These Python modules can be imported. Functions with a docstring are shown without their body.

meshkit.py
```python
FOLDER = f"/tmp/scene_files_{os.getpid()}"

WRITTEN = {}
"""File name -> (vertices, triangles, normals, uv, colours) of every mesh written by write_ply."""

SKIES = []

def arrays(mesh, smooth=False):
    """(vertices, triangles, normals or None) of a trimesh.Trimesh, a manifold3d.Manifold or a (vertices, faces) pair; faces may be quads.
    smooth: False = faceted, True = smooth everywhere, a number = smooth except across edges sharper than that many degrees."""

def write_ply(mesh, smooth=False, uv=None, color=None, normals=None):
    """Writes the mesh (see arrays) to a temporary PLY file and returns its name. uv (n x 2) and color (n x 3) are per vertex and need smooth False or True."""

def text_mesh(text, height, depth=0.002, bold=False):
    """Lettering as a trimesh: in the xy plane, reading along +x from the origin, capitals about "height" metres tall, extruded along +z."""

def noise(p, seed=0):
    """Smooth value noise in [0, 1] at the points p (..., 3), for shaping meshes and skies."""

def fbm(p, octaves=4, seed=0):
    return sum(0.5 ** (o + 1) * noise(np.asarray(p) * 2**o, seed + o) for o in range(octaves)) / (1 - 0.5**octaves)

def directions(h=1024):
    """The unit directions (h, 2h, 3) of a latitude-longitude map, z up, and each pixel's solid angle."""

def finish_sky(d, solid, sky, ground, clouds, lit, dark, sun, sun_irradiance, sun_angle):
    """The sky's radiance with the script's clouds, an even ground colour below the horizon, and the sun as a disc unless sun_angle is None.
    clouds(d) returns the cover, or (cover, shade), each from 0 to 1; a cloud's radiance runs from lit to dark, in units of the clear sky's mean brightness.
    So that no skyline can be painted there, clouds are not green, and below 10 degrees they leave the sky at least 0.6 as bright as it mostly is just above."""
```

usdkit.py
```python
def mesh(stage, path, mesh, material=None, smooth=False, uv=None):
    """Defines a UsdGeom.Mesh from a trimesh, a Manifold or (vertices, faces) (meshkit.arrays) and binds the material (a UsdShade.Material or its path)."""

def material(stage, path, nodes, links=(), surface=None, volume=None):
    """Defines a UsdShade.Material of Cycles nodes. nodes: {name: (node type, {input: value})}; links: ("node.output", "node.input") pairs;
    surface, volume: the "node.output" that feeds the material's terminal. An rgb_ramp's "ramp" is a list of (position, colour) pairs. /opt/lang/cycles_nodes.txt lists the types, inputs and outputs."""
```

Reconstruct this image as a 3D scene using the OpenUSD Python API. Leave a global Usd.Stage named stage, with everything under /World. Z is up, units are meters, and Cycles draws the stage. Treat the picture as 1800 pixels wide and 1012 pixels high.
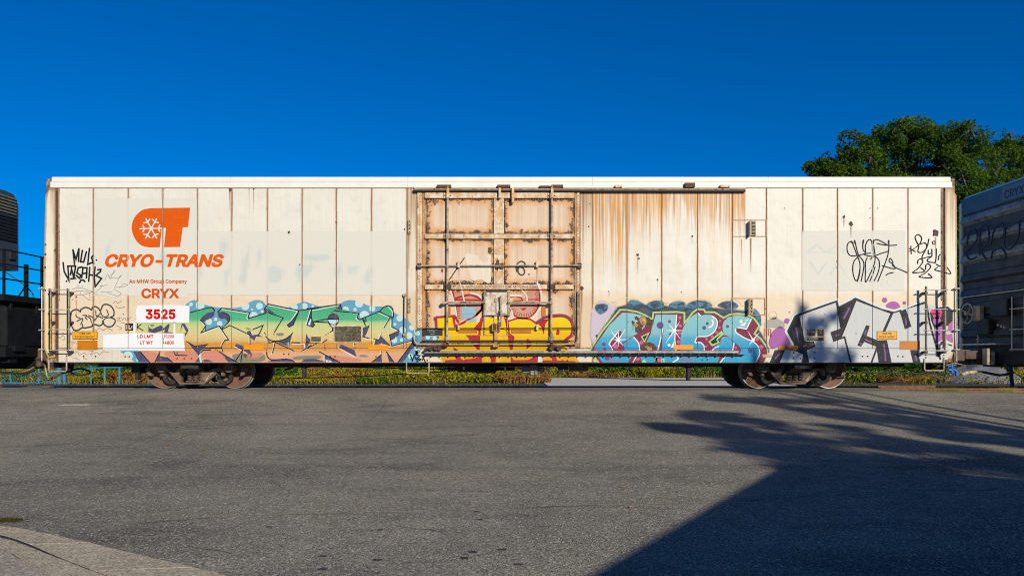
import math, random
import numpy as np, trimesh, shapely
from shapely.geometry import Polygon, LineString, Point, MultiPolygon, box as sbox
from shapely.ops import unary_union
from shapely import affinity
import meshkit, usdkit
from pxr import Usd, UsdGeom, UsdLux, UsdShade, Gf, Sdf

random.seed(7)
RNG = np.random.default_rng(7)
stage = Usd.Stage.CreateInMemory()
UsdGeom.SetStageUpAxis(stage, UsdGeom.Tokens.z)
UsdGeom.SetStageMetersPerUnit(stage, 1.0)
UsdGeom.Xform.Define(stage, '/World')
UsdGeom.Scope.Define(stage, '/World/Looks')

# ------------------------------------------------------------------ camera
F = 1287.0                       # focal length in pixels of the 1800 wide photograph
EYE = np.array([0.0, -18.0, 0.84])
HORIZON = 625.0
cam = UsdGeom.Camera.Define(stage, '/World/camera')
cam.CreateHorizontalApertureAttr(36.0)
cam.CreateVerticalApertureAttr(36.0 * 1012 / 1800)
cam.CreateFocalLengthAttr(36.0 * F / 1800)
cam.CreateVerticalApertureOffsetAttr((HORIZON - 506.0) * 36.0 / 1800)
cam.CreateClippingRangeAttr(Gf.Vec2f(0.05, 3000))
cam.CreateExposureAttr(0.0)
cam.AddTranslateOp().Set(Gf.Vec3d(*EYE))
cam.AddRotateXYZOp().Set(Gf.Vec3f(90, 0, 0))

# ------------------------------------------------------------------ sun and sky
SUN_EL, SUN_AZ = math.radians(22), math.radians(180 - 27)      # azimuth = atan2(x, y)
SUN_DIR = np.array([math.sin(SUN_AZ) * math.cos(SUN_EL), math.cos(SUN_AZ) * math.cos(SUN_EL), math.sin(SUN_EL)])
sun = UsdLux.DistantLight.Define(stage, '/World/sun')
sun.CreateNormalizeAttr(True)
sun.CreateIntensityAttr(1.25)
sun.CreateAngleAttr(0.5)
sun.CreateColorAttr(Gf.Vec3f(1.0, 0.935, 0.78))
_r = Gf.Rotation(Gf.Vec3d(0, 0, -1), Gf.Vec3d(*(-SUN_DIR)))
_m = Gf.Matrix4d().SetRotate(_r)
sun.AddTransformOp().Set(_m)
dome = UsdLux.DomeLight.Define(stage, '/World/sky')
sky_mat = usdkit.material(stage, '/World/Looks/sky', {
    'sky': ('sky_texture', {'sky_type': 'single_scattering', 'sun_disc': False, 'sun_elevation': SUN_EL, 'sun_rotation': SUN_AZ,
                            'altitude': 600.0, 'air_density': 1.0, 'aerosol_density': 0.10, 'ozone_density': 2.5}),
    'tint': ('mix_color', {'blend_type': 'multiply', 'fac': 1.0, 'b': (0.40, 0.62, 1.05)}),
    'hsv': ('hsv', {'hue': 0.497, 'saturation': 1.45, 'value': 1.0, 'fac': 1.0}),
    'bg': ('background_shader', {'strength': 0.09})},
    [('sky.color', 'tint.a'), ('tint.result', 'hsv.color'), ('hsv.color', 'bg.color')], surface='bg.background')
UsdShade.MaterialBindingAPI.Apply(dome.GetPrim()).Bind(sky_mat)
dome.GetPrim().SetCustomDataByKey('kind', 'structure')
dome.GetPrim().SetCustomDataByKey('label', 'deep clear blue autumn sky without clouds')
dome.GetPrim().SetCustomDataByKey('category', 'sky')

# ------------------------------------------------------------------ pixel of the photograph -> point of the place
def PX(px, py, y=0.0):
    d = (y - EYE[1]) / F
    return np.array([(px - 900.0) * d, y, EYE[2] + (HORIZON - py) * d])
def lin(r, g, b, k=0.76):
    f = lambda c: (c / 255 / 12.92 if c <= 10 else ((c / 255 + 0.055) / 1.055) ** 2.4) * k
    return (f(r), f(g), f(b))

# ------------------------------------------------------------------ prims
_used = set()
def path_for(parent, name):
    base = f'{parent}/{name}'
    p, k = base, 0
    while p in _used:
        k += 1
        p = f'{base}_{k:03d}'
    _used.add(p)
    return p
def pstr(parent):
    return '/World' if parent is None else (parent if isinstance(parent, str) else str(parent.GetPath()))
def tag(prim, label=None, cat=None, group=None, kind=None):
    for k, v in (('label', label), ('category', cat), ('group', group), ('kind', kind)):
        if v:
            prim.SetCustomDataByKey(k, v)
    return prim
def thing(name, label, cat, loc=(0, 0, 0), rotz=0.0, group=None, kind=None):
    x = UsdGeom.Xform.Define(stage, path_for('/World', name))
    if any(loc) or rotz:
        x.AddTranslateOp().Set(Gf.Vec3d(*map(float, loc)))
        x.AddRotateZOp().Set(math.degrees(rotz))
    return tag(x.GetPrim(), label, cat, group, kind)
def obj(name, mesh, mat, parent=None, smooth=30, uv=None, label=None, cat=None, group=None, kind=None):
    if isinstance(mesh, (list,)):
        mesh = join(mesh)
    m = usdkit.mesh(stage, path_for(pstr(parent), name), mesh, mat, smooth if uv is None else False, uv)
    return tag(m.GetPrim(), label, cat, group, kind)
def copy_of(src, name, loc, rotz=0.0, label=None, group=None, scale=None):
    x = UsdGeom.Xform.Define(stage, path_for('/World', name))
    x.AddTranslateOp().Set(Gf.Vec3d(*map(float, loc)))
    x.AddRotateZOp().Set(math.degrees(rotz))
    if scale:
        x.AddScaleOp().Set(Gf.Vec3f(*scale))
    x.GetPrim().GetReferences().AddInternalReference(src.GetPath())
    x.GetPrim().SetInstanceable(True)
    return tag(x.GetPrim(), label or src.GetCustomDataByKey('label'), src.GetCustomDataByKey('category'), group or src.GetCustomDataByKey('group'))

# ------------------------------------------------------------------ mesh helpers
def join(ms):
    return trimesh.util.concatenate([m for m in ms if m is not None])
def cbox(x0, x1, y0, y1, z0, z1, b=0.006):
    x0, x1 = sorted((x0, x1)); y0, y1 = sorted((y0, y1)); z0, z1 = sorted((z0, z1))
    b = min(b, 0.3 * min(x1 - x0, y1 - y0, z1 - z0))
    pts = []
    for X, sx in ((x0, 1), (x1, -1)):
        for Y, sy in ((y0, 1), (y1, -1)):
            for Z, sz in ((z0, 1), (z1, -1)):
                pts += [(X + sx * b, Y + sy * b, Z), (X + sx * b, Y, Z + sz * b), (X, Y + sy * b, Z + sz * b)]
    return trimesh.convex.convex_hull(np.array(pts))
def pbox(x0, x1, py0, py1, y0, y1, b=0.006):
    """box given by photo pixels on the car side (front face at y0) and two depths"""
    a, c = PX(x0, py0, y0), PX(x1, py1, y0)
    return cbox(a[0], c[0], y0, y1, c[2], a[2], b)
def catmull(pts, n=6, closed=False):
    P = np.asarray(pts, float)
    if len(P) < 3:
        return P
    if closed:
        Q = np.vstack([P[-1], P, P[0], P[1]])
    else:
        Q = np.vstack([2 * P[0] - P[1], P, 2 * P[-1] - P[-2]])
    out = []
    for i in range(1, len(Q) - 2):
        p0, p1, p2, p3 = Q[i - 1], Q[i], Q[i + 1], Q[i + 2]
        for t in np.linspace(0, 1, n, endpoint=False):
            out.append(0.5 * ((2 * p1) + (-p0 + p2) * t + (2 * p0 - 5 * p1 + 4 * p2 - p3) * t ** 2 + (-p0 + 3 * p1 - 3 * p2 + p3) * t ** 3))
    if not closed:
        out.append(P[-1])
    return np.array(out)
def tube(points, r, sides=8, cap=True):
    p = np.asarray(points, float)
    n = len(p)
    r = np.broadcast_to(np.asarray(r, float), (n,))
    t = np.gradient(p, axis=0)
    t /= np.linalg.norm(t, axis=1, keepdims=True) + 1e-12
    ref = np.array([0.13, 0.31, 0.94]) if abs(t[0] @ np.array([0.13, 0.31, 0.94])) < 0.9 else np.array([0.97, 0.2, 0.1])
    a = np.zeros_like(p)
    prev = ref
    for i in range(n):
        v = prev - t[i] * (prev @ t[i])
        v /= np.linalg.norm(v) + 1e-12
        a[i] = v
        prev = v
    b = np.cross(t, a)
    ang = np.arange(sides) * 2 * np.pi / sides
    v = p[:, None] + r[:, None, None] * (np.cos(ang)[None, :, None] * a[:, None] + np.sin(ang)[None, :, None] * b[:, None])
    f = []
    for i in range(n - 1):
        for j in range(sides):
            k = (j + 1) % sides
            f += [(i * sides + j, i * sides + k, (i + 1) * sides + k), (i * sides + j, (i + 1) * sides + k, (i + 1) * sides + j)]
    v = v.reshape(-1, 3)
    if cap:
        c0, c1 = len(v), len(v) + 1
        v = np.vstack([v, p[0], p[-1]])
        for j in range(sides):
            k = (j + 1) % sides
            f += [(c0, k, j), (c1, (n - 1) * sides + j, (n - 1) * sides + k)]
    return trimesh.Trimesh(v, np.array(f), process=False)
def rod(a, b, r, sides=8):
    return tube([a, b], r, sides)
def prod(pts, y, r, sides=8):
    """rod through photo pixels at depth y"""
    return tube([PX(x, z, y) for x, z in pts], r, sides)
def lathe(profile, n=32, axis='y', center=(0, 0, 0)):
    """profile of (radius, along) revolved; axis y"""
    P = np.asarray(profile, float)
    ang = np.arange(n) * 2 * np.pi / n
    v = np.stack([P[:, None, 0] * np.cos(ang), np.broadcast_to(P[:, None, 1], (len(P), n)), P[:, None, 0] * np.sin(ang)], -1)
    if axis == 'x':
        v = v[..., [1, 0, 2]]
    elif axis == 'z':
        v = v[..., [0, 2, 1]]
    v = v.reshape(-1, 3) + np.asarray(center, float)
    f = []
    for i in range(len(P) - 1):
        for j in range(n):
            k = (j + 1) % n
            f += [(i * n + j, (i + 1) * n + k, i * n + k), (i * n + j, (i + 1) * n + j, (i + 1) * n + k)]
    m = trimesh.Trimesh(v, np.array(f), process=False)
    m.merge_vertices()
    m.update_faces(m.nondegenerate_faces())
    trimesh.repair.fix_normals(m)
    return m
def extrude_xz(poly, y0, y1):
    """shapely polygon in (x, z) metres extruded from y0 to y1"""
    ms = []
    for g in getattr(poly, 'geoms', [poly]):
        if g.is_empty or g.area < 1e-7:
            continue
        m = trimesh.creation.extrude_polygon(g, abs(y1 - y0), engine='earcut')
        v = m.vertices.copy()
        m = trimesh.Trimesh(np.stack([v[:, 0], max(y0, y1) - v[:, 2], v[:, 1]], 1), m.faces, process=False)
        ms.append(m)
    return join(ms)
def px_poly(pts, y):
    return Polygon([(p[0], p[2]) for p in (PX(a, b, y) for a, b in pts)])
def move(m, t):
    m = m.copy(); m.apply_translation(t); return m

# ------------------------------------------------------------------ material graphs
class Ref(str):
    pass
class G:
    def __init__(self):
        self.n, self.l = {}, []
    def __call__(self, kind, out, **inp):
        name = f'n{len(self.n)}'
        vals = {}
        for k, v in inp.items():
            if isinstance(v, Ref):
                self.l.append((str(v), f'{name}.{k}'))
            else:
                vals[k] = v
        self.n[name] = (kind, vals)
        return Ref(f'{name}.{out}')
    def pos(self):
        return self('geometry', 'position')
    def scaled(self, vec, s):
        return self('mapping', 'vector', vector=vec, scale=s)
    def noise(self, vec, scale=1.0, detail=4.0, rough=0.55, dist=0.0):
        return self('noise_texture', 'fac', vector=vec, scale=scale, detail=detail, roughness=rough, distortion=dist)
    def ramp(self, fac, stops):
        return self('rgb_ramp', 'color', fac=fac, ramp=[(p, c if np.ndim(c) else (c, c, c)) for p, c in stops])
    def step(self, v, a, b, lo=0.0, hi=1.0):
        return self('map_range', 'result', range_type='smoothstep', value=v, from_min=a, from_max=b, to_min=lo, to_max=hi, clamp=True)
    def math(self, op, a, b=0.5):
        return self('math', 'value', math_type=op, value1=a, value2=b)
    def mul(self, a, b): return self.math('multiply', a, b)
    def add(self, a, b): return self.math('add', a, b)
    def mix(self, fac, a, b, kind='mix'):
        return self('mix_color', 'result', blend_type=kind, fac=fac, a=a, b=b)
    def bump(self, h, strength=0.3, distance=0.02):
        return self('bump', 'normal', height=h, strength=strength, distance=distance)
    def principled(self, **k):
        return self('principled_bsdf', 'BSDF', **k)
    def done(self, name, surf):
        return usdkit.material(stage, f'/World/Looks/{name}', self.n, self.l, surface=str(surf))

def m_plain(name, col, rough=0.6, metal=0.0, var=0.25, scale=6.0, dirt=None, bump=0.15, bscale=40.0, spec=0.4):
    g = G(); p = g.pos()
    n = g.noise(p, scale, 5)
    dark = tuple(c * (1 - var) for c in col); light = tuple(min(1, c * (1 + var)) for c in col)
    c = g.ramp(n, [(0.3, dark), (0.7, light)])
    if dirt is not None:
        n2 = g.noise(p, scale * 2.3, 6, 0.7)
        c = g.mix(g.step(n2, 0.52, 0.64), c, dirt)
    b = g.bump(g.noise(p, bscale, 3), bump, 0.01)
    return g.done(name, g.principled(base_color=c, roughness=rough, metallic=metal, normal=b, specular_ior_level=spec))

def m_spray(name, stops=None, col=None, z0=0, z1=1, var=0.12, rough=0.55, warp=0.06):
    """spray paint: one colour, or colour bands up the side, with thin fading and runs"""
    g = G(); p = g.pos()
    if stops is not None:
        z = g('separate_xyz', 'z', vector=p)
        t = g.step(z, z0, z1) if False else g('map_range', 'result', range_type='linear', value=z, from_min=z0, from_max=z1, to_min=0.0, to_max=1.0, clamp=True)
        w = g.noise(g.scaled(p, (1.2, 1, 4)), 1.5, 3)
        t = g.add(t, g.mul(g.math('subtract', w, 0.5), warp * 2))
        c = g.ramp(t, stops)
    else:
        c = g('color', 'color', value=col)
    n = g.noise(g.scaled(p, (6, 1, 0.9)), 2.2, 6, 0.65)
    c = g.mix(g.step(n, 0.2, 0.8, 0.0, 1.0), g.mix(1.0, c, (1 - var,) * 3, 'multiply'), c)
    sc = g.noise(g.scaled(p, (30, 1, 2.0)), 3.0, 4, 0.7)
    c = g.mix(g.step(sc, 0.56, 0.78, 0.0, 0.42), c, (0.58, 0.50, 0.40))
    sp = g.noise(p, 38.0, 5, 0.75)
    c = g.mix(g.step(sp, 0.62, 0.68, 0.0, 0.55), c, (0.55, 0.47, 0.37))
    return g.done(name, g.principled(base_color=c, roughness=rough, specular_ior_level=0.12))
# ================================================================== the setting
def road_z(y):
    y = np.asarray(y, float)
    s = np.clip(-(y + 1.2), 0, None)
    return -0.004 - 0.78 * (1 - np.exp(-s / 10.0)) * 0.95 - 0.008 * s
def asphalt(name):
    g = G(); p = g.pos()
    big = g.noise(g.scaled(p, (0.55, 0.9, 1)), 0.55, 6, 0.62)
    mid = g.noise(p, 3.5, 6, 0.7)
    c = g.ramp(big, [(0.25, (0.185, 0.170, 0.142)), (0.5, (0.265, 0.243, 0.200)), (0.75, (0.335, 0.305, 0.250))])
    c = g.mix(g.step(mid, 0.3, 0.7, 0.0, 0.8), c, g.mix(1.0, c, (0.74, 0.74, 0.76), 'multiply'))
    stain = g.noise(g.scaled(p, (0.5, 1.1, 1)), 0.8, 5, 0.6, 0.6)
    c = g.mix(g.step(stain, 0.50, 0.75, 0.0, 0.60), c, (0.075, 0.075, 0.077))
    tr = g.noise(g.scaled(p, (0.10, 1.6, 1)), 0.9, 4, 0.6, 0.3)
    c = g.mix(g.step(tr, 0.54, 0.70, 0.0, 0.38), c, (0.10, 0.095, 0.085))
    pt = g.noise(p, 0.35, 2, 0.4)
    c = g.mix(g.step(pt, 0.50, 0.53, 0.0, 0.20), c, (0.34, 0.31, 0.25))
    v1 = g('voronoi_texture', 'color', vector=p, scale=150.0)
    v1 = g('separate_color', 'r', color=v1)
    c = g.mix(g.step(v1, 0.1, 0.9, 0.0, 0.85), g.mix(1.0, c, (0.42, 0.42, 0.43), 'multiply'), g.mix(1.0, c, (1.58, 1.53, 1.44), 'multiply'))
    v3 = g('voronoi_texture', 'color', vector=p, scale=62.0)
    v3 = g('separate_color', 'g', color=v3)
    c = g.mix(g.step(v3, 0.90, 0.97, 0.0, 0.75), c, (0.52, 0.48, 0.40))
    c = g.mix(g.step(v3, 0.05, 0.015, 0.0, 0.5), c, (0.035, 0.035, 0.038))
    h = g('voronoi_texture', 'distance', vector=p, scale=70.0)
    h = g.add(g.mul(h, 0.6), g.mul(g.noise(p, 25.0, 4), 0.8))
    return g.done(name, g.principled(base_color=c, roughness=0.95, normal=g.bump(h, 0.7, 0.012), specular_ior_level=0.02))
def ground_mat(name, stops, scale=1.5, bump=0.5):
    g = G(); p = g.pos()
    n = g.noise(p, scale, 7, 0.65)
    c = g.ramp(n, stops)
    f = g.noise(p, 30.0, 4, 0.7)
    c = g.mix(g.step(f, 0.35, 0.7, 0.0, 0.6), c, g.mix(1.0, c, (0.5, 0.5, 0.5), 'multiply'))
    return g.done(name, g.principled(base_color=c, roughness=0.95, normal=g.bump(f, bump, 0.03), specular_ior_level=0.2))

M_ASPHALT = asphalt('asphalt')
M_DIRT = ground_mat('dirt', [(0.3, (0.06, 0.045, 0.03)), (0.5, (0.11, 0.085, 0.055)), (0.7, (0.10, 0.11, 0.05))])
M_GRAVEL = ground_mat('pale_gravel', [(0.3, (0.52, 0.46, 0.37)), (0.7, (0.80, 0.71, 0.58))], 8.0)
def concrete(name, dark, light):
    g = G(); p = g.pos()
    c = g.ramp(g.noise(p, 2.2, 6, 0.65), [(0.3, dark), (0.7, light)])
    v = g('separate_color', 'r', color=g('voronoi_texture', 'color', vector=p, scale=85.0))
    c = g.mix(g.step(v, 0.66, 0.84, 0.0, 0.65), c, (0.20, 0.17, 0.13))
    c = g.mix(g.step(v, 0.22, 0.08, 0.0, 0.6), c, (0.66, 0.59, 0.48))
    s = g.noise(p, 5.0, 6, 0.7)
    c = g.mix(g.step(s, 0.55, 0.72, 0.0, 0.5), c, (0.17, 0.145, 0.11))
    h = g.add(g.mul(v, 0.5), g.noise(p, 22.0, 5, 0.7))
    return g.done(name, g.principled(base_color=c, roughness=0.95, normal=g.bump(h, 0.5, 0.01), specular_ior_level=0.05))
M_CONC = concrete('concrete', (0.36, 0.295, 0.21), (0.53, 0.44, 0.32))
M_SEAM = ground_mat('seam_tar', [(0.33, (0.05, 0.048, 0.045)), (0.42, (0.20, 0.17, 0.13)), (0.55, (0.40, 0.33, 0.25))], 2.0)
M_CRACK = m_plain('crack_dark', (0.03, 0.028, 0.026), 0.95, var=0.4)
M_MARK = m_plain('worn_white_paint', (0.5, 0.48, 0.44), 0.8, var=0.3, dirt=(0.12, 0.12, 0.11))
M_RAIL_RUST = m_plain('rail_rust', (0.20, 0.085, 0.035), 0.8, var=0.4, scale=12, dirt=(0.07, 0.035, 0.02))
M_RAIL_TOP = m_plain('rail_polished', (0.35, 0.34, 0.33), 0.35, 0.9, var=0.2)

# ground: one sheet to the horizon, lying under the road and rising a little behind the track
def sheet(xs, ys, zf):
    X, Y = np.meshgrid(xs, ys)
    Z = zf(X, Y)
    n, m = X.shape
    v = np.stack([X, Y, Z], -1).reshape(-1, 3)
    i, j = np.meshgrid(np.arange(n - 1), np.arange(m - 1), indexing='ij')
    a = i * m + j
    f = np.stack([a, a + 1, a + m + 1, a + m], -1).reshape(-1, 4)
    return v, np.vstack([f[:, [0, 1, 2]], f[:, [0, 2, 3]]])
def ground_z(X, Y):
    front = road_z(np.minimum(Y, -1.2)) - 0.25
    back = -0.30 - 0.40 * np.clip((Y - 4) / 8, 0, 1) + 0.05 * (meshkit.fbm(np.stack([X * 0.5, Y * 0.5, 0 * X], -1), 3, 3) - 0.5)
    far = np.clip((Y - 34) / 30, 0, 1)
    return np.where(Y < 0.5, front, back) + 0.10 * far
gx = np.unique(np.concatenate([np.linspace(-700, 700, 29), np.linspace(-40, 40, 81)]))
gy = np.unique(np.concatenate([np.linspace(-500, 900, 29), np.linspace(-24, 50, 75)]))
obj('ground', sheet(gx, gy, ground_z), M_DIRT, smooth=True, kind='structure', label='weedy dirt ground behind the railway track', cat='ground')

# road surface; its far edge is just beyond the near rail, at the right it ends before the rail
road_poly = Polygon([(-45, 2.6), (9.2, 2.6), (9.9, 0.55), (10.6, 0.15), (40, 0.1), (60, -30), (-45, -30)])
YN = 1.6 - 0.755
def poly_sheet(poly, zf, step=0.6, lift=0.0, wobble=0.0):
    g = poly.segmentize(step) if hasattr(poly, 'segmentize') else poly
    parts = getattr(g, 'geoms', [g])
    ms = []
    for q in parts:
        x0, y0, x1, y1 = q.bounds
        cells = []
        for xa in np.arange(math.floor(x0 / step) * step, x1, step):
            for ya in np.arange(math.floor(y0 / step) * step, y1, step):
                c = sbox(xa, ya, xa + step, ya + step)
                if q.contains(c):
                    v = [(xa, ya), (xa + step, ya), (xa + step, ya + step), (xa, ya + step)]
                    cells.append((np.array(v), np.array([[0, 1, 2], [0, 2, 3]])))
                elif q.intersects(c):
                    for r in getattr(q.intersection(c), 'geoms', [q.intersection(c)]):
                        if r.geom_type == 'Polygon' and r.area > 1e-8:
                            vv, ff = trimesh.creation.triangulate_polygon(r, engine='earcut')
                            cells.append((vv, ff))
        off, V, Fs = 0, [], []
        for vv, ff in cells:
            V.append(vv); Fs.append(ff + off); off += len(vv)
        V = np.vstack(V); Fs = np.vstack(Fs)
        z = zf(V[:, 0], V[:, 1]) + lift
        m = trimesh.Trimesh(np.column_stack([V, z]), Fs, process=False)
        m.merge_vertices(digits_vertex=5)
        n = m.face_normals[:, 2] < 0
        m.faces[n] = m.faces[n][:, ::-1]
        ms.append(m)
    return join(ms)
def road_height(X, Y):
    w = 0.012 * (meshkit.fbm(np.stack([X * 0.5, Y * 0.5, 0 * X], -1), 3, 11) - 0.5)
    w = w * np.clip(-(Y + 0.5) / 3, 0, 1)
    dip = -0.06 * np.clip((X - 9.0) / 2.5, 0, 1) * np.clip((Y + 6) / 6, 0, 1)
    return road_z(Y) + w + dip
# on the left foreground the road stops at the gutter
def on_road(px, py):
    """point of the road surface seen at a pixel"""
    lo, hi = 2.0, 60.0
    for _ in range(60):
        d = 0.5 * (lo + hi)
        z = EYE[2] + (HORIZON - py) * d / F
        if z > float(road_z(d - 18.0)): lo = d
        else: hi = d
    return np.array([(px - 900) * d / F, d - 18.0])
edge_px = [(-260, 905), (0, 926), (70, 938), (140, 952), (220, 972), (300, 990), (390, 1012), (520, 1046)]
edge = catmull([on_road(*p) for p in edge_px], 6)
eline = LineString(edge)
def off(line, d):
    return line.parallel_offset(d, 'right', join_style=1)
verge = Polygon(list(edge) + [(edge[-1][0] - 0.4, -30), (-45, -30), (-45, edge[0][1] + 0.9)])
slot = lambda yc, a, b: sbox(-45, yc + a, 45, yc + b)
near_head = slot(YN, -0.040, 0.11)
far_head = slot(YN + 1.51, -0.11, 0.040)
road = road_poly.difference(verge).difference(near_head).difference(far_head)
obj('road', poly_sheet(road, road_height), M_ASPHALT, smooth=True, kind='structure', label='grey asphalt road in front of and across the track', cat='road')

# gutter slabs, kerb and pavement at the lower left
def ribbon(line_a, line_b, za, zb, n=60):
    A = [line_a.interpolate(t, True) for t in np.linspace(0, 1, n)]
    B = [line_b.interpolate(t, True) for t in np.linspace(0, 1, n)]
    v, f = [], []
    for a, b in zip(A, B):
        v += [(a.x, a.y, za(a.x, a.y)), (b.x, b.y, zb(b.x, b.y))]
    for i in range(n - 1):
        f += [(2 * i, 2 * i + 1, 2 * i + 3), (2 * i, 2 * i + 3, 2 * i + 2)]
    return trimesh.Trimesh(np.array(v), np.array(f), process=False)
rz = lambda dz: (lambda x, y: float(road_z(y)) + dz)
def road_line(px):
    return LineString(catmull([on_road(*p) for p in px], 6))
L0 = eline
L1 = road_line([(-260, 903), (-100, 921), (0, 941), (50, 957), (100, 979), (180, 1010), (300, 1052)])
L1b = road_line([(-260, 907), (-100, 926), (0, 947), (50, 963), (100, 983), (180, 1013), (300, 1054)])
L2 = road_line([(-260, 925), (-100, 945), (0, 965), (40, 987), (88, 1012), (130, 1040), (190, 1080)])
L2b = road_line([(-260, 927), (-100, 947), (0, 967.5), (40, 989.5), (88, 1014), (130, 1042), (190, 1082)])
L3 = LineString([(x - 1.5, y - 2.6) for x, y in L2b.coords])
from shapely.ops import substring
def slab_mesh(a0, a1, la, lb, za, zb, thick):
    pa, pb = substring(la, a0, a1, True), substring(lb, a0, a1, True)
    top = ribbon(pa, pb, za, zb, 24)
    low = ribbon(pa, pb, lambda x, y: za(x, y) - thick, lambda x, y: zb(x, y) - thick, 24)
    v = np.vstack([top.vertices, low.vertices]); n = len(top.vertices)
    f = [tuple(t) for t in top.faces]
    for i in range(0, n - 2, 2):
        f += [(i, i + 2, n + i + 2), (i, n + i + 2, n + i), (i + 1, n + i + 3, i + 3), (i + 1, n + i + 1, n + i + 3)]
    f += [(0, n, n + 1), (0, n + 1, 1), (n - 2, 2 * n - 1, 2 * n - 2), (n - 2, n - 1, 2 * n - 1)]
    m = trimesh.Trimesh(v, np.array(f), process=False)
    q = m.vertices.copy()
    q[:n, 2] += 0.010 * (meshkit.fbm(np.column_stack([q[:n, :2] * 9, 0 * q[:n, 0]]), 4, 5) - 0.5)
    m.vertices = q
    trimesh.repair.fix_normals(m)
    return m
gut = tag(UsdGeom.Xform.Define(stage, path_for('/World', 'gutter')).GetPrim(), 'worn concrete gutter slabs between road and kerb at lower left', 'gutter', kind='structure')
cuts = [0.0, 0.30, 0.56, 0.80, 1.0]
for a, b in zip(cuts[:-1], cuts[1:]):
    obj('concrete_slab', slab_mesh(a + 0.0012, b - 0.0012, L0, L1, rz(0.014), rz(0.014), 0.2), M_CONC, gut, smooth=35)
kerb = tag(UsdGeom.Xform.Define(stage, path_for('/World', 'kerb')).GetPrim(), 'chipped concrete kerb beside the gutter at lower left', 'kerb', kind='structure')
for a, b in zip([0.0, 0.42, 0.74], [0.42, 0.74, 1.0]):
    obj('kerb_stone', slab_mesh(a + 0.0006, b - 0.0006, L1b, L2, rz(0.015), rz(0.016), 0.3), M_CONC, kerb, smooth=35)
M_PAVE = concrete('pavement_concrete', (0.31, 0.265, 0.205), (0.42, 0.36, 0.28))
obj('joint_shade_strip', poly_sheet(Polygon(list(L0.coords) + list(L3.coords)[::-1]).buffer(0), lambda x, y: road_z(y), 0.3, 0.008), M_CRACK, kerb, smooth=True, label='dark strips in the kerb joints, also standing in for the kerb shadow')  # near-flush dark strip fills the joints and imitates the kerb's tapered shadow
obj('pavement', slab_mesh(0, 1, L2b, L3, rz(0.016), rz(0.03), 0.3), M_PAVE, kind='structure', smooth=35, label='grey concrete pavement behind the kerb in the lower left corner', cat='pavement')

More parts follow.
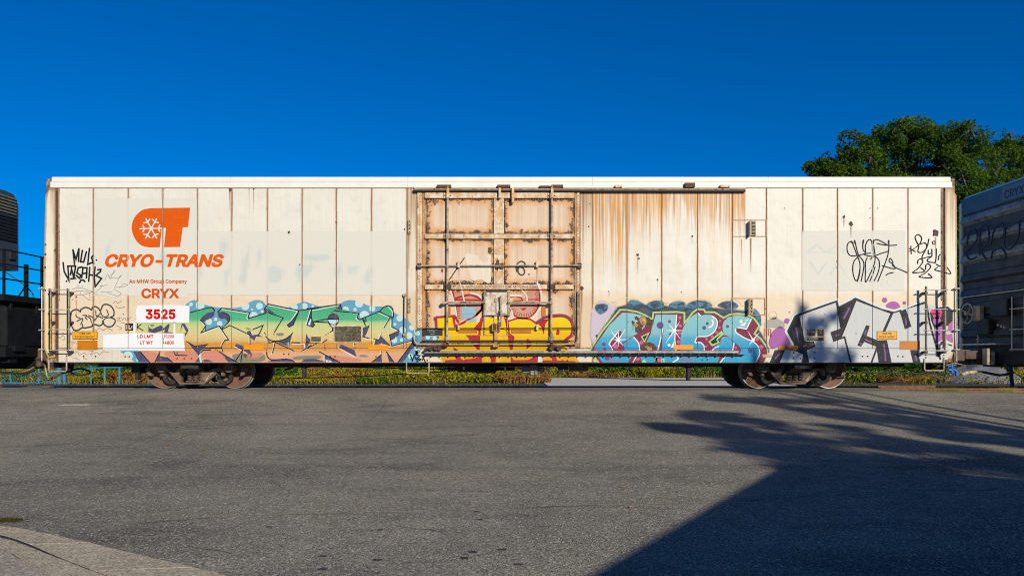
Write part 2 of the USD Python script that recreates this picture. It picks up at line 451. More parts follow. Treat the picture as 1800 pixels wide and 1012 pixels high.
# seams, cracks and worn marks of the asphalt: thin sheets on the road
def road_strip(pts_px, w, name, mat, parent, jitter=0.02, lift=0.004, smooth=6, seed=0):
    P = catmull([on_road(*p) for p in pts_px], smooth)
    rr = np.random.default_rng(seed)
    L = LineString(P)
    n = max(4, int(L.length / 0.07))
    q = np.array([L.interpolate(t, True).coords[0] for t in np.linspace(0, 1, n)])
    q += rr.normal(0, jitter, q.shape) * 0.7
    ww = w * rr.uniform(0.35, 1.5, n)
    ww[0] = ww[-1] = 0.002
    t = np.gradient(q, axis=0); t /= np.linalg.norm(t, axis=1, keepdims=True) + 1e-9
    nrm = np.stack([-t[:, 1], t[:, 0]], 1)
    a, b = q + nrm * ww[:, None] / 2, q - nrm * ww[:, None] / 2
    v = np.empty((2 * n, 3)); v[0::2, :2] = a; v[1::2, :2] = b
    v[:, 2] = road_height(v[:, 0], v[:, 1]) + lift
    f = []
    for i in range(n - 1):
        f += [(2 * i, 2 * i + 1, 2 * i + 3), (2 * i, 2 * i + 3, 2 * i + 2)]
    m = trimesh.Trimesh(v, np.array(f), process=False)
    if m.face_normals[:, 2].mean() < 0: m.invert()
    return obj(name, m, mat, parent, smooth=False)
rd = '/World/road'
road_strip([(135, 940), (200, 925), (300, 915), (430, 906), (600, 902), (760, 897), (900, 893), (1080, 887), (1250, 883), (1400, 872), (1560, 862), (1800, 859), (1900, 858)], 0.022, 'seam', M_SEAM, rd, 0.006, seed=1)
for k, c in enumerate([[(680, 702), (668, 722), (650, 740), (640, 748)], [(1440, 812), (1462, 826), (1480, 844)], [(690, 755), (715, 754), (740, 757)],
                       [(470, 830), (520, 826), (560, 820)], [(1380, 810), (1440, 812)], [(60, 800), (130, 790), (210, 785), (330, 745)], [(905, 738), (960, 733), (1040, 730), (1100, 732)]]):
    road_strip(c, 0.008, 'crack', M_CRACK, rd, 0.012, seed=10 + k)
_rc = np.random.default_rng(61)
for k in range(10):
    x0, y0 = _rc.uniform(60, 1750), _rc.uniform(705, 990)
    L_ = _rc.uniform(40, 130); a_ = _rc.uniform(-0.5, 0.5)
    cc = [(x0 + L_ * t * math.cos(a_) + _rc.normal(0, 4), y0 + 0.6 * L_ * t * math.sin(a_) + _rc.normal(0, 1.5)) for t in (0, 0.3, 0.6, 1)]
    road_strip(cc, 0.006, 'crack', M_CRACK, rd, 0.014, seed=100 + k)
road_strip([(105, 712), (130, 711), (156, 712)], 0.22, 'worn_mark', M_MARK, rd, 0.03, seed=40)
road_strip([(702, 682), (720, 682), (757, 682)], 0.10, 'worn_mark', M_MARK, rd, 0.02, seed=41)

# loose stones and fallen leaves on the asphalt
def small_stone(r, rr):
    m = trimesh.creation.icosphere(1, r)
    m.vertices *= rr.uniform(0.6, 1.2, m.vertices.shape) * [1, 1, 0.6]
    return m
rr = np.random.default_rng(5)
ms = []
for k in range(420):
    px, py = rr.uniform(-20, 1820), 690 + 320 * rr.random() ** 0.6
    q = on_road(px, py)
    if verge.buffer(0.1).contains(Point(q)): continue
    m = small_stone(rr.uniform(0.003, 0.008), rr)
    m.apply_translation((q[0], q[1], road_height(q[0], q[1]) + 0.004)); ms.append(m)
for k in range(160):
    t = rr.random(); q0 = eline.interpolate(t, True); dx = abs(rr.normal(0, 0.12))
    m = small_stone(rr.uniform(0.003, 0.009), rr)
    m.apply_translation((q0.x + dx * 0.4, q0.y + dx, float(road_z(q0.y + dx)) + 0.006)); ms.append(m)
M_STONE = m_plain('loose_stone', (0.20, 0.185, 0.165), 0.9, var=0.5, scale=3)
obj('loose_stones', join(ms), M_STONE, kind='stuff', smooth=False, label='small loose stones scattered on the asphalt and along the gutter', cat='stones')
M_LEAF_DRY = m_plain('dry_leaf', (0.40, 0.21, 0.05), 0.8, var=0.4, scale=4)
def leaf_on_road(px, py, r, rot):
    q = on_road(px, py)
    a = np.linspace(0, 2 * np.pi, 11)[:-1]
    rad = r * (0.7 + 0.3 * np.cos(2 * a)) * np.random.default_rng(int(px)).uniform(0.8, 1.15, 10)
    v = np.column_stack([rad * np.cos(a), 0.6 * rad * np.sin(a), 0.008 + 0.012 * np.abs(np.sin(a))])
    v = np.vstack([[0, 0, 0.006], v]); c, s = math.cos(rot), math.sin(rot)
    v[:, :2] = v[:, :2] @ np.array([[c, s], [-s, c]])
    v += [q[0], q[1], float(road_height(q[0], q[1])) + 0.004]
    return trimesh.Trimesh(v, np.array([(0, 1 + i, 1 + (i + 1) % 10) for i in range(10)]), process=False)
for px, py, lab in ((358, 793, 'small dry leaf on the asphalt left of the middle, below the left wheels'), (1096, 858, 'dry leaf on the asphalt just left of the building shadow'),
                    (1110, 893, 'dry leaf by the asphalt seam at the edge of the building shadow'), (296, 783, 'dry leaf on the asphalt nearest the left wheels'), (865, 700, 'tiny dry leaf on the asphalt below the middle of the car')):
    obj('fallen_leaf', leaf_on_road(px, py, 0.035, px * 0.1), M_LEAF_DRY, smooth=False, label=lab, cat='leaf', group='fallen leaves on the asphalt')
M_TAR = m_plain('tar_spot', (0.03, 0.03, 0.032), 0.7, var=0.3)
for px, py in ((838, 899), (842, 913), (473, 926), (669, 931), (815, 981), (831, 970), (566, 1000), (566, 977), (664, 984), (883, 966), (913, 992), (612, 807)):
    q = on_road(px, py); a = np.linspace(0, 2 * np.pi, 12)[:-1]; r0 = np.random.default_rng(px)
    rad = 0.022 * r0.uniform(0.6, 1.3, 11) * (1 + 0.5 * np.cos(a) ** 2)
    v = np.column_stack([q[0] + rad * np.cos(a), q[1] + rad * np.sin(a)]); v = np.vstack([q, v])
    v = np.column_stack([v, road_height(v[:, 0], v[:, 1]) + 0.004])
    obj('tar_spot', trimesh.Trimesh(v, np.array([(0, 1 + i, 1 + (i + 1) % 11) for i in range(11)]), process=False), M_TAR, rd, smooth=False)

# rails
def rail(y, label):
    prof = Polygon([(-0.036, 0), (0.036, 0), (0.036, -0.035), (0.010, -0.05), (0.010, -0.15), (0.07, -0.165), (0.07, -0.18), (-0.07, -0.18), (-0.07, -0.165), (-0.010, -0.15), (-0.010, -0.05), (-0.036, -0.035)])
    t = thing('rail', label, 'rail', group='rails of the track')
    pts = np.array(prof.exterior.coords[:-1])
    web = []
    for xa, xb in ((-60, -20), (-20, 10), (10, 60)):
        v = np.array([[x, y + p[0], p[1] - 0.002] for x in (xa, xb) for p in pts]); n = len(pts)
        f = []
        for i in range(n):
            j = (i + 1) % n
            f += [(i, j, n + j), (i, n + j, n + i)]
        m = trimesh.Trimesh(v, np.array(f), process=False); trimesh.repair.fix_normals(m); web.append(m)
    obj('rail_body', web, M_RAIL_RUST, t, smooth=False)
    obj('running_surface', cbox(-60, 60, y - 0.028, y + 0.028, -0.002, 0.0015, 0.0008), M_RAIL_TOP, t, smooth=False)
rail(YN, 'rusty near rail under the front wheels, bare at the lower right')
rail(YN + 1.51, 'dark far rail in the shadow behind the wheels')
M_TIE = m_plain('tie_wood', (0.07, 0.055, 0.045), 0.9, var=0.4, scale=8)
for k in range(9):
    x = 10.9 + 0.55 * k
    obj('railway_tie', cbox(x - 0.11, x + 0.11, 0.25, 2.95, -0.30, -0.182, 0.01), M_TIE, smooth=False, label=['weathered wooden tie under the bare rails, nearest the road end', 'weathered wooden tie under the bare rails, second from the road end', 'weathered wooden tie under the bare rails, third from the road end'][k] if k < 3 else 'weathered wooden tie under the bare rails beneath the right car', cat='railway tie', group='ties at the right end of the track')
# ================================================================== the white refrigerator car
def painted(name, base, low=None, zlow=(2.55, 2.2), chips=0.0, streaks=0.0, edge=0.03, tint2=None, wav=0.25, topstreak=None, chipcol=(0.055, 0.032, 0.024)):
    """weathered paint. The mesh's st holds (distance to the nearest edge, distance below the top) in metres: rust creeps in from edges"""
    g = G(); p = g.pos()
    st = g('separate_xyz', 'x', vector=g('uvmap', 'UV', attribute='st')); tp = g('separate_xyz', 'y', vector=g('uvmap', 'UV', attribute='st'))
    xyz = p
    x = g('separate_xyz', 'x', vector=xyz); z = g('separate_xyz', 'z', vector=xyz)
    n0 = g.noise(p, 1.1, 5, 0.6)
    c = g.mix(g.step(n0, 0.3, 0.7), tuple(v * 0.94 for v in base), base)
    if tint2 is not None:
        c = g.mix(g.step(g.noise(p, 0.8, 4), 0.42, 0.7), c, tint2)
    if low is not None:
        n1 = g.noise(g.scaled(p, (3, 1, 0.5)), 2.0, 4)
        zz = g.add(z, g.mul(g.math('subtract', n1, 0.5), 0.25))
        c = g.mix(g.step(zz, zlow[0], zlow[1]), c, low)
    # fine vertical runs and grime
    fine = g.noise(g.scaled(p, (26, 1, 0.35)), 1.0, 6, 0.7)
    c = g.mix(g.step(fine, 0.48, 0.78, 0.0, 0.30), c, (0.52, 0.40, 0.25))
    fine2 = g.noise(g.scaled(p, (70, 1, 1.2)), 1.0, 3, 0.7)
    c = g.mix(g.step(fine2, 0.30, 0.62, 0.22, 0.0), c, (0.45, 0.41, 0.35))
    grime = g.noise(g.scaled(p, (1.5, 1, 3)), 2.0, 6, 0.7)
    c = g.mix(g.step(grime, 0.50, 0.72, 0.0, 0.22), c, (0.45, 0.33, 0.22))
    # rust bleeding from the joint
    en = g.noise(g.scaled(p, (14, 1, 1.6)), 1.6, 5, 0.7)
    lim = g.math('multiply', edge * 2.0, en)
    e = g.math('subtract', lim, st)
    c = g.mix(g.step(e, -0.008, 0.020, 0.0, 0.70), c, (0.34, 0.17, 0.055))
    e2 = g.math('subtract', g.mul(g.noise(g.scaled(p, (30, 1, 9)), 1.6, 5, 0.75), 0.040), st)
    c = g.mix(g.step(e2, 0.010, 0.018, 0.0, 0.6), c, chipcol)
    if streaks:
        s1 = g.noise(g.scaled(p, (13, 1, 0.10)), 1.0, 5, 0.72)
        cov = g.noise(g.scaled(p, (1.1, 1, 0.05)), 1.0, 2)
        fall = g.step(g.add(tp, g.mul(g.math('subtract', cov, 0.5), -3.2)), 2.2, -0.2)
        s = g.mul(g.step(g.add(s1, g.mul(fall, 0.22)), 0.52, 0.80), fall)
        c = g.mix(g.mul(s, streaks), c, (0.30, 0.130, 0.030))
        c = g.mix(g.mul(g.mul(g.step(s1, 0.60, 0.75), fall), streaks * 0.8), c, (0.12, 0.05, 0.02))
    if topstreak is not None:
        x0, x1, ztop, ln = topstreak
        inx = g.mul(g.step(x, x0 - 0.02, x0 + 0.02), g.step(x, x1 + 0.02, x1 - 0.02))
        depth = g.math('subtract', ztop, z)
        lx = g.noise(g.scaled(p, (7, 1, 0.02)), 1.0, 7, 0.85)
        wt = g.ramp(g('map_range', 'result', range_type='linear', value=x, from_min=x0, from_max=x1, to_min=0.0, to_max=1.0, clamp=True),
                    [(0.0, 0.75), (0.08, 0.85), (0.10, 1.35), (0.27, 1.3), (0.33, 0.95), (0.44, 0.75), (0.52, 0.58), (0.62, 0.64), (0.70, 0.62), (0.78, 0.72), (0.86, 0.66), (0.92, 0.88), (1.0, 0.80)])
        wt = g('separate_color', 'r', color=wt)
        L = g.mul(g.step(lx, 0.34, 0.72, 0.04, 2.4), g.mul(wt, ln * 0.85))
        fall = g.step(g.math('divide', depth, g.math('maximum', L, 0.02)), 1.0, 0.1)
        fall = g.mul(fall, inx)
        f1 = g.noise(g.scaled(p, (22, 1, 0.15)), 1.0, 6, 0.8)
        a1 = g.mul(g.step(f1, 0.36, 0.58), g.step(fall, 0.0, 0.7))
        c = g.mix(g.mul(a1, 0.95), c, (0.50, 0.205, 0.022))
        f2 = g.noise(g.scaled(p, (34, 1, 0.1)), 1.0, 5, 0.8)
        a2 = g.mul(g.step(f2, 0.50, 0.62), fall)
        c = g.mix(g.mul(a2, 0.95), c, (0.17, 0.055, 0.010))
        s3 = g.mul(g.mul(g.step(g.noise(g.scaled(p, (4, 1, 0.5)), 1.0, 5, 0.65), 0.42, 0.70), g.step(depth, ln * 2.0, 0.0)), g.mul(inx, wt))
        c = g.mix(g.mul(s3, 0.60), c, (0.56, 0.30, 0.075))
    if chips:
        cn = g.noise(g.scaled(p, (3, 1, 3)), 1.3, 7, 0.78)
        cn = g.step(cn, 0.40, 0.72)
        thr = g.math('subtract', g.mul(cn, chips), st)
        halo = g.math('subtract', g.mul(g.noise(g.scaled(p, (4, 1, 2)), 1.2, 4, 0.6), 0.26), st)
        c = g.mix(g.step(halo, -0.10, 0.10, 0.0, 0.8), c, (0.54, 0.25, 0.07))
        c = g.mix(g.step(thr, -0.040, 0.010, 0.0, 0.95), c, (0.42, 0.17, 0.03))
        c = g.mix(g.step(thr, 0.0, 0.006), c, chipcol)
    h = g.add(g.mul(g.noise(g.scaled(p, (1, 1, 0.8)), 1.4, 3), 1.0), g.mul(fine, 0.03))
    nrm = g.bump(h, wav, 0.05)
    return g.done(name, g.principled(base_color=c, roughness=0.5, normal=nrm, specular_ior_level=0.35))

CREAM = (0.675, 0.63, 0.555)
BEIGE = (0.645, 0.52, 0.375)
PINK = (0.66, 0.505, 0.375)
M_PANEL = painted('side_paint', CREAM, BEIGE, streaks=0.0, wav=0.45)
M_PANEL_R = painted('side_paint_rusty', CREAM, BEIGE, wav=0.4, topstreak=(PX(1020, 0)[0], PX(1310, 0)[0], PX(0, 337)[2], 1.75))
M_SILL = painted('sill_paint', (0.66, 0.60, 0.50), None, streaks=0.25, wav=0.1)
M_CORNER = painted('corner_paint', (0.72, 0.62, 0.48), (0.70, 0.50, 0.24), zlow=(2.6, 1.4), streaks=0.75, wav=0.15, edge=0.05)
M_POST = painted('door_post_paint', (0.66, 0.58, 0.46), (0.58, 0.44, 0.29), streaks=1.0, wav=0.1, edge=0.04)
M_DOORP = painted('door_panel_paint', PINK, None, chips=0.16, streaks=0.30, edge=0.05, wav=0.25, tint2=(0.64, 0.46, 0.31))
def m_rusty(name, col, mid=(0.50, 0.235, 0.06), dark=(0.06, 0.035, 0.025), a=(0.44, 0.62), b=(0.60, 0.66)):
    g = G(); p = g.pos()
    n1 = g.noise(g.scaled(p, (4, 1, 3)), 1.4, 7, 0.75)
    c = g.mix(g.step(n1, a[0], a[1], 0.0, 0.75), col, mid)
    n2 = g.noise(g.scaled(p, (5, 1, 4)), 2.3, 7, 0.8)
    c = g.mix(g.step(n2, b[0], b[1]), c, dark)
    return g.done(name, g.principled(base_color=c, roughness=0.65, specular_ior_level=0.3, normal=g.bump(n2, 0.2, 0.01)))
M_FRAME = m_rusty('door_frame_paint', (0.64, 0.54, 0.41), a=(0.40, 0.58), b=(0.57, 0.63))
M_STRIP = m_rusty('door_strip_orange', (0.52, 0.26, 0.10), (0.30, 0.14, 0.06), (0.05, 0.03, 0.02), (0.42, 0.6), (0.56, 0.62))
M_ROOF = m_plain('fascia_paint', (0.70, 0.66, 0.59), 0.5, var=0.05, scale=2, bump=0.05)
M_ROD = m_rusty('rod_paint', (0.46, 0.37, 0.25), (0.22, 0.13, 0.06), (0.05, 0.03, 0.02), (0.42, 0.6), (0.55, 0.62))
M_RUST = m_plain('dark_rust', (0.075, 0.042, 0.030), 0.85, var=0.4, scale=14, dirt=(0.20, 0.09, 0.035))
M_BLACK = m_plain('black_steel', (0.018, 0.017, 0.016), 0.6, var=0.4, scale=10)
M_UNDER = m_plain('underframe_black', (0.022, 0.020, 0.018), 0.8, var=0.5, scale=6, dirt=(0.06, 0.045, 0.035))
M_TRUCK = m_plain('truck_rust_dust', (0.150, 0.095, 0.062), 0.85, var=0.3, scale=7, dirt=(0.085, 0.052, 0.036))
M_WHEEL = m_plain('wheel_rust', (0.150, 0.070, 0.042), 0.75, var=0.25, scale=5, dirt=(0.10, 0.05, 0.032))
M_TREAD = m_plain('wheel_tread', (0.26, 0.24, 0.22), 0.45, 0.4, var=0.3)
M_GREY = m_plain('grey_track', (0.24, 0.24, 0.24), 0.45, 0.3, var=0.3, scale=5, dirt=(0.45, 0.43, 0.40))
M_GALV = m_plain('galvanised_rod', (0.52, 0.47, 0.40), 0.4, 0.4, var=0.3, scale=8)
M_YELLOW = m_plain('yellow_reflector', lin(245, 150, 0, 0.8), 0.4, var=0.10, scale=3)
M_BROWNREF = m_plain('ochre_reflector', lin(198, 118, 0, 0.78), 0.4, var=0.15, scale=3)

car = thing('refrigerator_car', 'long cream white refrigerator car with orange snowflake logo, rusty door and graffiti', 'rail car')

# px lists of the joints between side panels
SEAM_L = [102, 164, 225, 286, 347, 407, 470, 531, 591, 653, 715]
SEAM_R = [1042, 1102, 1163, 1226, 1287, 1347, 1411, 1472, 1534, 1596, 1657]
def panel_grid(x0, x1, py0, py1, y, gap=0.0022, nx=8, ny=16, all_edges=False, rng=None, dent=0.006, bevel=0.008):
    a, c = PX(x0, py0), PX(x1, py1)
    xa, xb, za, zb = a[0] + gap, c[0] - gap, c[2] + gap, a[2] - gap
    W, H = xb - xa, zb - za
    e = [0, 0.006, 0.02, 0.05, 0.10]
    ux = np.unique(np.concatenate([[v for v in e if v < W / 2], np.linspace(0.15, W - 0.15, nx) if W > 0.5 else [W / 2], [W - v for v in e if v < W / 2]]))
    uz = np.unique(np.concatenate([[v for v in e if v < H / 2], np.linspace(0.15, H - 0.15, ny) if H > 0.5 else [H / 2], [H - v for v in e if v < H / 2]]))
    X, Z = np.meshgrid(ux, uz)
    ex = np.minimum(X, W - X); ez = np.minimum(Z, H - Z)
    em = np.minimum(ex, ez)
    Y = np.where(em < 0.001, bevel, 0.0) + np.where(em > 0.02, 1, 0) * dent * (meshkit.fbm(np.stack([(X + xa) * 1.3, Z * 0.9, 0 * X], -1), 3, 4) - 0.5)
    edge = np.minimum(ex, ez) if all_edges else np.minimum(ex, ez + 0.012)
    v = np.stack([X + xa, Y + y, Z + za], -1).reshape(-1, 3)
    uv = np.stack([edge, H - Z], -1).reshape(-1, 2)
    n, m = X.shape
    i, j = np.meshgrid(np.arange(n - 1), np.arange(m - 1), indexing='ij')
    q = (i * m + j)
    f = np.stack([q, q + 1, q + m + 1, q + m], -1).reshape(-1, 4)
    return (v, np.vstack([f[:, [0, 1, 2]], f[:, [0, 2, 3]]])), uv
def uvobj(name, grid, mat, parent, label=None):
    (v, f), uv = grid
    tm = trimesh.Trimesh(v, f, process=False)
    n = np.array(tm.vertex_normals)
    m = usdkit.mesh(stage, path_for(pstr(parent), name), (v, f), mat, False, uv)
    from pxr import Vt
    m.CreateNormalsAttr(Vt.Vec3fArray.FromNumpy(n.astype(np.float32))); m.SetNormalsInterpolation('vertex')
    return tag(m.GetPrim(), label)

xL, xR = PX(79, 0)[0], PX(1681, 0)[0]
zB, zT = PX(0, 637)[2], PX(0, 311)[2]
# body shell behind the panels, set back so that the joints read dark and rusty
_g = G(); _p = _g.pos()
_n = _g.noise(_g.scaled(_p, (2.0, 1, 1.1)), 2.2, 6, 0.7)
M_SHELL = _g.done('joint_rust', _g.principled(base_color=_g.ramp(_n, [(0.38, (0.40, 0.34, 0.26)), (0.48, (0.26, 0.16, 0.08)), (0.56, (0.10, 0.055, 0.03)), (0.7, (0.05, 0.03, 0.022))]), roughness=0.85))
shell = obj('body', [cbox(xL + 0.02, xR - 0.02, 0.014, 3.20, zB, zT - 0.04, 0.01)], M_SHELL, car)
for xs in (SEAM_L, SEAM_R):
    for a, b in zip(xs[:-1], xs[1:]):
        uvobj('side_panel', panel_grid(a, b, 330.5, 612, 0.0), M_PANEL_R if 1042 <= a < 1347 else M_PANEL, car)
# narrow posts beside the door
uvobj('door_post', panel_grid(715, 733, 330.5, 612, 0.0), M_POST, car)
uvobj('door_post', panel_grid(1019, 1042, 338, 612, 0.0), M_POST, car)
# lower sill plates
for a, b in ((102, 245), (245, 470), (470, 715), (715, 1042), (1042, 1287), (1287, 1472), (1472, 1657)):
    uvobj('sill_plate', panel_grid(a, b, 612.6, 637, -0.004, gap=0.003, nx=20, ny=3, dent=0.002), M_SILL, car)
# corner posts with cut corners, and the channel beside them
for pts, ch in (([(80, 343), (88, 331), (98, 331), (98, 629), (85, 629), (77, 612), (77, 500)], (98.2, 101.6)),
                ([(1661, 331), (1673, 331), (1681, 344), (1682, 500), (1682, 600), (1672, 631), (1661, 631)], (1657.4, 1660.8))):
    P = px_poly(pts, 0)
    m = extrude_xz(P, -0.010, 0.05)
    fr = trimesh.Trimesh(m.vertices, m.faces, process=False).subdivide_to_size(0.25)
    d = np.array([P.exterior.distance(Point(v[0], v[2])) for v in fr.vertices])
    uv = np.column_stack([d, P.bounds[3] - fr.vertices[:, 2]])
    q = usdkit.mesh(stage, path_for(pstr(car), 'corner_post'), fr, M_CORNER, False, uv)
    obj('corner_channel', pbox(ch[0], ch[1], 336, 628, 0.004, 0.05), M_RUST, car)
for a, b in ((103.2, 104.6), (1655.0, 1656.4)):
    obj('corner_bead', pbox(a, b, 331.5, 528, -0.02, 0.01, 0.003), M_ROD, car)
# fascia and roof
obj('lower_fascia', [pbox(a, b, 319.6, 330, -0.030, 0.2) for a, b in ((88, 716), (716.2, 1041), (1041.2, 1674))], M_ROOF, car)
obj('upper_fascia', [pbox(a, b, 311, 319.4, -0.012, 0.2) for a, b in ((91, 405), (405.2, 716), (716.2, 1041), (1041.2, 1350), (1350.2, 1671))], M_ROOF, car)
rx0, rx1 = PX(91, 0)[0], PX(1671, 0)[0]
zr = PX(0, 311)[2]
rp = [(0.0, zr - 0.02), (1.6, zr + 0.03), (3.2, zr - 0.02), (3.2, zr - 0.2), (0.0, zr - 0.2)]
rv = np.array([[x, y, z] for x in (rx0, rx1) for y, z in rp])
rf = []
for i in range(5):
    j = (i + 1) % 5
    rf += [(i, j, 5 + j), (i, 5 + j, 5 + i)]
rf += [(0, 4, 3), (0, 3, 2), (0, 2, 1), (5, 6, 7), (5, 7, 8), (5, 8, 9)]
rm = trimesh.Trimesh(rv, np.array(rf), process=False); trimesh.repair.fix_normals(rm)
roof = obj('roof', rm, M_ROOF, car, smooth=False)
obj('roof_rib', [cbox(x - 0.04, x + 0.04, 0.05, 3.15, zr - 0.05, zr + 0.012, 0.01) for x in np.linspace(rx0 + 0.4, rx1 - 0.4, 24)], M_ROOF, roof)
# far side and end sheets
obj('end_wall', cbox(xL, xL + 0.018, 0.1, 3.1, zB, zT - 0.1), M_ROOF, car); obj('end_wall', cbox(xR - 0.018, xR, 0.1, 3.1, zB, zT - 0.1), M_ROOF, car)
obj('far_side_wall', cbox(xL + 0.03, xR - 0.03, 3.205, 3.22, zB, zT - 0.04), M_ROOF, car)

# ------------------------------------------------------------------ the door
DOOR_Y, BAR_Y = -0.030, -0.085
door = obj('door', pbox(733, 1019, 338, 612, -0.012, 0.012), M_SHELL, car, label='rusty double plug door with locking rods')
cols = [(750, 868), (886, 1008)]
rows = [(350, 411), (419.5, 500), (508.5, 590)]
for c0, c1 in cols:
    for r0, r1 in rows:
        uvobj('door_panel', panel_grid(c0, c1, r0, r1, DOOR_Y, gap=0.004, nx=16, ny=12, all_edges=True, dent=0.004), M_DOORP, door)
obj('door_sheet', pbox(748, 1010, 589, 600, DOOR_Y, -0.012), M_FRAME, door)
obj('door_sheet', pbox(748, 1010, 600.4, 612, DOOR_Y + 0.012, -0.011), M_STRIP, door)
for r in ((338.5, 348.5), (411, 419.5), (500, 508.5)):
    obj('door_bar', pbox(746, 1010, r[0], r[1], BAR_Y, -0.012, 0.012), M_FRAME, door)
obj('door_bar', pbox(746, 1010, 590, 598.5, BAR_Y + 0.02, -0.012, 0.012), M_FRAME, door)
for r in ((349, 410.5), (420, 499.5), (509, 589.5)):
    obj('centre_post', pbox(868, 886, r[0], r[1], -0.06, -0.012, 0.008), M_FRAME, door)
obj('edge_strip', pbox(733.5, 741.5, 338, 603, -0.040, -0.012, 0.004), M_FRAME, door)
obj('edge_strip', pbox(742, 747.5, 338, 603, -0.030, -0.012, 0.004), M_STRIP, door)
obj('edge_strip', pbox(1010.5, 1014, 338, 603, -0.030, -0.012, 0.004), M_STRIP, door)
obj('edge_strip', pbox(1014.5, 1018.5, 338, 603, -0.045, -0.012, 0.004), M_FRAME, door)
# rivets round the panels: real studs, too small to pick apart
def stud(px, py, y, r=0.009, h=0.008):
    c = PX(px, py, y)
    ang = np.arange(6) * np.pi / 3
    v = [(c[0] + r * math.cos(a), y, c[2] + r * math.sin(a)) for a in ang] + [(c[0] + 0.6 * r * math.cos(a), y - h, c[2] + 0.6 * r * math.sin(a)) for a in ang] + [(c[0], y - h * 1.2, c[2])]
    f = []
    for i in range(6):
        j = (i + 1) % 6
        f += [(i, j, 6 + j), (i, 6 + j, 6 + i), (6 + i, 6 + j, 12)]
    return trimesh.Trimesh(np.array(v), np.array(f), process=False)
studs = []
for c0, c1 in cols:
    for r0, r1 in rows:
        for x in np.arange(c0 + 5, c1 - 2, 4.6):
            studs += [stud(x, r0 + 1.6, DOOR_Y), stud(x, r1 - 1.6, DOOR_Y)]
        for z in np.arange(r0 + 5, r1 - 2, 4.6):
            studs += [stud(c0 + 2.0, z, DOOR_Y), stud(c1 - 2.0, z, DOOR_Y)]
M_STUD = m_plain('rivet_paint', (0.62, 0.54, 0.42), 0.5, var=0.4, scale=30)
obj('rivets', join(studs), M_STUD, door, kind='stuff')
holes = []
for z in np.arange(344, 600, 5.2):
    holes += [stud(737.5, z, -0.0405, 0.011, 0.002), stud(1016.5, z, -0.0455, 0.011, 0.002)]
obj('bolt_heads', join(holes), M_RUST, door, kind='stuff')
# locking rods, keepers and gear
for x in (786.3, 969.5):
    r = obj('locking_rod', tube([PX(x + 0.6, 327, -0.115), PX(x + 0.2, 450, -0.115), PX(x - 0.8, 607, -0.115)], 0.028, 12), M_ROD, door)
    for py in (344, 415, 504):
        obj('keeper', [pbox(x - 7, x + 7, py - 4.5, py + 4.2, -0.105, BAR_Y, 0.004), pbox(x - 2.9, x + 2.9, py - 5.0, py + 4.6, -0.15, -0.105, 0.01)], M_FRAME if py < 400 else (M_ROD if py < 450 else M_RUST), door)
        obj('keeper_bolt', [stud(x - 5.3, py, -0.1055, 0.016, 0.012), stud(x + 5.3, py, -0.1055, 0.016, 0.012)], M_BLACK, door)
    obj('keeper', [pbox(x - 5, x + 5, 591, 598, -0.11, BAR_Y + 0.02, 0.004), pbox(x - 2.6, x + 2.6, 586, 604, -0.15, -0.11, 0.012)], M_ROD, door)
    obj('roller_bracket', [pbox(x - 2.6, x + 2.6, 600, 608, -0.15, -0.10, 0.012), pbox(x - 18 if x < 900 else x, x if x < 900 else x + 18, 606.5, 609.5, -0.15, -0.12, 0.01)], M_RUST, door)
for x0, c in ((748, 762), (972, 984)):
    pass
for xs in ((757, 766, 772), (969.5, 982)):
    for x in xs:
        obj('door_roller', lathe([(0.0, -0.05), (0.05, -0.05), (0.062, -0.03), (0.062, 0.03), (0.05, 0.05), (0.0, 0.05)], 16, 'y', PX(x, 612.0, -0.12)), M_RUST, door)
obj('roller_arm', tube(catmull([PX(746, 615, -0.17), PX(753, 611, -0.18), PX(762, 609, -0.18), PX(778, 606, -0.17), PX(786, 606, -0.16)], 4), [0.02, 0.03, 0.035, 0.04, 0.04, 0.035] + [0.03] * 11, 8), M_RUST, door)
obj('roller_arm', tube([PX(969, 607, -0.16), PX(982, 609, -0.17), PX(997, 613, -0.17)], [0.03, 0.03, 0.018], 8), M_RUST, door)
obj('lock_bar', [prod([(733, 467.2), (1021, 466.2)], -0.09, 0.018, 8)], M_ROD, door)
obj('lock_bar', [prod([(733, 577), (1018, 576.5)], -0.10, 0.012, 8)], M_BLACK, door)
for x in (806, 944.2):
    obj('lock_bar_bracket', pbox(x - 2.2, x + 2.2, 458.5, 470, -0.125, DOOR_Y, 0.01), M_FRAME, door)
    obj('lock_bar_bracket', pbox(x - 2, x + 2, 571, 580, -0.125, DOOR_Y, 0.01), M_FRAME, door)
for x in (737, 874, 882, 1019):
    obj('bar_lug', pbox(x - 3.5, x + 3.5, 462, 472, -0.105, DOOR_Y, 0.012), M_RUST, door)
obj('handle_bar', [prod([(779, 532), (853, 531)], -0.17, 0.026, 10)], M_ROD, door)
obj('handle_bar', [prod([(893, 531), (970, 532)], -0.17, 0.026, 10)], M_ROD, door)
for x in (780, 968.5):
    obj('bar_joint', lathe([(0, -0.045), (0.04, -0.045), (0.046, -0.03), (0.046, 0.03), (0.04, 0.045), (0, 0.045)], 14, 'y', PX(x, 531.5, -0.19)), M_ROD, door)
M_PLATE = m_rusty('lock_plate_paint', (0.58, 0.53, 0.45), (0.36, 0.20, 0.09), a=(0.44, 0.62), b=(0.58, 0.64))
lock = obj('lock_box', [pbox(851, 896, 510, 554, -0.115, -0.06, 0.01)], M_PLATE, door, label='white lock box in the middle of the door')
obj('flange', [pbox(850, 853.4, 512, 555, -0.14, -0.06, 0.006)], M_ROD, door)
obj('flange', [pbox(892.4, 896.6, 512, 555, -0.14, -0.06, 0.006)], M_ROD, door)
obj('cover', [pbox(872, 889, 530, 551, -0.15, -0.115, 0.01)], M_PLATE, door)
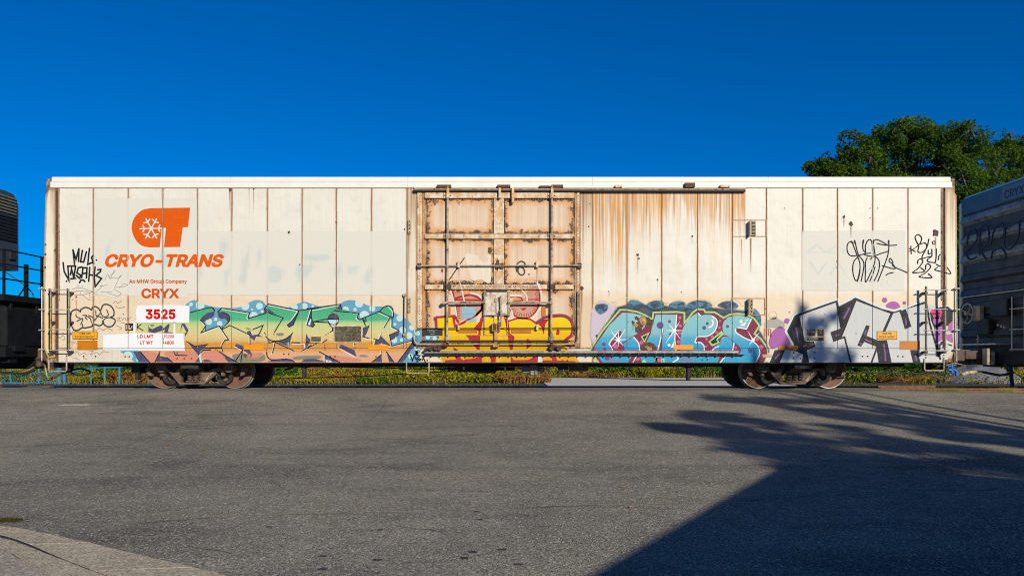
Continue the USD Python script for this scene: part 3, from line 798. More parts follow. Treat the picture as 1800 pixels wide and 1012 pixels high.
obj('lid', [pbox(855, 892, 509, 511.6, -0.17, -0.06, 0.004)], M_RUST, door)
obj('bracket', [pbox(869, 876, 524, 531, -0.14, -0.115, 0.01), pbox(854, 857, 514, 520, -0.135, -0.115, 0.004)], M_ROD, door)
obj('operating_lever', [tube([PX(880, 519.5, -0.20), PX(880.5, 545, -0.21), PX(881, 573, -0.19)], [0.026, 0.022, 0.02], 10), pbox(878, 883, 544, 549, -0.24, -0.12, 0.01)], M_ROD, door)
gear = obj('gear_box', [pbox(864.5, 879.5, 568, 582, -0.17, -0.06, 0.012)], M_STRIP, door)
obj('gear_face', [pbox(867, 872, 570, 580, -0.185, -0.168, 0.006), pbox(873.5, 878, 569, 580, -0.185, -0.168, 0.006)], M_RUST, door)
obj('gear_arm', [tube([PX(865, 569, -0.19), PX(874, 565, -0.20), PX(884, 563, -0.19)], 0.012, 8)], M_GALV, door)
obj('latch', [pbox(868.5, 874.5, 582, 603, -0.13, -0.06, 0.01), pbox(866, 877, 604, 610, -0.15, -0.06, 0.012)], M_STRIP, door)
# pipes below and at the right of the door
obj('door_pipe', tube(catmull([PX(728, 590, -0.10), PX(728.5, 598, -0.12), PX(733, 603.5, -0.12), PX(745, 604.3, -0.12), PX(870, 604.3, -0.12), PX(1002, 604.3, -0.12), PX(1012, 602, -0.12), PX(1015.5, 596, -0.12), PX(1016.5, 580, -0.12), PX(1017.5, 510, -0.12)], 5), 0.018, 8), M_ROD, door)
obj('door_pipe', prod([(741, 599.2), (1002, 599)], -0.13, 0.024, 8), M_BLACK, door)
obj('inner_plate', [pbox(850, 853, 558, 590, -0.062, -0.03, 0.004), pbox(853, 894, 588, 590, -0.062, -0.03, 0.004), pbox(891, 893, 558, 588, -0.062, -0.03, 0.004)], M_STRIP, door)
# top track with hangers, bottom track with lugs
trk = obj('top_track', [pbox(727, 1311, 333.6, 336.8, -0.09, 0.0, 0.004), pbox(727, 1311, 330.6, 331.6, -0.115, 0.0, 0.003)], M_BLACK, car)
obj('track_lip', [pbox(727, 1311, 331.8, 333.4, -0.125, 0.0, 0.004)], M_FRAME, trk)
obj('track_lip', [pbox(727, 1311, 326.5, 330.4, -0.05, -0.03, 0.004)], M_ROOF, trk)
for a, b, c, d in ((768, 793, 324.5, 330), (874, 897, 324.5, 329.5), (948, 967, 326, 329.5), (969, 990, 324.5, 330), (1204, 1222, 321, 329), (1081, 1094, 325, 329), (1266, 1284, 324.5, 328.5)):
    obj('hanger_cover', [pbox(a, b, c, d, -0.12, -0.03, 0.008), pbox(a + 1, b - 4, d - 1.2, d + 0.8, -0.15, -0.03, 0.006)], M_RUST if a < 1250 and a != 1081 else M_FRAME, trk)
for x in (787, 878.5, 901.5, 970.5):
    obj('track_bracket', [pbox(x - 2.3, x + 2.3, 330, 348 if x != 901.5 else 356, -0.17, -0.09, 0.01)], M_FRAME, trk)
btr = obj('bottom_track', [pbox(745, 1299, 616.2, 620.8, -0.085, -0.004, 0.012)], M_GREY, car)
obj('track_shelf', [pbox(745, 1309, 622.6, 624.2, -0.095, -0.004, 0.006)], M_BLACK, btr)
for x in list(np.arange(758, 1300, 15.2)):
    obj('shelf_lug', [pbox(x - 0.8, x + 0.8, 624.0, 627.0, -0.08, -0.02, 0.003), pbox(x - 1.6, x + 1.6, 620.6, 622.8, -0.08, -0.006, 0.003)], M_BLACK, btr)
# left of door: tie rod, brackets
obj('tie_rod', prod([(710.5, 519), (709.8, 590)], -0.05, 0.013, 8), M_BLACK, car)
obj('tie_rod', prod([(709.8, 592), (709.4, 612)], -0.03, 0.008, 6), M_ROD, car)
for py in (518, 588):
    obj('rod_bracket', [pbox(708, 713, py - 2.5, py + 2.5, -0.075, -0.001, 0.008)], M_ROD, car)
def latch_plate(x, py0, py1, w=5.0):
    q = obj('latch_plate', [pbox(x - w / 2, x + w / 2, py0, py1, -0.05, -0.001, 0.006)], M_ROD, car)
    n = 4
    obj('slot', [pbox(x - 0.9, x + 0.9, py0 + (k + 0.35) * (py1 - py0) / n, py0 + (k + 0.78) * (py1 - py0) / n, -0.053, -0.045, 0.002) for k in range(n)], M_BLACK, q)
latch_plate(719.3, 386, 411, 4.2); latch_plate(719, 523.5, 548.5, 5.2)
for y0, y1, bx in ((386, 416, (1318, 1329)), (523.5, 554, (1316, 1324))):
    a = 1287.5 if y0 < 400 else 1285
    fr = obj('patch_frame', [pbox(a, a + 60, y0, y0 + 1.3, -0.012, -0.0005, 0.003), pbox(a, a + 60, y1 - 1.3, y1, -0.012, -0.0005, 0.003), pbox(a, a + 1.3, y0 + 1.3, y1 - 1.3, -0.012, -0.0005, 0.003), pbox(a + 58.7, a + 60, y0 + 1.3, y1 - 1.3, -0.012, -0.0005, 0.003)], M_STRIP, car)
    obj('stop_bracket', [pbox(bx[0], bx[0] + 2, y0 + 2, y1 - 1, -0.13, -0.001, 0.004), pbox(bx[0] + 2.4, bx[1], y0 + 2, y1 - 2, -0.05, -0.001, 0.004)], M_ROD, fr)
    obj('slot', [pbox(bx[0] + 4, bx[1] - 1.4, y0 + 4 + k * 6, y0 + 8 + k * 6, -0.053, -0.045, 0.002) for k in range(4)], M_BLACK, fr)

# ------------------------------------------------------------------ ladders, grab irons, steps
def side_ladder(xa, xb, pys, top, bot, label):
    lad = obj('ladder', pbox(xa - 0.2, xa + 1.3, top, bot, -0.20, -0.17, 0.004), M_ROD, car, label=label)
    obj('stile_shade_flange', pbox(xa - 3.0, xa - 0.3, top, bot, -0.195, -0.185, 0.003), M_BLACK, lad)  # black front leg stands in for the stile's unlit side and shadow
    obj('stile', pbox(xb - 0.2, xb + 1.3, top, bot, -0.20, -0.17, 0.004), M_ROD, lad)
    obj('stile_shade_flange', pbox(xb - 3.0, xb - 0.3, top, bot, -0.195, -0.185, 0.003), M_BLACK, lad)
    for py in pys:
        obj('rung', [rod(PX(xa - 5, py, -0.215), PX(xb + 4, py, -0.215), 0.012), rod(PX(xa - 4.5, py, -0.24), PX(xa - 4.5, py, -0.19), 0.017), rod(PX(xb + 3.5, py, -0.24), PX(xb + 3.5, py, -0.19), 0.017)], M_GALV, lad)
    for py in (pys[0] + 5, (pys[0] + pys[-1]) / 2 + 4, pys[-1] + 3):
        [obj('standoff', pbox(x - 2.6, x + 2.6, py - 2, py + 2, -0.19, -0.01, 0.01), M_RUST, lad) for x in (xa, xb)]
side_ladder(88, 120, (509, 544, 579, 615), 507, 617, 'ladder at the left corner')
side_ladder(1629, 1662, (509.5, 543.5, 580.5, 616), 503, 620, 'ladder at the right corner')
# end grab irons seen edge on at both corners
for x, s in ((73.5, -1), (1681.5, 1)):
    e = obj('end_ladder', tube([PX(x, 504, -0.06), PX(x, 634, -0.06)], 0.014, 8), M_GALV, car, label='end ladder at the corner, seen from the side')
    for py in (507, 544, 580, 614):
        p = PX(x, py, -0.06)
        obj('rung', [rod(p + [-0.05 * s, -0.03, 0], p + [0.0, 0.5, 0], 0.013), rod(p + [-0.06 * s, -0.03, 0], p + [0.06 * s, -0.03, 0], 0.018)], M_GALV, e)
    obj('bracket', [cbox(*sorted((PX(x, 0)[0] + 0.0, PX(x, 0)[0] - 0.12 * s)), 0.02, 0.06, PX(0, q)[2] - 0.02, PX(0, q)[2] + 0.02) for q in (520, 600)], M_RUST, e)
# stirrup steps
for x0, x1, t, b, m in ((86, 117, 628, 652.5, M_ROD), (1625, 1659, 630, 651, M_ROD), (714.5, 754, 637, 655.5, M_ROD)):
    obj('step', tube([PX(x0, t, -0.02), PX(x0, b - 2, -0.04), PX(x0 + 1.5, b, -0.04), PX(x1 - 1.5, b, -0.04), PX(x1, b - 2, -0.04), PX(x1, t, -0.02)], 0.017, 8), m, car)
obj('corner_gusset', extrude_xz(px_poly([(78, 606), (86, 629.5), (96, 629.5), (96, 634), (78, 634), (74, 622)], 0.02), 0.022, 0.06), M_RUST, car)
obj('corner_gusset', extrude_xz(px_poly([(1682, 602), (1673, 631.5), (1661, 631.5), (1661, 637), (1684, 637), (1684, 604)], 0.02), 0.022, 0.06), M_RUST, car)
# underframe seen below the side
uf = obj('underframe', [cbox(xL + 0.6, xR - 0.6, 1.25, 1.95, zB - 0.12, zB, 0.01), cbox(xL + 0.3, xR - 0.3, 0.06, 3.1, zB - 0.03, zB - 0.002, 0.01)], M_UNDER, car)
obj('side_sill', cbox(PX(104, 0)[0], PX(1660, 0)[0], -0.012, 0.06, zB - 0.022, zB - 0.001, 0.004), M_BLACK, car)
[obj('bolster', cbox(x - 0.22, x + 0.22, 0.1, 3.1, zB - 0.16, zB - 0.005, 0.02), M_UNDER, uf) for x in (-7.99, 7.20)]
for x, b in ((533.5, 665), (1211, 668)):
    obj('jacking_post', [pbox(x - 2.8, x + 2.8, 637.5, b, 0.25, 0.40, 0.01), pbox(x - 6, x + 6, 637.5, 646, 0.22, 0.45, 0.01)], M_UNDER, uf)
for pts, y, r in (([(486, 665), (540, 664), (640, 661), (740, 655), (800, 652)], 0.9, 0.012), ([(480, 645), (520, 644), (640, 645), (735, 648), (850, 648), (960, 647)], 0.8, 0.014), ([(985, 662), (1090, 665), (1180, 668), (1300, 668)], 1.2, 0.012), ([(500, 650), (515, 646)], 0.7, 0.025), ([(1495, 654), (1560, 655), (1625, 656), (1660, 657)], 0.4, 0.02)):
    obj('brake_rod', prod(pts, y, r, 8), M_UNDER, uf)
obj('brake_cylinder', [lathe([(0, -0.24), (0.20, -0.24), (0.22, -0.2), (0.22, 0.2), (0.20, 0.24), (0, 0.24)], 24, 'x', PX(1017, 640, 0.7) + [0, 0, 0.04])], m_plain('tank_grey', (0.05, 0.05, 0.05), 0.5, var=0.3), uf)
[obj('tank_strap', pbox(x - 1, x + 1, 637, 646, 0.46, 0.5, 0.004), M_BLACK, uf) for x in (1009, 1026)]
obj('air_reservoir', [pbox(802, 873, 640, 654, 0.7, 1.3, 0.05), pbox(835, 872, 648, 656, 0.66, 1.1, 0.03), pbox(786, 905, 645, 651, 0.9, 1.1, 0.02)], M_UNDER, uf)
M_VALVE = m_plain('valve_grey', (0.20, 0.17, 0.14), 0.6, var=0.4, scale=12)
obj('brake_valve', [pbox(917, 933, 643, 656, 0.45, 0.62, 0.03), pbox(944, 958, 645, 654, 0.45, 0.62, 0.03), pbox(931, 945, 640, 660, 0.4, 0.6, 0.03)], M_VALVE, uf)
obj('valve_stem', [prod([(942, 644), (941, 655), (946, 662)], 0.35, 0.008, 6), pbox(932, 940, 656, 661, 0.42, 0.56, 0.02)], M_VALVE, uf)
obj('valve_bracket', [pbox(981, 999, 638, 653, 0.35, 0.5, 0.01)], M_UNDER, uf)
obj('valve_pin', [prod([(990, 645), (991, 652)], 0.33, 0.008, 6)], M_VALVE, uf)
obj('hanger', [pbox(x - 1.5, x + 1.5, 637, b, 0.2, 0.3, 0.006) for x, b in ((735, 643), (770, 648), (815, 650), (888, 654), (964, 652), (1350, 645))], M_UNDER, uf)

# ------------------------------------------------------------------ trucks
def to_truck(pts):
    """tracing of the left truck's side frame in pixels -> metres about the truck centre, height above rail"""
    k = 18.75 / F / 6.667
    return [((x - 810) * k, (420 - y) * k) for x, y in pts]
FRAME_PTS = [(392, 190), (470, 180), (500, 190), (520, 212), (560, 235), (590, 205), (600, 182), (655, 180), (655, 205), (640, 232), (636, 335), (655, 350), (830, 350), (868, 332), (876, 300), (872, 200), (862, 180), (885, 178), (900, 205), (930, 222), (965, 212), (1000, 185), (1075, 180), (1140, 188),
             (1140, 270), (1100, 270), (1098, 232), (1075, 208), (1050, 222), (1046, 250), (905, 368), (620, 370), (575, 320), (505, 235), (470, 212), (440, 222), (430, 240), (430, 272), (392, 272)]
def wheel_mesh(cx, y_face, s):
    """rim outer face at y_face, flange on the inner side; s = +1 when the outer face looks to -y"""
    prof = [(0.0, 0.03), (0.07, 0.03), (0.10, 0.055), (0.30, 0.035), (0.375, 0.0), (0.430, 0.0)]
    web = lathe([(r, y_face + s * a) for r, a in prof] + [(0.430, y_face + s * 0.11), (0.10, y_face + s * 0.12), (0.0, y_face + s * 0.12)], 48, 'y', (cx, 0, 0.457))
    tread = lathe([(0.431, y_face + s * 0.001), (0.448, y_face - s * 0.001), (0.457, y_face + s * 0.008), (0.457, y_face + s * 0.095), (0.465, y_face + s * 0.105), (0.483, y_face + s * 0.118), (0.483, y_face + s * 0.132), (0.46, y_face + s * 0.14), (0.431, y_face + s * 0.14), (0.431, y_face + s * 0.001)], 64, 'y', (cx, 0, 0.457))
    return web, tread
def truck(cx, name):
    poly = Polygon(to_truck(FRAME_PTS)).buffer(0)
    win = None
    fr = affinity.translate(poly, cx, 0.004)
    t = obj('truck', [extrude_xz(fr.buffer(-0.012), 0.50, 0.515), extrude_xz(fr, 0.515, 0.64)], M_TRUCK, car, label=name)
    for yo, s in ((0.73, 1), (2.47, -1)):
        for dx in (-0.90, 0.90):
            w, tr = wheel_mesh(cx + dx, yo, s)
            obj('wheel', w, M_WHEEL, t); obj('wheel_tread', tr, M_TREAD, t)
    for dx in (-0.90, 0.90):
        obj('axle', rod((cx + dx, 0.6, 0.457), (cx + dx, 2.6, 0.457), 0.08, 16), M_UNDER, t)
        cc = (cx + dx + (0.05 if dx < 0 else -0.05), 0, 0.545)
        obj('bearing', lathe([(0, 0.42), (0.10, 0.42), (0.128, 0.435), (0.135, 0.46), (0.135, 0.54), (0.15, 0.56), (0.15, 0.70), (0, 0.70)], 24, 'y', cc), M_TRUCK, t)
        obj('bearing_bolt', [lathe([(0, 0.405), (0.022, 0.405), (0.022, 0.42), (0, 0.42)], 8, 'y', (cc[0] + 0.055 * math.cos(a), 0, cc[2] + 0.055 * math.sin(a))) for a in (0.5, 2.6, 4.7)], M_WHEEL, t)
        q = to_truck([(222, 190), (275, 185), (300, 270), (262, 262)])
        m = extrude_xz(Polygon([(x + 0.0, z) for x, z in q]), 0.50, 0.62)
        if dx > 0:
            m.vertices[:, 0] *= -1; m.invert()
        obj('adapter', move(m, (cx, 0, 0.0)), M_TRUCK, t)
        # brake shoe and its hanger inside the wheel
        sx = 1 if dx < 0 else -1
        a = np.linspace(0.3, -1.1, 10)
        arc = [(0.50 * math.cos(v) * 0.62 + 0.0, 0.50 * math.sin(v) * 0.62) for v in a]
        shoe = LineString([(cx + dx + sx * (0.22 + 0.16 * math.cos(v)), 0.30 + 0.14 * math.sin(v)) for v in np.linspace(2.6, 6.0, 14)]).buffer(0.045)
        obj('brake_shoe', extrude_xz(shoe, 0.60, 0.70), M_UNDER, t)
        obj('brake_hanger', cbox(cx + dx + sx * 0.38 - 0.03, cx + dx + sx * 0.38 + 0.03, 0.60, 0.70, 0.24, 0.46, 0.01), M_UNDER, t)
    # springs in the window, bolster end above them
    for yy in (0.56, 0.70):
        for k in (-1, 0, 1):
            x0 = cx + k * 0.145 - 0.10 * 0 - 0.025
            th = np.linspace(0, 5 * 2 * np.pi, 60)
            pts = np.column_stack([x0 + 0.058 * np.cos(th), yy + 0.058 * np.sin(th), 0.215 + 0.20 * th / th[-1]])
            obj('spring', tube(pts, 0.012, 6), M_TRUCK, t)
    obj('spring_seat', cbox(cx - 0.26, cx + 0.22, 0.50, 0.76, 0.175, 0.205, 0.01), M_TRUCK, t)
    obj('bolster_end', [cbox(cx - 0.25, cx + 0.20, 0.48, 2.72, 0.425, 0.475, 0.02), cbox(cx - 0.19, cx + 0.13, 0.45, 2.75, 0.475, 0.60, 0.03), cbox(cx - 0.30, cx + 0.26, 0.7, 2.5, 0.45, 0.66, 0.03)], M_TRUCK, t)
    obj('bolster_rail', [rod((cx - 0.24, 0.50, 0.665), (cx + 0.22, 0.50, 0.665), 0.012), rod((cx - 0.24, 0.50, 0.665), (cx - 0.24, 0.50, 0.60), 0.012), rod((cx + 0.22, 0.50, 0.665), (cx + 0.22, 0.50, 0.60), 0.012)], M_WHEEL, t)
    obj('far_side_frame', extrude_xz(fr, 2.56, 2.68), M_UNDER, t)
    txt = meshkit.text_mesh('UNFT 7763' if cx < 0 else 'BETT 7563', 0.045, 0.003)
    txt.vertices -= txt.bounds.mean(0); 
    ang = math.radians(50)
    v = txt.vertices.copy(); xx = v[:, 0] * math.cos(ang) - v[:, 1] * math.sin(ang); zz = v[:, 0] * math.sin(ang) + v[:, 1] * math.cos(ang)
    c0 = to_truck([(970, 268)])[0]
    tm = trimesh.Trimesh(np.column_stack([cx + c0[0] + xx, 0.4985 - v[:, 2], c0[1] + zz]), txt.faces, process=False)
    obj('cast_lettering', tm, M_STUD, t, smooth=False)
    return t
truck(-7.99, 'left truck with dusty brown side frame'); truck(7.20, 'right truck with dusty brown side frame, partly in tree shade')
# ================================================================== lettering, graffiti and rust on the car's side
CROPS = {'A': (200, 520, 8.435), 'B': (360, 520, 8.435), 'C': (540, 520, 8.435), 'D': (1030, 520, 8.435), 'E': (1190, 520, 8.435), 'F': (1340, 510, 7.783), 'G': (1500, 510, 7.784),
         'H': (70, 420, 8.435), 'I': (70, 500, 7.226), 'J': (1470, 400, 7.786), 'K': (730, 500, 7.231), 'L': (870, 500, 7.231), 'M': (720, 400, 8.431), 'N': (860, 400, 8.433), 'O': (220, 355, 8.094), 'P': (0, 0, 1.0)}
def T(crop, s):
    ox, oy, k = CROPS[crop]
    v = [tuple(map(float, q.split(','))) for q in s.split()] if isinstance(s, str) else s
    return [(ox + x / k, oy + y / k) for x, y in v]
def poly(crop, s, smooth=False):
    p = T(crop, s)
    if smooth:
        p = catmull(p, 5, True)
    return Polygon(p).buffer(0)
def stroke(crop, s, w, smooth=False, closed=False, cap=1):
    p = T(crop, s)
    if closed and not smooth:
        p = p + [p[0]]
    if smooth:
        p = catmull(p, 5, closed)
        if closed:
            p = np.vstack([p, p[:1]])
    return LineString(p).buffer(w / 2, cap_style=cap, join_style=2 if not smooth else 1, mitre_limit=3, quad_segs=4)
def strokes(crop, ss, w, smooth=False):
    return unary_union([stroke(crop, s, w, smooth) for s in ss])
def disc(crop, x, y, r):
    q = T(crop, [(x, y)])[0]
    return Point(q).buffer(r / CROPS[crop][2], quad_segs=7)
def discs(items):
    return unary_union([disc(*i) for i in items])

# surfaces that take paint: regions of the side in photo pixels and the depth of their front
SIDE = sbox(60, 330.5, 1700, 637)
DOORBOX = sbox(733, 338, 1019, 612)
BARS = unary_union([sbox(746, 338.5, 1010, 348.5), sbox(746, 411, 1010, 419.5), sbox(746, 500, 1010, 508.5)])
BAR4 = sbox(746, 590, 1010, 598.5)
POSTS = unary_union([sbox(868, 349, 886, 410.5), sbox(868, 420, 886, 499.5), sbox(868, 509, 886, 589.5)])
STRIPS = unary_union([sbox(733.5, 338, 741.5, 603), sbox(1014.5, 338, 1018.5, 603)])
DPAN = unary_union([sbox(c0, r0, c1, r1) for c0, c1 in cols for r0, r1 in rows] + [sbox(748, 589, 1010, 590), sbox(748, 598.5, 1010, 600)])
DLOW = sbox(748, 600.5, 1010, 612)
seam_cut = unary_union([sbox(x - 0.55, 331, x + 0.55, 612) for x in SEAM_L + SEAM_R] + [sbox(102, 611.7, 1657, 612.6)])
SURF = [(SIDE.difference(DOORBOX).difference(seam_cut).intersection(sbox(60, 330, 1700, 612)), -0.006),
        (sbox(102, 612.6, 1657, 637), -0.0065), (sbox(76, 612, 102, 632).union(sbox(1657, 612, 1682, 632)), -0.0115),
        (DPAN, DOOR_Y - 0.0035), (BARS, BAR_Y - 0.001), (BAR4, BAR_Y + 0.019), (POSTS, -0.061), (STRIPS.intersection(sbox(733, 338, 742, 603)), -0.041), (STRIPS.intersection(sbox(1014, 338, 1019, 603)), -0.046), (DLOW, DOOR_Y + 0.011)]
SURF[0] = (SURF[0][0].intersection(sbox(102, 330, 1657, 612)), -0.006)
SURF.append((poly('P', '80,343 88,331 98,331 98,612 77,612 77,500').union(poly('P', '1661,331 1673,331 1681,344 1682,500 1682,612 1661,612')), -0.0115))
STEP = 0.0011
def flat(shape, layer, surfs=None):
    """triangles of a painted shape laid on every surface it covers"""
    V, Fs, off = [], [], 0
    if shape.is_empty:
        return None
    shape = shape.buffer(0)
    for reg, y in SURF:
        if surfs is not None and y not in surfs:
            continue
        if not reg.intersects(shape):
            continue
        q = shape.intersection(reg)
        yy = y - STEP * layer
        for g in getattr(q, 'geoms', [q]):
            if g.geom_type != 'Polygon' or g.area < 0.02:
                continue
            g = shapely.simplify(g, 0.03)
            if g.is_empty or g.geom_type != 'Polygon': continue
            try:
                v2, f = trimesh.creation.triangulate_polygon(g, engine='earcut')
            except Exception:
                continue
            v = np.array([PX(a, b, yy) for a, b in v2])
            V.append(v); Fs.append(np.asarray(f) + off); off += len(v)
    if not V:
        return None
    m = trimesh.Trimesh(np.vstack(V), np.vstack(Fs), process=False)
    bad = m.face_normals[:, 1] > 0
    m.faces[bad] = m.faces[bad][:, ::-1]
    return m
def decal(name, shape, layer, mat, parent, label=None, whole=False):
    """one mesh for each separate piece of paint; specks go together"""
    gs = [g for g in getattr(shape.buffer(0), 'geoms', [shape.buffer(0)]) if g.area > 0]
    if whole:
        gs = [MultiPolygon(gs)] if len(gs) > 1 else gs
    big = sorted([g for g in gs if g.area >= 4.0], key=lambda g: -g.area)
    small = [g for g in gs if g.area < 4.0]
    first = None
    for g in big:
        m = flat(g, layer)
        if m is not None:
            o = obj(name, m, mat, parent, smooth=False, label=label if first is None else None)
            first = first or o
    if small:
        m = flat(MultiPolygon(small), layer)
        if m is not None:
            o = obj(name if first is None else name + '_specks', m, mat, parent, smooth=False, kind='stuff' if len(small) > 1 else None)
            first = first or o
    return first
def soft(name, shape, layer, mat, parent, blur=3.0, step=1.2, label=None):
    r = None
    for g in getattr(shape, 'geoms', [shape]):
        r = soft_one(name, g, layer, mat, parent, blur, step, label) or r
    return r
def soft_one(name, shape, layer, mat, parent, blur=3.0, step=1.2, label=None):
    """sprayed patch: st.x holds the cover, fading to nothing across the blur"""
    V, Fs, UV, off = [], [], [], 0
    env = shape.buffer(blur)
    for reg, y in SURF:
        q = env.intersection(reg)
        if q.is_empty: continue
        yy = y - STEP * layer
        x0, y0, x1, y1 = q.bounds
        xs = np.arange(x0, x1 + step * 0.999, step); ys = np.arange(y0, y1 + step * 0.999, step)
        xs[-1] = x1; ys[-1] = y1
        if len(xs) < 2 or len(ys) < 2: continue
        X, Y = np.meshgrid(xs, ys)
        pts = shapely.points(X.ravel(), Y.ravel())
        shapely.prepare(shape)
        d = shapely.distance(pts, shape)
        ins = -shapely.distance(pts, shape.boundary)
        sd = np.where(d > 0, d, ins)
        al = np.clip(0.5 - sd / (2 * blur) * 1.0, 0, 1) if False else np.clip((blur - sd) / (2 * blur), 0, 1)
        n, m = X.shape
        i, j = np.meshgrid(np.arange(n - 1), np.arange(m - 1), indexing='ij')
        a = (i * m + j).ravel()
        cx, cy = (X[:-1, :-1] + X[1:, 1:]).ravel() / 2, (Y[:-1, :-1] + Y[1:, 1:]).ravel() / 2
        amax = np.maximum.reduce([al[a], al[a + 1], al[a + m], al[a + m + 1]])
        keep = (amax > 0.01) & shapely.contains_xy(reg, cx, cy)
        a = a[keep]
        if not len(a): continue
        v = np.array([PX(p, q2, yy) for p, q2 in zip(X.ravel(), Y.ravel())])
        f = np.vstack([np.stack([a, a + m, a + m + 1], 1), np.stack([a, a + m + 1, a + 1], 1)])
        u, inv = np.unique(f.ravel(), return_inverse=True)
        V.append(v[u]); UV.append(np.column_stack([al[u], al[u]])); Fs.append(inv.reshape(-1, 3) + off); off += len(u)
    if not V: return None
    V, Fs, UV = np.vstack(V), np.vstack(Fs), np.vstack(UV)
    tm = trimesh.Trimesh(V, Fs, process=False)
    bad = tm.face_normals[:, 1] > 0
    Fs[bad] = Fs[bad][:, ::-1]
    return obj(name, (V, Fs), mat, parent, uv=UV, label=label)
def m_soft(name, col, k=1.0, nz=0.35, scale=9.0, stretch=(1, 1, 1), lo=0.0, hi=1.0, col2=None, rough=0.6):
    g = G(); p = g.pos()
    a = g('separate_xyz', 'x', vector=g('uvmap', 'UV', attribute='st'))
    n = g.noise(g.scaled(p, stretch), scale, 5, 0.65)
    a = g.add(a, g.mul(g.math('subtract', n, 0.5), nz * 2))
    a = g.mul(g.step(a, lo, hi), k)
    a2 = g('separate_xyz', 'x', vector=g('uvmap', 'UV', attribute='st'))
    a = g.mul(a, g.step(a2, 0.0, 0.12))
    c = g('color', 'color', value=col)
    if col2 is not None:
        c = g.mix(g.step(g.noise(g.scaled(p, (1.0, 1, 1.6)), 3.2, 4, 0.6, 0.8), 0.42, 0.58), c, col2)
    s = g.principled(base_color=c, roughness=rough, specular_ior_level=0.3)
    t = g('transparent_bsdf', 'BSDF')
    return g.done(name, g('mix_closure', 'closure', fac=a, closure1=t, closure2=s))
ORANGE = lin(228, 92, 0, 0.78)
M_ORANGE = m_spray('logo_orange', col=ORANGE, var=0.05)
M_RED = m_spray('number_red', col=lin(215, 10, 5, 0.75), var=0.05)
M_REDOR = m_spray('letters_red_orange', col=lin(218, 82, 12, 0.74), var=0.08)
M_WHITES = m_soft('patch_white_soft', (0.70, 0.70, 0.71), 0.97, 0.10, 6.0, (1, 1, 1), 0.1, 0.7)
M_WHITEP = m_spray('patch_white', col=(0.70, 0.70, 0.71), var=0.04)
M_INK = m_spray('ink_black', col=(0.012, 0.014, 0.020), var=0.3)
M_FAINT = m_spray('faint_grey_ink', col=(0.16, 0.155, 0.14), var=0.3)
M_PATCH = m_spray('repaint_cool', col=(0.63, 0.615, 0.56), var=0.05)
M_PATCH2 = m_spray('repaint_cool_right', col=(0.63, 0.62, 0.56), var=0.05)
M_GHOST = m_soft('ghost_blue', (0.50, 0.62, 0.66), 0.26, 0.9, 4.0, (3, 1, 0.9), 0.25, 1.1)

# --- repainted areas
M_PATCH_S = m_soft('repaint_soft', (0.705, 0.675, 0.60), 0.75, 0.12, 4.0, (1, 1, 1), 0.05, 0.9)
prn = soft('repainted_area', sbox(347.5, 406.5, 714, 519), 0, M_PATCH_S, car, 1.2, 3.0, label='cleaner repainted strip')
soft('repainted_area', poly('P', '165,348.5 346.5,348.5 346.5,517 330,517 330,524 300,521 286,526 270,524 262,518 230,520 215,517 196,524 180,518 165,520'), 0, M_PATCH_S, car, 1.2, 3.0)
soft('repainted_area', poly('P', '1410,407 1592,405 1590,511 1409,511'), 0, M_PATCH_S, car, 1.2, 3.0)
ghost = unary_union([poly('P', s, True) for s in ('190,426 196,424 195,440 188,452 184,445', '280,440 292,446 300,462 290,470 281,466', '385,425 398,420 402,440 392,455 384,445', '432,440 440,436 437,470 425,500 420,485', '455,438 463,436 461,452 452,470 450,450',
        '422,480 436,470 433,498 424,500', '468,470 485,466 500,475 492,495 474,498', '535,448 576,447 577,456 558,460 536,459', '520,470 545,462 556,470 540,488 522,495', '585,470 600,462 603,480 590,492', '610,470 632,466 628,478 612,482', '640,480 655,470 652,495 640,500', '395,480 405,470 402,500 394,505', '345,470 352,460 356,480 348,495')])
soft('ghost_lettering', ghost, 1, M_GHOST, prn, 7.0, 2.0)
mtn = unary_union([stroke('P', '1420,442 1436,430 1452,444 1470,432 1490,442 1512,426 1534,440 1556,426 1576,436', 3.0), stroke('P', '1418,444 1576,444', 2.2), stroke('P', '1424,460 1438,482 1452,462', 4), stroke('P', '1460,482 1474,462 1486,482', 4), stroke('P', '1500,462 1500,482', 4), stroke('P', '1520,480 1544,462', 4)])
soft('ghost_lettering', mtn, 1, M_GHOST, prn, 2.0, 1.2)
gt = strokes('P', ['1416,493 1420,502', '1424,494 1426,502 1432,496 1434,502 1438,497 1442,502', '1452,493 1454,502 1462,500', '1462,496 1470,502 1478,496 1486,502', '1512,497 1518,502 1516,507 1522,496', '1532,494 1536,502 1546,496 1552,502', '1560,494 1564,502 1576,496'], 1.1, True)
decal('ghost_script', gt, 1, m_spray('ghost_script_grey', col=(0.60, 0.61, 0.58), var=0.1), prn)

# --- company lettering
def text_shape(text, x0, y0, x1, y1, bold=False, shear=0.0, fat=0.0):
    m = meshkit.text_mesh(text, 1.0, 0.05, bold)
    zt = m.vertices[:, 2].max()
    tri = m.triangles[(m.triangles[:, :, 2] > zt - 1e-6).all(1)][:, :, :2]
    s = unary_union([Polygon(t).buffer(1e-4) for t in tri])
    if fat:
        s = s.buffer(fat, join_style=2, mitre_limit=2)
    if shear:
        s = affinity.affine_transform(s, [1, shear, 0, 1, 0, 0])
    a, b, c, d = s.bounds
    return affinity.affine_transform(s, [(x1 - x0) / (c - a), 0, 0, -(y1 - y0) / (d - b), x0 - a * (x1 - x0) / (c - a), y1 + b * (y1 - y0) / (d - b)])
logo = poly('O', '350,90 925,80 895,358 820,360 780,640 340,645 250,625 170,565 115,470 93,370 110,270 165,180 250,113')
_arc = catmull(T('O', '350,90 250,113 165,180 110,270 93,370 115,470 170,565 250,625 340,645'), 6)
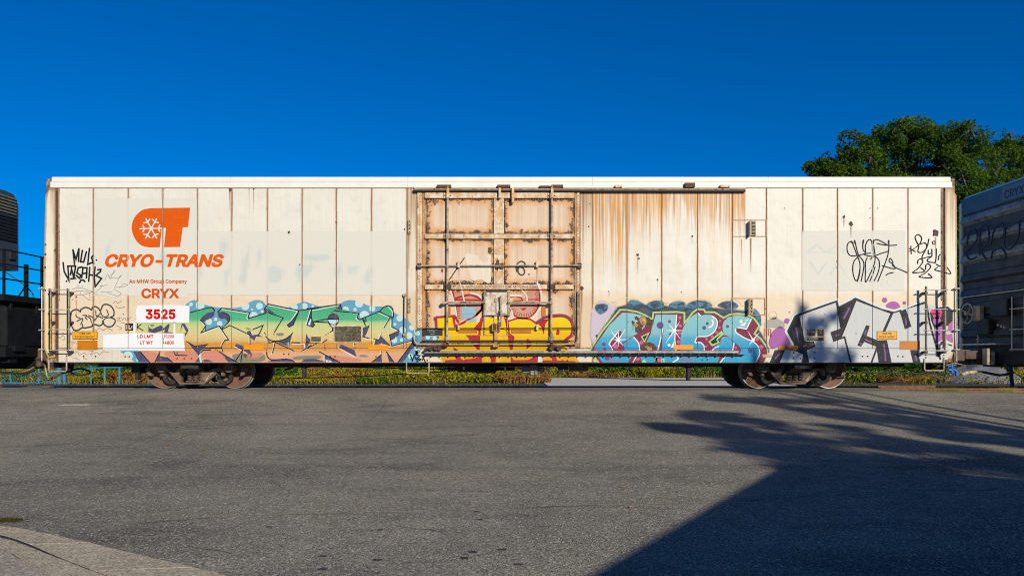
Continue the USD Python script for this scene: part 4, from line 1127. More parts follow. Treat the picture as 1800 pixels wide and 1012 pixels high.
logo = Polygon(list(map(tuple, _arc)) + T('O', '780,640 820,360 895,358 925,80')).buffer(0)
slit = poly('O', '522,366 582,366 551,650 492,650')
snow = unary_union([stroke('O', s, 2.5) for s in ('210,380 527,374', '295,240 447,512', '447,240 293,512', '252,335 275,380 252,425', '492,328 472,377 492,420', '265,297 315,287 350,245', '390,245 425,285 472,293', '265,458 315,462 350,505', '388,505 425,462 470,455')])
cut = slit.union(snow)
lg = decal('logo', logo.difference(cut), 2, M_ORANGE, car, label='orange logo with a white snowflake')
decal('company_name', text_shape('CRYO-TRANS', 184.5, 446.5, 393.5, 469.5, True, 0.24, 0.045), 2, M_ORANGE, car)
decal('company_line', text_shape('An MHW Group Company', 227, 491, 328.5, 499.5, True, 0, 0.02), 2, M_REDOR, car)
decal('reporting_mark', text_shape('CRYX', 248.5, 507, 314.5, 524, True, 0, 0.03), 2, M_REDOR, car)
P1L = 6      # layers of the left graffiti end here
wp = soft('white_patch', poly('P', '241,537 300,536 333,537.5 332,567 300,566.5 240,567 239,545'), P1L, M_WHITES, car, 1.4, 1.0, label='white painted number patch')
soft('white_patch', poly('P', '181,589 240,585.5 322,586 325,616 240,615.5 181,614.5').union(sbox(234.5, 566, 237.5, 586)).union(sbox(305, 566, 308, 586)), P1L, M_WHITES, car, 1.2, 1.0)
decal('car_number', text_shape('3525', 256, 543, 308.5, 561, True, 0, 0.05), P1L + 1, M_RED, wp)
for t, a, b, c, d in (('LD LMT', 241.5, 588, 270, 594), ('191200', 284.5, 588, 306, 594), ('LT WT', 246, 599, 269, 605), ('94800', 285, 599, 306, 605)):
    decal('weight_text', text_shape(t, a, b, c, d, True, 0, 0.03), P1L + 1, M_RED, wp)

# --- signs and reflectors
def sign(name, x0, y0, x1, y1, mat, layer=9, label=None, text=None, tm=None):
    s = obj(name, pbox(x0, x1, y0, y1, -0.018, -0.004, 0.002), mat, car, label=label)
    return s
def text_at(name, text, x0, y0, x1, y1, y, mat, parent, bold=False):
    sh = text_shape(text, x0, y0, x1, y1, bold)
    ms = []
    for g in getattr(sh, 'geoms', [sh]):
        if g.geom_type != 'Polygon' or g.area < 0.01: continue
        v2, f = trimesh.creation.triangulate_polygon(g, engine='earcut')
        m = trimesh.Trimesh(np.array([PX(a, b, y) for a, b in v2]), f, process=False)
        bad = m.face_normals[:, 1] > 0
        m.faces[bad] = m.faces[bad][:, ::-1]
        ms.append(m)
    return obj(name, join(ms), mat, parent, smooth=False)
for x0, y0, x1, y1 in ((127.5, 582, 171, 596), (1541.5, 582, 1577, 596.5)):
    s = obj('warning_sign', [pbox(x0, x1, y0, y1, -0.016, -0.002, 0.002)], M_INK, car, label='yellow THIS CAR EXCESS HEIGHT sign')
    obj('sign_face', pbox(x0 + 0.8, x1 - 0.8, y0 + 0.8, y1 - 0.8, -0.019, -0.010, 0.001), m_plain('sign_yellow', lin(235, 160, 15, 0.9), 0.45, var=0.1, dirt=(0.45, 0.27, 0.05)) if x0 < 200 else UsdShade.Material.Get(stage, '/World/Looks/sign_yellow'), s)
    w = x1 - x0
    text_at('sign_text', 'THIS CAR', x0 + w * 0.27, y0 + 2.3, x0 + w * 0.73, y0 + 5.8, -0.0205, M_INK, s, True)
    text_at('sign_text', 'EXCESS HEIGHT', x0 + w * 0.10, y0 + 8, x1 - w * 0.10, y0 + 11.5, -0.0205, M_INK, s, True)
for x0, y0, x1, y1, m in ((136, 598, 171, 614.5, M_BROWNREF), (428, 606, 463, 614.2, M_YELLOW), (647, 606, 682, 614.2, M_YELLOW), (1184, 606, 1218.5, 614, M_YELLOW), (1368, 607, 1403, 614.5, M_BROWNREF), (1582, 599, 1617, 614, M_BROWNREF)):
    obj('reflector', pbox(x0, x1, y0, y1, -0.018, -0.002, 0.001), m, car)
obj('sign_backing', pbox(125, 135.6, 598, 614, -0.012, -0.002, 0.001), M_FRAME, car)
for x0, y0, x1, y1 in ((805, 578, 839, 585), (899, 578, 933.5, 585.5), (785.5, 540, 792, 556.5), (952, 538.5, 959.5, 556)):
    obj('reflector', pbox(x0, x1, y0, y1, DOOR_Y - 0.018, DOOR_Y - 0.002, 0.001), M_BROWNREF, door)
dplate = obj('data_plate', pbox(743, 778, 577.6, 590.5, DOOR_Y - 0.025, DOOR_Y - 0.002, 0.002), m_plain('plate_black', (0.02, 0.022, 0.024), 0.5, var=0.3), door, label='small black data plate with white print')
for a, b, c, d, t in ((751, 579, 769, 580.6, 'DOOR SIZE 12 FT'), (755, 582, 764, 583.8, '17-89'), (757, 586, 764, 587.4, 'PLUG')):
    text_at('plate_text', t, a, b, c, d, DOOR_Y - 0.0262, M_WHITEP, door)
# text stencilled on the door bar
text_at('stencil', 'CLOSE AND LOCK DOORS BEFORE MOVING CAR', 796, 501.5, 943, 505.8, BAR_Y - 0.0025, m_spray('stencil_grey', col=(0.10, 0.09, 0.08), var=0.3), door)
# equipment boxes on the side
elec = obj('placard_holder', pbox(1416.5, 1450.5, 576.5, 600, -0.016, -0.002, 0.002), M_FRAME, car, label='framed black placards on the white graffiti')
for a, b, c, d, txts in ((1418, 578.5, 1433.5, 590.5, (('NOTICE', 1419, 579.6, 1431, 581.6), ('DO NOT HUMP', 1419, 582.6, 1432.5, 584.4), ('IN', 1419, 588, 1421, 589.5))), (1437, 578.5, 1448, 590.5, (('LUB', 1440, 579.6, 1445.5, 581.4), ('N', 1441.5, 583.8, 1444, 586))), (1418, 592.5, 1448, 598.6, (('KEEP OFF ROOF', 1419, 594, 1438, 595.8),))):
    q = obj('placard', pbox(a, c, b, d, -0.022, -0.012, 0.001), M_BLACK, elec)
    for t, x0, y0, x1, y1 in txts:
        text_at('placard_text', t, x0, y0, x1, y1, -0.0235, M_WHITEP, q)
M_BOARD = m_plain('weathered_board', (0.075, 0.062, 0.042), 0.9, var=0.7, scale=18, dirt=(0.20, 0.20, 0.09))
for x0, y0, x1, y1 in ((586.5, 572, 636.5, 602.5), (545.5, 590, 565.5, 602)):
    b = obj('placard_board', pbox(x0, x1, y0, y1, -0.022, -0.002, 0.003), M_FRAME, car, label='weathered wooden placard board in a metal frame')
    n = 5 if x0 > 580 else 2
    for k in range(n):
        h = (y1 - y0 - 3.2) / n
        obj('plank', pbox(x0 + 1.6, x1 - 1.6, y0 + 1.4 + k * h + 0.12, y0 + 1.4 + (k + 1) * h - 0.12, -0.030 - 0.003 * (k % 2), -0.012, 0.002), M_BOARD, b)
plate = obj('builder_plate', [pbox(1340, 1357, 622.5, 627.5, -0.02, -0.003, 0.003)], M_ROD, car)

# ------------------------------------------------------------------ left graffiti: green, cream and orange letters on a blue cloud
zpx = lambda py: PX(0, py)[2]
M_CLOUD = m_spray('spray_blue_cloud', col=lin(105, 162, 190, 0.8), var=0.12)
M_BUB = m_spray('spray_pale_blue', col=lin(190, 220, 220, 0.82), var=0.06)
M_LETT = m_spray('spray_green_to_salmon', stops=[(0.0, lin(224, 165, 130)), (0.15, lin(230, 176, 138)), (0.21, lin(222, 160, 92)), (0.33, lin(218, 150, 62)), (0.38, lin(224, 190, 130)), (0.50, lin(224, 208, 148)), (0.63, lin(207, 213, 142)), (0.69, lin(180, 208, 148)), (0.735, lin(88, 184, 136)), (1.0, lin(66, 172, 124))], z0=zpx(637), z1=zpx(535), warp=0.03)
M_SHADE = m_spray('spray_slate_purple', col=lin(84, 82, 108, 0.8), var=0.30)
M_LINE = m_spray('spray_dark_line', col=lin(38, 42, 56, 0.85), var=0.2)
M_HI = m_spray('spray_white_line', col=(0.70, 0.70, 0.68), var=0.06)
M_SALMON = m_soft('spray_salmon', lin(228, 150, 128), 0.8, 0.25, 5.0, (1, 1, 3), 0.1, 0.9)
M_OLIVE = m_soft('spray_grey_green', lin(130, 145, 120), 0.75, 0.5, 7.0, (0.7, 1, 4), 0.3, 0.9)
cl = poly('P', catmull([(318, 545), (330, 532), (342, 527), (352, 531), (366, 537), (383, 540), (411, 541), (426, 538), (443, 529), (453, 527), (463, 530), (470, 537), (500, 541), (515, 537), (534, 530), (548, 534), (570, 540), (596, 534), (606, 529), (618, 527), (634, 531), (647, 536.6), (662, 538.5), (675, 539), (690, 547), (698, 552), (706, 556), (714, 560), (722, 568), (728, 582), (731, 600), (735, 620), (742, 637)], 3).tolist() + [(238, 637), (211, 617), (240, 612), (240, 567), (322, 566)])
g1 = decal('graffiti', cl, 1, M_CLOUD, car, label='green, cream and orange graffiti letters on a blue bubble cloud')
bub = discs([('A', 1145, 125, 27), ('A', 1280, 140, 65), ('A', 1510, 345, 25), ('A', 1570, 410, 40), ('A', 1410, 380, 48), ('B', 600, 150, 60), ('B', 810, 150, 50), ('B', 700, 200, 15), ('B', 850, 230, 22), ('B', 725, 300, 65), ('B', 1480, 150, 45), ('B', 1600, 155, 20), ('B', 1330, 170, 50), ('C', 570, 205, 50), ('C', 770, 110, 60), ('C', 710, 200, 25), ('C', 965, 185, 45), ('C', 850, 290, 70), ('C', 1370, 330, 48), ('C', 1300, 420, 22), ('C', 1415, 505, 50), ('C', 1550, 470, 40), ('C', 1510, 585, 50), ('C', 1400, 650, 25), ('C', 1625, 770, 40), ('C', 1530, 890, 35), ('A', 210, 890, 72), ('A', 360, 945, 25), ('C', 1290, 650, 45)])
lett = poly('P', [(325, 549), (334, 549), (369.5, 539.6), (378, 545.5), (376, 556), (384, 556), (383, 548), (390, 541.3), (438, 549), (436, 559), (464, 549.6), (471.4, 534.8), (524.8, 545.5), (597, 534.8), (600, 542.5), (630.7, 550), (631, 561), (665.7, 547), (671.6, 540), (682, 537), (690, 542.5), (691, 555.6), (689, 574.5), (702, 581), (700, 590), (684, 588.8), (689, 607), (727, 598), (699.5, 637), (263, 637), (246, 618), (240, 612), (240, 567), (322, 566)])
inset = poly('B', '-60,360 20,345 100,312 150,285 210,310 260,340 345,385 275,440 255,490 215,445 20,500 10,430', False)
lett = lett.difference(inset)
decal('letter_fill', lett, 2, M_LETT, g1)
decal('bubble', bub.intersection(cl).difference(lett), 2, M_BUB, g1)
sal = unary_union([poly('A', '400,830 560,840 660,870 610,975 530,975', True), poly('A', '790,830 1180,830 1250,880 1190,960 870,960 790,900', True), poly('A', '1330,830 1600,830 1690,960 1450,960 1330,910', True), poly('B', '570,860 720,850 850,850 760,930 660,930', True), poly('C', '330,880 700,930 780,960 520,970', True)])
soft('salmon_shade', sal, 3, M_SALMON, g1, 2.5, 1.4)
olv = unary_union([poly('B', '420,870 600,860 640,930 780,930 880,860 860,970 470,975', True), poly('B', '1330,900 1690,880 1690,930 1350,945', True), poly('B', '600,470 660,470 690,490 640,500', True), poly('B', '1060,555 1170,550 1160,590 1080,590', True), poly('A', '540,430 600,420 570,470', True), poly('C', '780,870 880,880 900,905 790,900', True)])
soft('grey_green_shade', olv, 3, M_OLIVE, g1, 2.0, 1.4)
dark = unary_union([poly('A', s) for s in ('1430,170 1500,215 1490,290 1440,330 1380,355 1320,390 1285,360 1310,310 1390,250 1490,225', '1080,675 1200,745 1395,718 1330,775 1290,830 1270,890 1250,870 1190,800', '290,822 390,825 530,980 370,980 330,900', '685,825 610,980 690,980', '690,905 800,920 870,980 690,980', '1200,980 1270,900 1290,870 1300,930 1330,980', '1330,940 1400,945 1480,980 1330,980',
     '515,410 525,470 570,490 700,430 740,480 790,430 815,410 830,430 800,530 890,545 890,552 740,552 760,500 600,550 510,530', '1005,410 1050,408 1110,510 1060,600 1050,550 1078,535 1020,430 985,545')] +
    [poly('B', s) for s in ('190,235 255,240 320,260 365,310 360,370 345,390 300,335 240,340 195,300', '1225,430 1290,370 1385,225 1390,260 1310,430 1250,462', '1580,205 1515,430 1600,458 1627,430 1580,330', '1040,665 1180,645 1300,545 1250,750 1180,725', '620,530 675,510 700,580 790,570 865,435 800,580 870,605 760,600 735,665 680,620', '885,185 940,190 1060,270 950,250 885,260', '1505,550 1530,610 1570,650 1545,700 1500,780 1490,700', '920,975 1000,945 1180,935 1280,945 1330,980', '1420,980 1480,935 1600,930 1690,960 1690,980',
     '470,705 580,745 580,790 545,800 445,745', '580,790 660,790 710,880 570,815', '280,865 400,930 480,980 340,980', '655,250 670,262 650,330 632,320', '0,430 20,440 15,510 0,520')] +
    [poly('C', s) for s in ('1590,655 1600,740 1540,800 1480,900 1420,980 1345,980', '1365,515 1360,590 1310,600 1300,630 1240,660 1220,580', '930,430 880,560 840,620 920,630 820,600 825,470', '1110,530 1095,590 1245,742 1210,735 1100,700 1030,725 995,720 1010,650 1060,640', '500,715 700,800 735,900 470,765', '255,865 340,900 475,980 265,980', '960,980 1100,870 1110,980', '1175,825 1285,980 1215,980', '20,935 120,930 240,965 260,980 20,980', '490,125 515,190 510,215 440,190 415,225 340,260 440,180', '1075,235 1180,285 1275,300 1255,350 1230,310')])
dark = dark.union(disc('C', 387, 345, 82).intersection(poly('C', '290,250 480,250 480,342 290,342')))
decal('shadow_side', dark, 4, M_SHADE, g1)
decal('drop', unary_union([disc('C', 387, 345, 78).intersection(poly('C', '300,342 480,342 480,430 300,430')), poly('C', '330,405 445,405 382,475'), poly('B', '1250,680 1200,700 1240,750'), poly('B', '1590,300 1560,440 1520,430'), poly('C', '270,940 330,940 370,980 280,980'), poly('B', '1310,425 1330,360 1350,340 1300,440'), poly('A', '1255,860 1300,800 1290,900 1310,980 1280,980')]), 5, M_BUB, g1)
ls = [('A', '1130,245 1430,170 1500,215', 1), ('A', '1290,548 1560,445 1690,630', 0), ('A', '1290,548 1355,440 1285,355', 1), ('A', '1080,675 1200,745 1395,718', 0), ('A', '1330,770 1600,765', 0), ('A', '1335,800 1430,800 1430,770', 0), ('A', '390,825 530,980', 0), ('A', '890,825 915,875 1085,880', 0), ('A', '1250,870 1330,800', 0), ('A', '685,825 610,980', 0), ('A', '690,900 800,920 870,980', 0),
      ('B', '0,520 215,445 352,650 300,655', 0), ('B', '300,655 258,715 250,770 265,820', 1), ('B', '260,495 370,435 670,580 670,710', 0), ('B', '190,235 250,180 670,250 640,310 650,330 900,255 885,185 940,120 1390,215 1690,180', 0), ('B', '255,240 330,270 365,310 360,375 265,470 260,495', 1), ('B', '950,250 1160,325 1030,540', 0), ('B', '1390,215 1380,260 1290,370 1225,430 1250,460 1310,430 1390,240', 0), ('B', '1580,200 1515,430 1600,458 1627,430 1580,330 1580,200', 0),
      ('B', '905,600 960,650 1060,668 1180,642 1270,590 1300,545', 1), ('B', '1040,680 1320,815', 0), ('B', '1045,680 1005,835', 0), ('B', '950,650 950,695 1040,675', 0), ('B', '715,495 865,435 800,580', 0), ('B', '1290,690 1410,695', 0), ('B', '1500,690 1690,692', 0), ('B', '560,800 455,960', 0), ('B', '560,800 535,975', 0), ('B', '215,825 280,870 480,980', 0), ('B', '915,840 930,900 1000,945 1180,935 1280,945 1330,980', 1), ('B', '1440,815 1660,705', 0),
      ('C', '0,190 490,125 515,190', 0), ('C', '420,220 765,260 740,320 770,350 1065,230', 0), ('C', '1065,230 1230,312 1140,470', 0), ('C', '1070,240 1100,200 1150,158 1215,148 1265,190 1280,300 1258,345', 1), ('C', '1258,345 1255,460 1365,515', 0), ('C', '1365,515 1220,580 1255,740 1590,655 1345,980', 0), ('C', '90,380 310,340', 0), ('C', '90,382 310,390', 0), ('C', '820,340 865,440', 0), ('C', '840,345 850,385 875,370 862,325', 0), ('C', '180,825 260,870 480,980', 0), ('C', '960,980 1105,865', 0), ('C', '1175,825 1285,980', 0), ('C', '0,770 60,730', 0), ('C', '430,440 380,480 370,520', 0), ('C', '340,540 420,490', 0), ('C', '600,545 700,600 705,720', 0), ('C', '230,690 290,650', 0), ('C', '820,600 920,630', 0), ('C', '990,640 1060,650', 0), ('C', '465,345 310,342', 0)]
lines = unary_union([stroke(c, s, 1.9 if c != 'A' else 1.8, bool(m)) for c, s, m in ls] + [disc('C', 387, 345, 86).difference(disc('C', 387, 345, 76)), stroke('C', '312,390 345,440 382,480 430,430 462,390', 1.6)] + [disc('B', x, y, 9) for x, y in ((888, 545), (903, 568), (1025, 568), (672, 712), (163, 795), (192, 808), (915, 797), (918, 835), (1003, 838))] + [disc('C', x, y, 9) for x, y in ((278, 575), (312, 556), (260, 735), (262, 768), (265, 798), (710, 765), (1103, 832))])
his = [('B', '255,197 660,262', 0), ('B', '660,262 625,310 632,345', 1), ('B', '955,255 1150,328', 0), ('B', '945,140 1370,228', 0), ('B', '1370,232 1280,360 1218,430', 1), ('B', '1565,205 1500,430', 0), ('B', '210,462 335,655', 0), ('B', '285,660 243,720 250,820', 1), ('B', '385,448 660,588 658,700', 0), ('B', '440,750 550,805', 0), ('B', '570,815 705,890', 0), ('B', '1060,692 1300,815', 0), ('B', '1028,690 990,860', 0), ('B', '270,870 340,980', 0), ('B', '1450,820 1670,705', 0), ('B', '1300,712 1480,712 1480,770', 0),
       ('A', '1090,690 1200,800 1260,880', 0), ('A', '1278,350 1345,440', 0), ('A', '1290,555 1340,545 1560,455', 0), ('C', '410,220 760,268', 0), ('C', '760,270 725,330 760,362', 1), ('C', '80,215 470,140', 0), ('C', '1060,250 1220,320 1130,460', 0), ('C', '1240,360 1240,470 1360,525', 0), ('C', '1200,160 1260,230 1262,290', 1), ('C', '1215,590 1245,735', 0), ('C', '460,765 700,900', 0), ('C', '1215,755 1580,672', 0), ('C', '980,720 1010,655 850,630', 0), ('C', '250,865 250,950', 0), ('C', '1085,820 1090,880', 0), ('C', '690,600 690,740', 0), ('C', '340,555 415,505', 0), ('C', '1030,720 1100,690 1110,730 1195,715 1195,790', 0), ('C', '1060,660 1010,640', 0), ('C', '1090,560 1050,640', 0), ('C', '0,765 145,700', 0)]
decal('white_highlight', unary_union([stroke(c, s, 1.15, bool(m)) for c, s, m in his]), 3, M_HI, g1)
decal('outline', lines, 5, M_LINE, g1)
decal('purple_stripe', unary_union([sbox(x, y, x + 1.2, y + h) for x, y, h in [(a + k * 2.3, b + (k * 5 % 3), 7) for a, b, n in ((244, 620, 6), (290, 629, 6), (345, 610, 5), (503, 599, 6), (478, 631, 12), (385, 549, 4), (366, 549, 4), (574, 626, 6), (716, 608, 6), (690, 592, 5), (408, 630, 5), (645, 600, 4)) for k in range(n)]]).intersection(dark), 5, m_spray('spray_purple', col=lin(92, 76, 135, 0.75), var=0.2), g1)
decal('bubble_glow', discs([('A', 1405, 375, 20), ('A', 1270, 125, 18), ('A', 210, 890, 20)]), 3, m_spray('spray_peach', col=lin(232, 205, 170), var=0.05), g1)

# ------------------------------------------------------------------ the light blue letters right of the door
M_BLUEL = m_spray('spray_blue_letters', stops=[(0.0, lin(60, 165, 205)), (0.30, lin(55, 165, 210)), (0.46, lin(85, 175, 210)), (0.56, lin(135, 198, 208)), (1.0, lin(150, 205, 208))], z0=zpx(637), z1=zpx(545), warp=0.06)
M_MAROON = m_spray('spray_maroon', col=lin(140, 52, 80, 0.8), var=0.2)
M_LIME = m_spray('spray_lime', col=lin(165, 212, 130, 0.82), var=0.08)
M_PINKD = m_spray('spray_rose', col=lin(192, 100, 138, 0.8), var=0.1)
M_PURP = m_spray('spray_violet', col=lin(120, 75, 140, 0.75), var=0.12)
M_DCLOUD = m_soft('spray_dark_cloud', (0.022, 0.026, 0.036), 0.93, 0.22, 6.0, (1, 1, 1), 0.1, 0.75, col2=(0.05, 0.075, 0.11))
M_BCLOUD = m_soft('spray_teal_cloud', lin(75, 140, 170, 0.75), 0.85, 0.55, 8.0, (1, 1, 1.6), 0.15, 0.8, col2=lin(52, 64, 95, 0.7))
M_LAV = m_soft('spray_lavender', lin(205, 190, 205, 0.85), 0.9, 0.25, 6.0, (1, 1, 1), 0.05, 0.8)
M_PEACH = m_soft('spray_peach_edge', lin(230, 200, 160, 0.85), 0.8, 0.15, 6.0, (1, 1, 1), 0.1, 0.8)
bump_pts = [(1040, 548), (1046, 532), (1058, 527), (1070, 531), (1078, 535), (1088, 528), (1098, 524), (1115, 524.5), (1128, 529), (1134, 534), (1146, 526), (1160, 524.5), (1168, 530), (1172, 533), (1184, 527), (1196, 525.5), (1206, 531), (1216, 526.5), (1230, 524.5), (1246, 528), (1256, 536), (1262, 529), (1274, 525), (1290, 525.5), (1300, 531), (1306, 537), (1322, 535), (1336, 545), (1343, 556), (1338, 580), (1352, 600), (1356, 620), (1345, 637)]
arch = catmull(bump_pts, 4)
M_PEACHL = m_spray('peach_line', col=lin(232, 206, 160, 0.85), var=0.06)
g2 = decal('graffiti', LineString(arch[: int(len(arch) * 0.80)]).buffer(1.2), 2, M_PEACHL, car, label='light blue and maroon graffiti letters with lime outline and dark cloud')
soft('lavender_cloud', poly('P', [(1040, 548), (1046, 534), (1058, 528.5), (1072, 533), (1084, 530), (1082, 542), (1066, 560), (1052, 590), (1042, 604), (1038, 590)]), 1, M_LAV, g2, 3.0, 1.4)
soft('dark_cloud', poly('P', '1050,592 1062,575 1078,552 1086,540 1110,534 1140,536 1172,538 1200,540 1240,540 1300,546 1325,548 1336,558 1334,580 1346,600 1352,618 1340,632 1320,600 1200,560 1090,560 1062,594'), 2, M_DCLOUD, g2, 4.0, 1.4)
teal = unary_union([poly('P', s, True) for s in ('1102,534 1108,528 1118,527.5 1128,532 1131,538 1112,537', '1138,534 1148,528.5 1160,528 1167,534 1164,541 1144,542', '1176,536 1190,529 1202,531 1206,538 1190,543', '1208,535 1222,528.5 1240,529 1252,536 1246,541 1214,543', '1262,536 1274,529.5 1290,530 1298,538 1288,544 1268,540', '1046,540 1054,534 1068,536 1066,546 1054,552', '1325,542 1336,552 1338,572 1330,562')])
soft('teal_cloud', teal, 3, M_BCLOUD, g2, 1.8, 1.0)
outer = T('D', '60,800 130,690 240,520 350,390 505,205 600,205 760,235 870,280 960,335 985,345 1000,245 1290,238') + T('E', '0,236 110,250 110,400 170,330 230,250 300,195 400,200 420,240 560,240 640,290 690,325 780,275 900,262 1050,280 1150,340 1222,440 1150,560 1250,640 1320,740 1340,850 1300,950 1285,990')
body2 = Polygon(outer + T('D', '200,990 130,890'))
body2 = body2.buffer(0)
decal('letter_side', body2.buffer(-0.8), 4, M_MAROON, g2)
decal('lime_outline', LineString(outer + T('E', '1285,990')).buffer(1.5, join_style=2).union(stroke('D', '60,800 110,890 190,990', 3.0)), 5, M_LIME, g2)
blue = unary_union([poly('D', '128,800 128,745 240,590 350,430 540,245 700,255 860,300 930,345 900,420 850,480 800,540 705,590 640,630 540,690 520,720 560,770 545,800'), poly('D', '545,800 530,720 700,605 740,640 790,720 800,800'), poly('D', '160,880 690,880 620,985 250,985'), poly('D', '1035,278 1345,278 1330,420 1310,640 1330,800 1130,800 1130,640 1155,495 1130,500 1085,780 1060,810 900,690 900,680 960,560 985,440'), poly('D', '690,985 750,890 1434,880 1434,985'),
    poly('E', '50,800 50,700 60,560 100,450 160,360 250,280 310,248 350,292 420,278 500,280 560,305 595,360 595,430 560,520 500,570 430,600 310,600 262,680 350,690 400,740 412,800', False), poly('E', '680,520 675,450 695,375 760,315 830,296 900,290 1000,298 1060,315 1112,345 1030,490 880,478 862,505 890,550 1000,620 1150,690 1215,770 1225,850 1200,920 1165,985 870,985 955,800 920,740 860,690 760,600 720,580'),
    poly('E', '500,800 560,750 640,690 660,620 700,600 760,610 860,700 850,780 830,800'), poly('E', '0,880 640,880 600,985 0,985'), poly('E', '700,880 960,880 930,985 640,985')])
eye1 = poly('D', '450,560 500,520 530,530 520,590 480,680 560,740 560,800 400,800 350,720', True)
blue = blue.difference(eye1).intersection(body2)
decal('letter_face', blue, 5, M_BLUEL, g2)
decal('letter_side_lower', unary_union([poly('D', '770,885 800,885 830,985 700,985'), poly('D', '1040,910 1110,910 1110,985 1020,985'), poly('D', '150,860 190,900 240,985 200,985 130,880'), poly('E', '960,870 980,800 1230,790 1240,880 1200,985 1290,985 1340,850 1325,760 1240,760')]).difference(poly('E', '860,690 1150,690 1220,780 1225,860 1165,985 880,985')), 6, M_MAROON, g2)
whs = [('D', '1345,285 1315,640 1335,800', 0), ('D', '1140,495 1070,790', 0), ('D', '710,610 780,700 798,800', 1), ('D', '345,710 395,795', 0), ('D', '340,715 380,650 470,540', 0), ('E', '310,252 350,292', 0), ('E', '520,300 585,350 598,420 560,520 500,570 430,600 310,605 265,680', 1), ('E', '275,690 350,690 400,740 405,800', 1), ('E', '1100,350 1030,490', 0), ('E', '905,465 1030,490', 0), ('E', '870,490 880,540 1000,620 1150,690 1215,770 1228,850 1200,920 1165,985', 1), ('E', '845,700 825,800', 0), ('E', '620,745 560,770 530,800', 1), ('D', '700,985 750,890', 0), ('D', '1040,985 1050,905', 0), ('D', '1340,880 1370,930 1290,985', 0), ('E', '640,985 720,890', 0), ('E', '0,890 20,920 0,950', 0)]
decal('white_edge', unary_union([stroke(c, s, 1.9, bool(m)) for c, s, m in whs]), 6, M_HI, g2)
decal('lime_ring', poly('E', '660,515 725,590 690,570 600,650 635,690 520,745 465,680').difference(poly('E', '660,550 600,620 580,650 605,685 525,715 495,678')).union(poly('D', '815,600 945,535 865,695').difference(poly('D', '840,605 915,570 865,660'))).union(poly('D', '810,985 870,935 900,985').union(poly('D', '1105,985 1115,925 1165,925 1165,985 1145,985 1145,945 1125,945 1125,985'))), 6, M_LIME, g2)
decal('dark_gap', poly('E', '660,550 600,620 580,650 605,685 525,715 495,678').union(poly('D', '840,605 915,570 865,660')), 6, M_LINE, g2)
soft('violet_dot', discs([('D', 1100, 435, 48), ('D', 1240, 378, 20), ('D', 1250, 562, 18), ('D', 265, 715, 26), ('D', 278, 785, 20), ('D', 315, 915, 36), ('E', 450, 408, 20), ('E', 403, 472, 26), ('E', 750, 450, 20), ('E', 1085, 805, 30)]), 7, m_soft('spray_violet_soft', lin(112, 70, 135, 0.75), 0.95, 0.1, 9, (1, 1, 1), 0.1, 0.7), g2, 0.9, 0.5)
soft('rose_dot', discs([('D', 1395, 320, 22), ('D', 1395, 440, 25), ('D', 1390, 550, 20), ('D', 1370, 680, 25), ('E', 40, 330, 20), ('E', 55, 445, 22), ('E', 30, 550, 20), ('E', 640, 370, 18), ('E', 630, 470, 20), ('E', 590, 540, 20), ('E', 520, 600, 22), ('E', 440, 640, 20), ('E', 430, 750, 18), ('E', 870, 770, 22), ('E', 1190, 640, 28), ('E', 1250, 760, 34), ('D', 440, 750, 40), ('D', 820, 690, 28), ('D', 1085, 950, 28), ('D', 770, 930, 26)]), 7, m_soft('spray_rose_soft', lin(205, 110, 150, 0.8), 0.85, 0.1, 9, (1, 1, 1), 0.1, 0.9), g2, 1.4, 0.6)
def star(c, x, y, pts):
    q0 = T(c, [(x, y)])[0]; out = [disc(c, x, y, 26)]
    for p in pts:
        q = T(c, [p])[0]
        d = np.array(q) - q0; n = np.array([-d[1], d[0]]) / (np.hypot(*d) + 1e-9)
        out.append(Polygon([q0 + n * 0.9, np.array(q), q0 - n * 0.9]).buffer(0.25))
    return unary_union(out)
decal('sparkle', unary_union([star('D', 478, 650, [(362, 508), (592, 485), (484, 505), (632, 645), (383, 752), (548, 732), (395, 645), (480, 745)]), star('D', 1310, 510, [(1183, 512), (1392, 373), (1225, 416), (1434, 512), (1180, 702), (1400, 640)]), star('E', 1130, 652, [(1050, 522), (1222, 538), (1072, 728)]), poly('D', '1255,770 1300,675 1308,760'), disc('D', 1232, 728, 22), poly('E', '925,440 1030,380 1000,445'), disc('E', 950, 380, 24), stroke('E', '520,355 535,400 510,450 475,465', 2.4, True), stroke('E', '1020,370 1045,350', 1.6)]), 8, M_HI, g2)
decal('tag', strokes('D', ['350,975 365,935 400,935 385,975 350,970', '430,935 415,970 440,975', '460,940 500,935 490,970 470,975', '520,945 555,950'], 1.0).union(strokes('E', ['75,975 85,930 100,965 120,930', '140,970 150,925 180,925 185,965', '205,970 205,930 240,940 210,960', '260,960 285,962'], 1.0)), 7, m_spray('tag_red', col=lin(190, 70, 90, 0.8), var=0.1), g2)

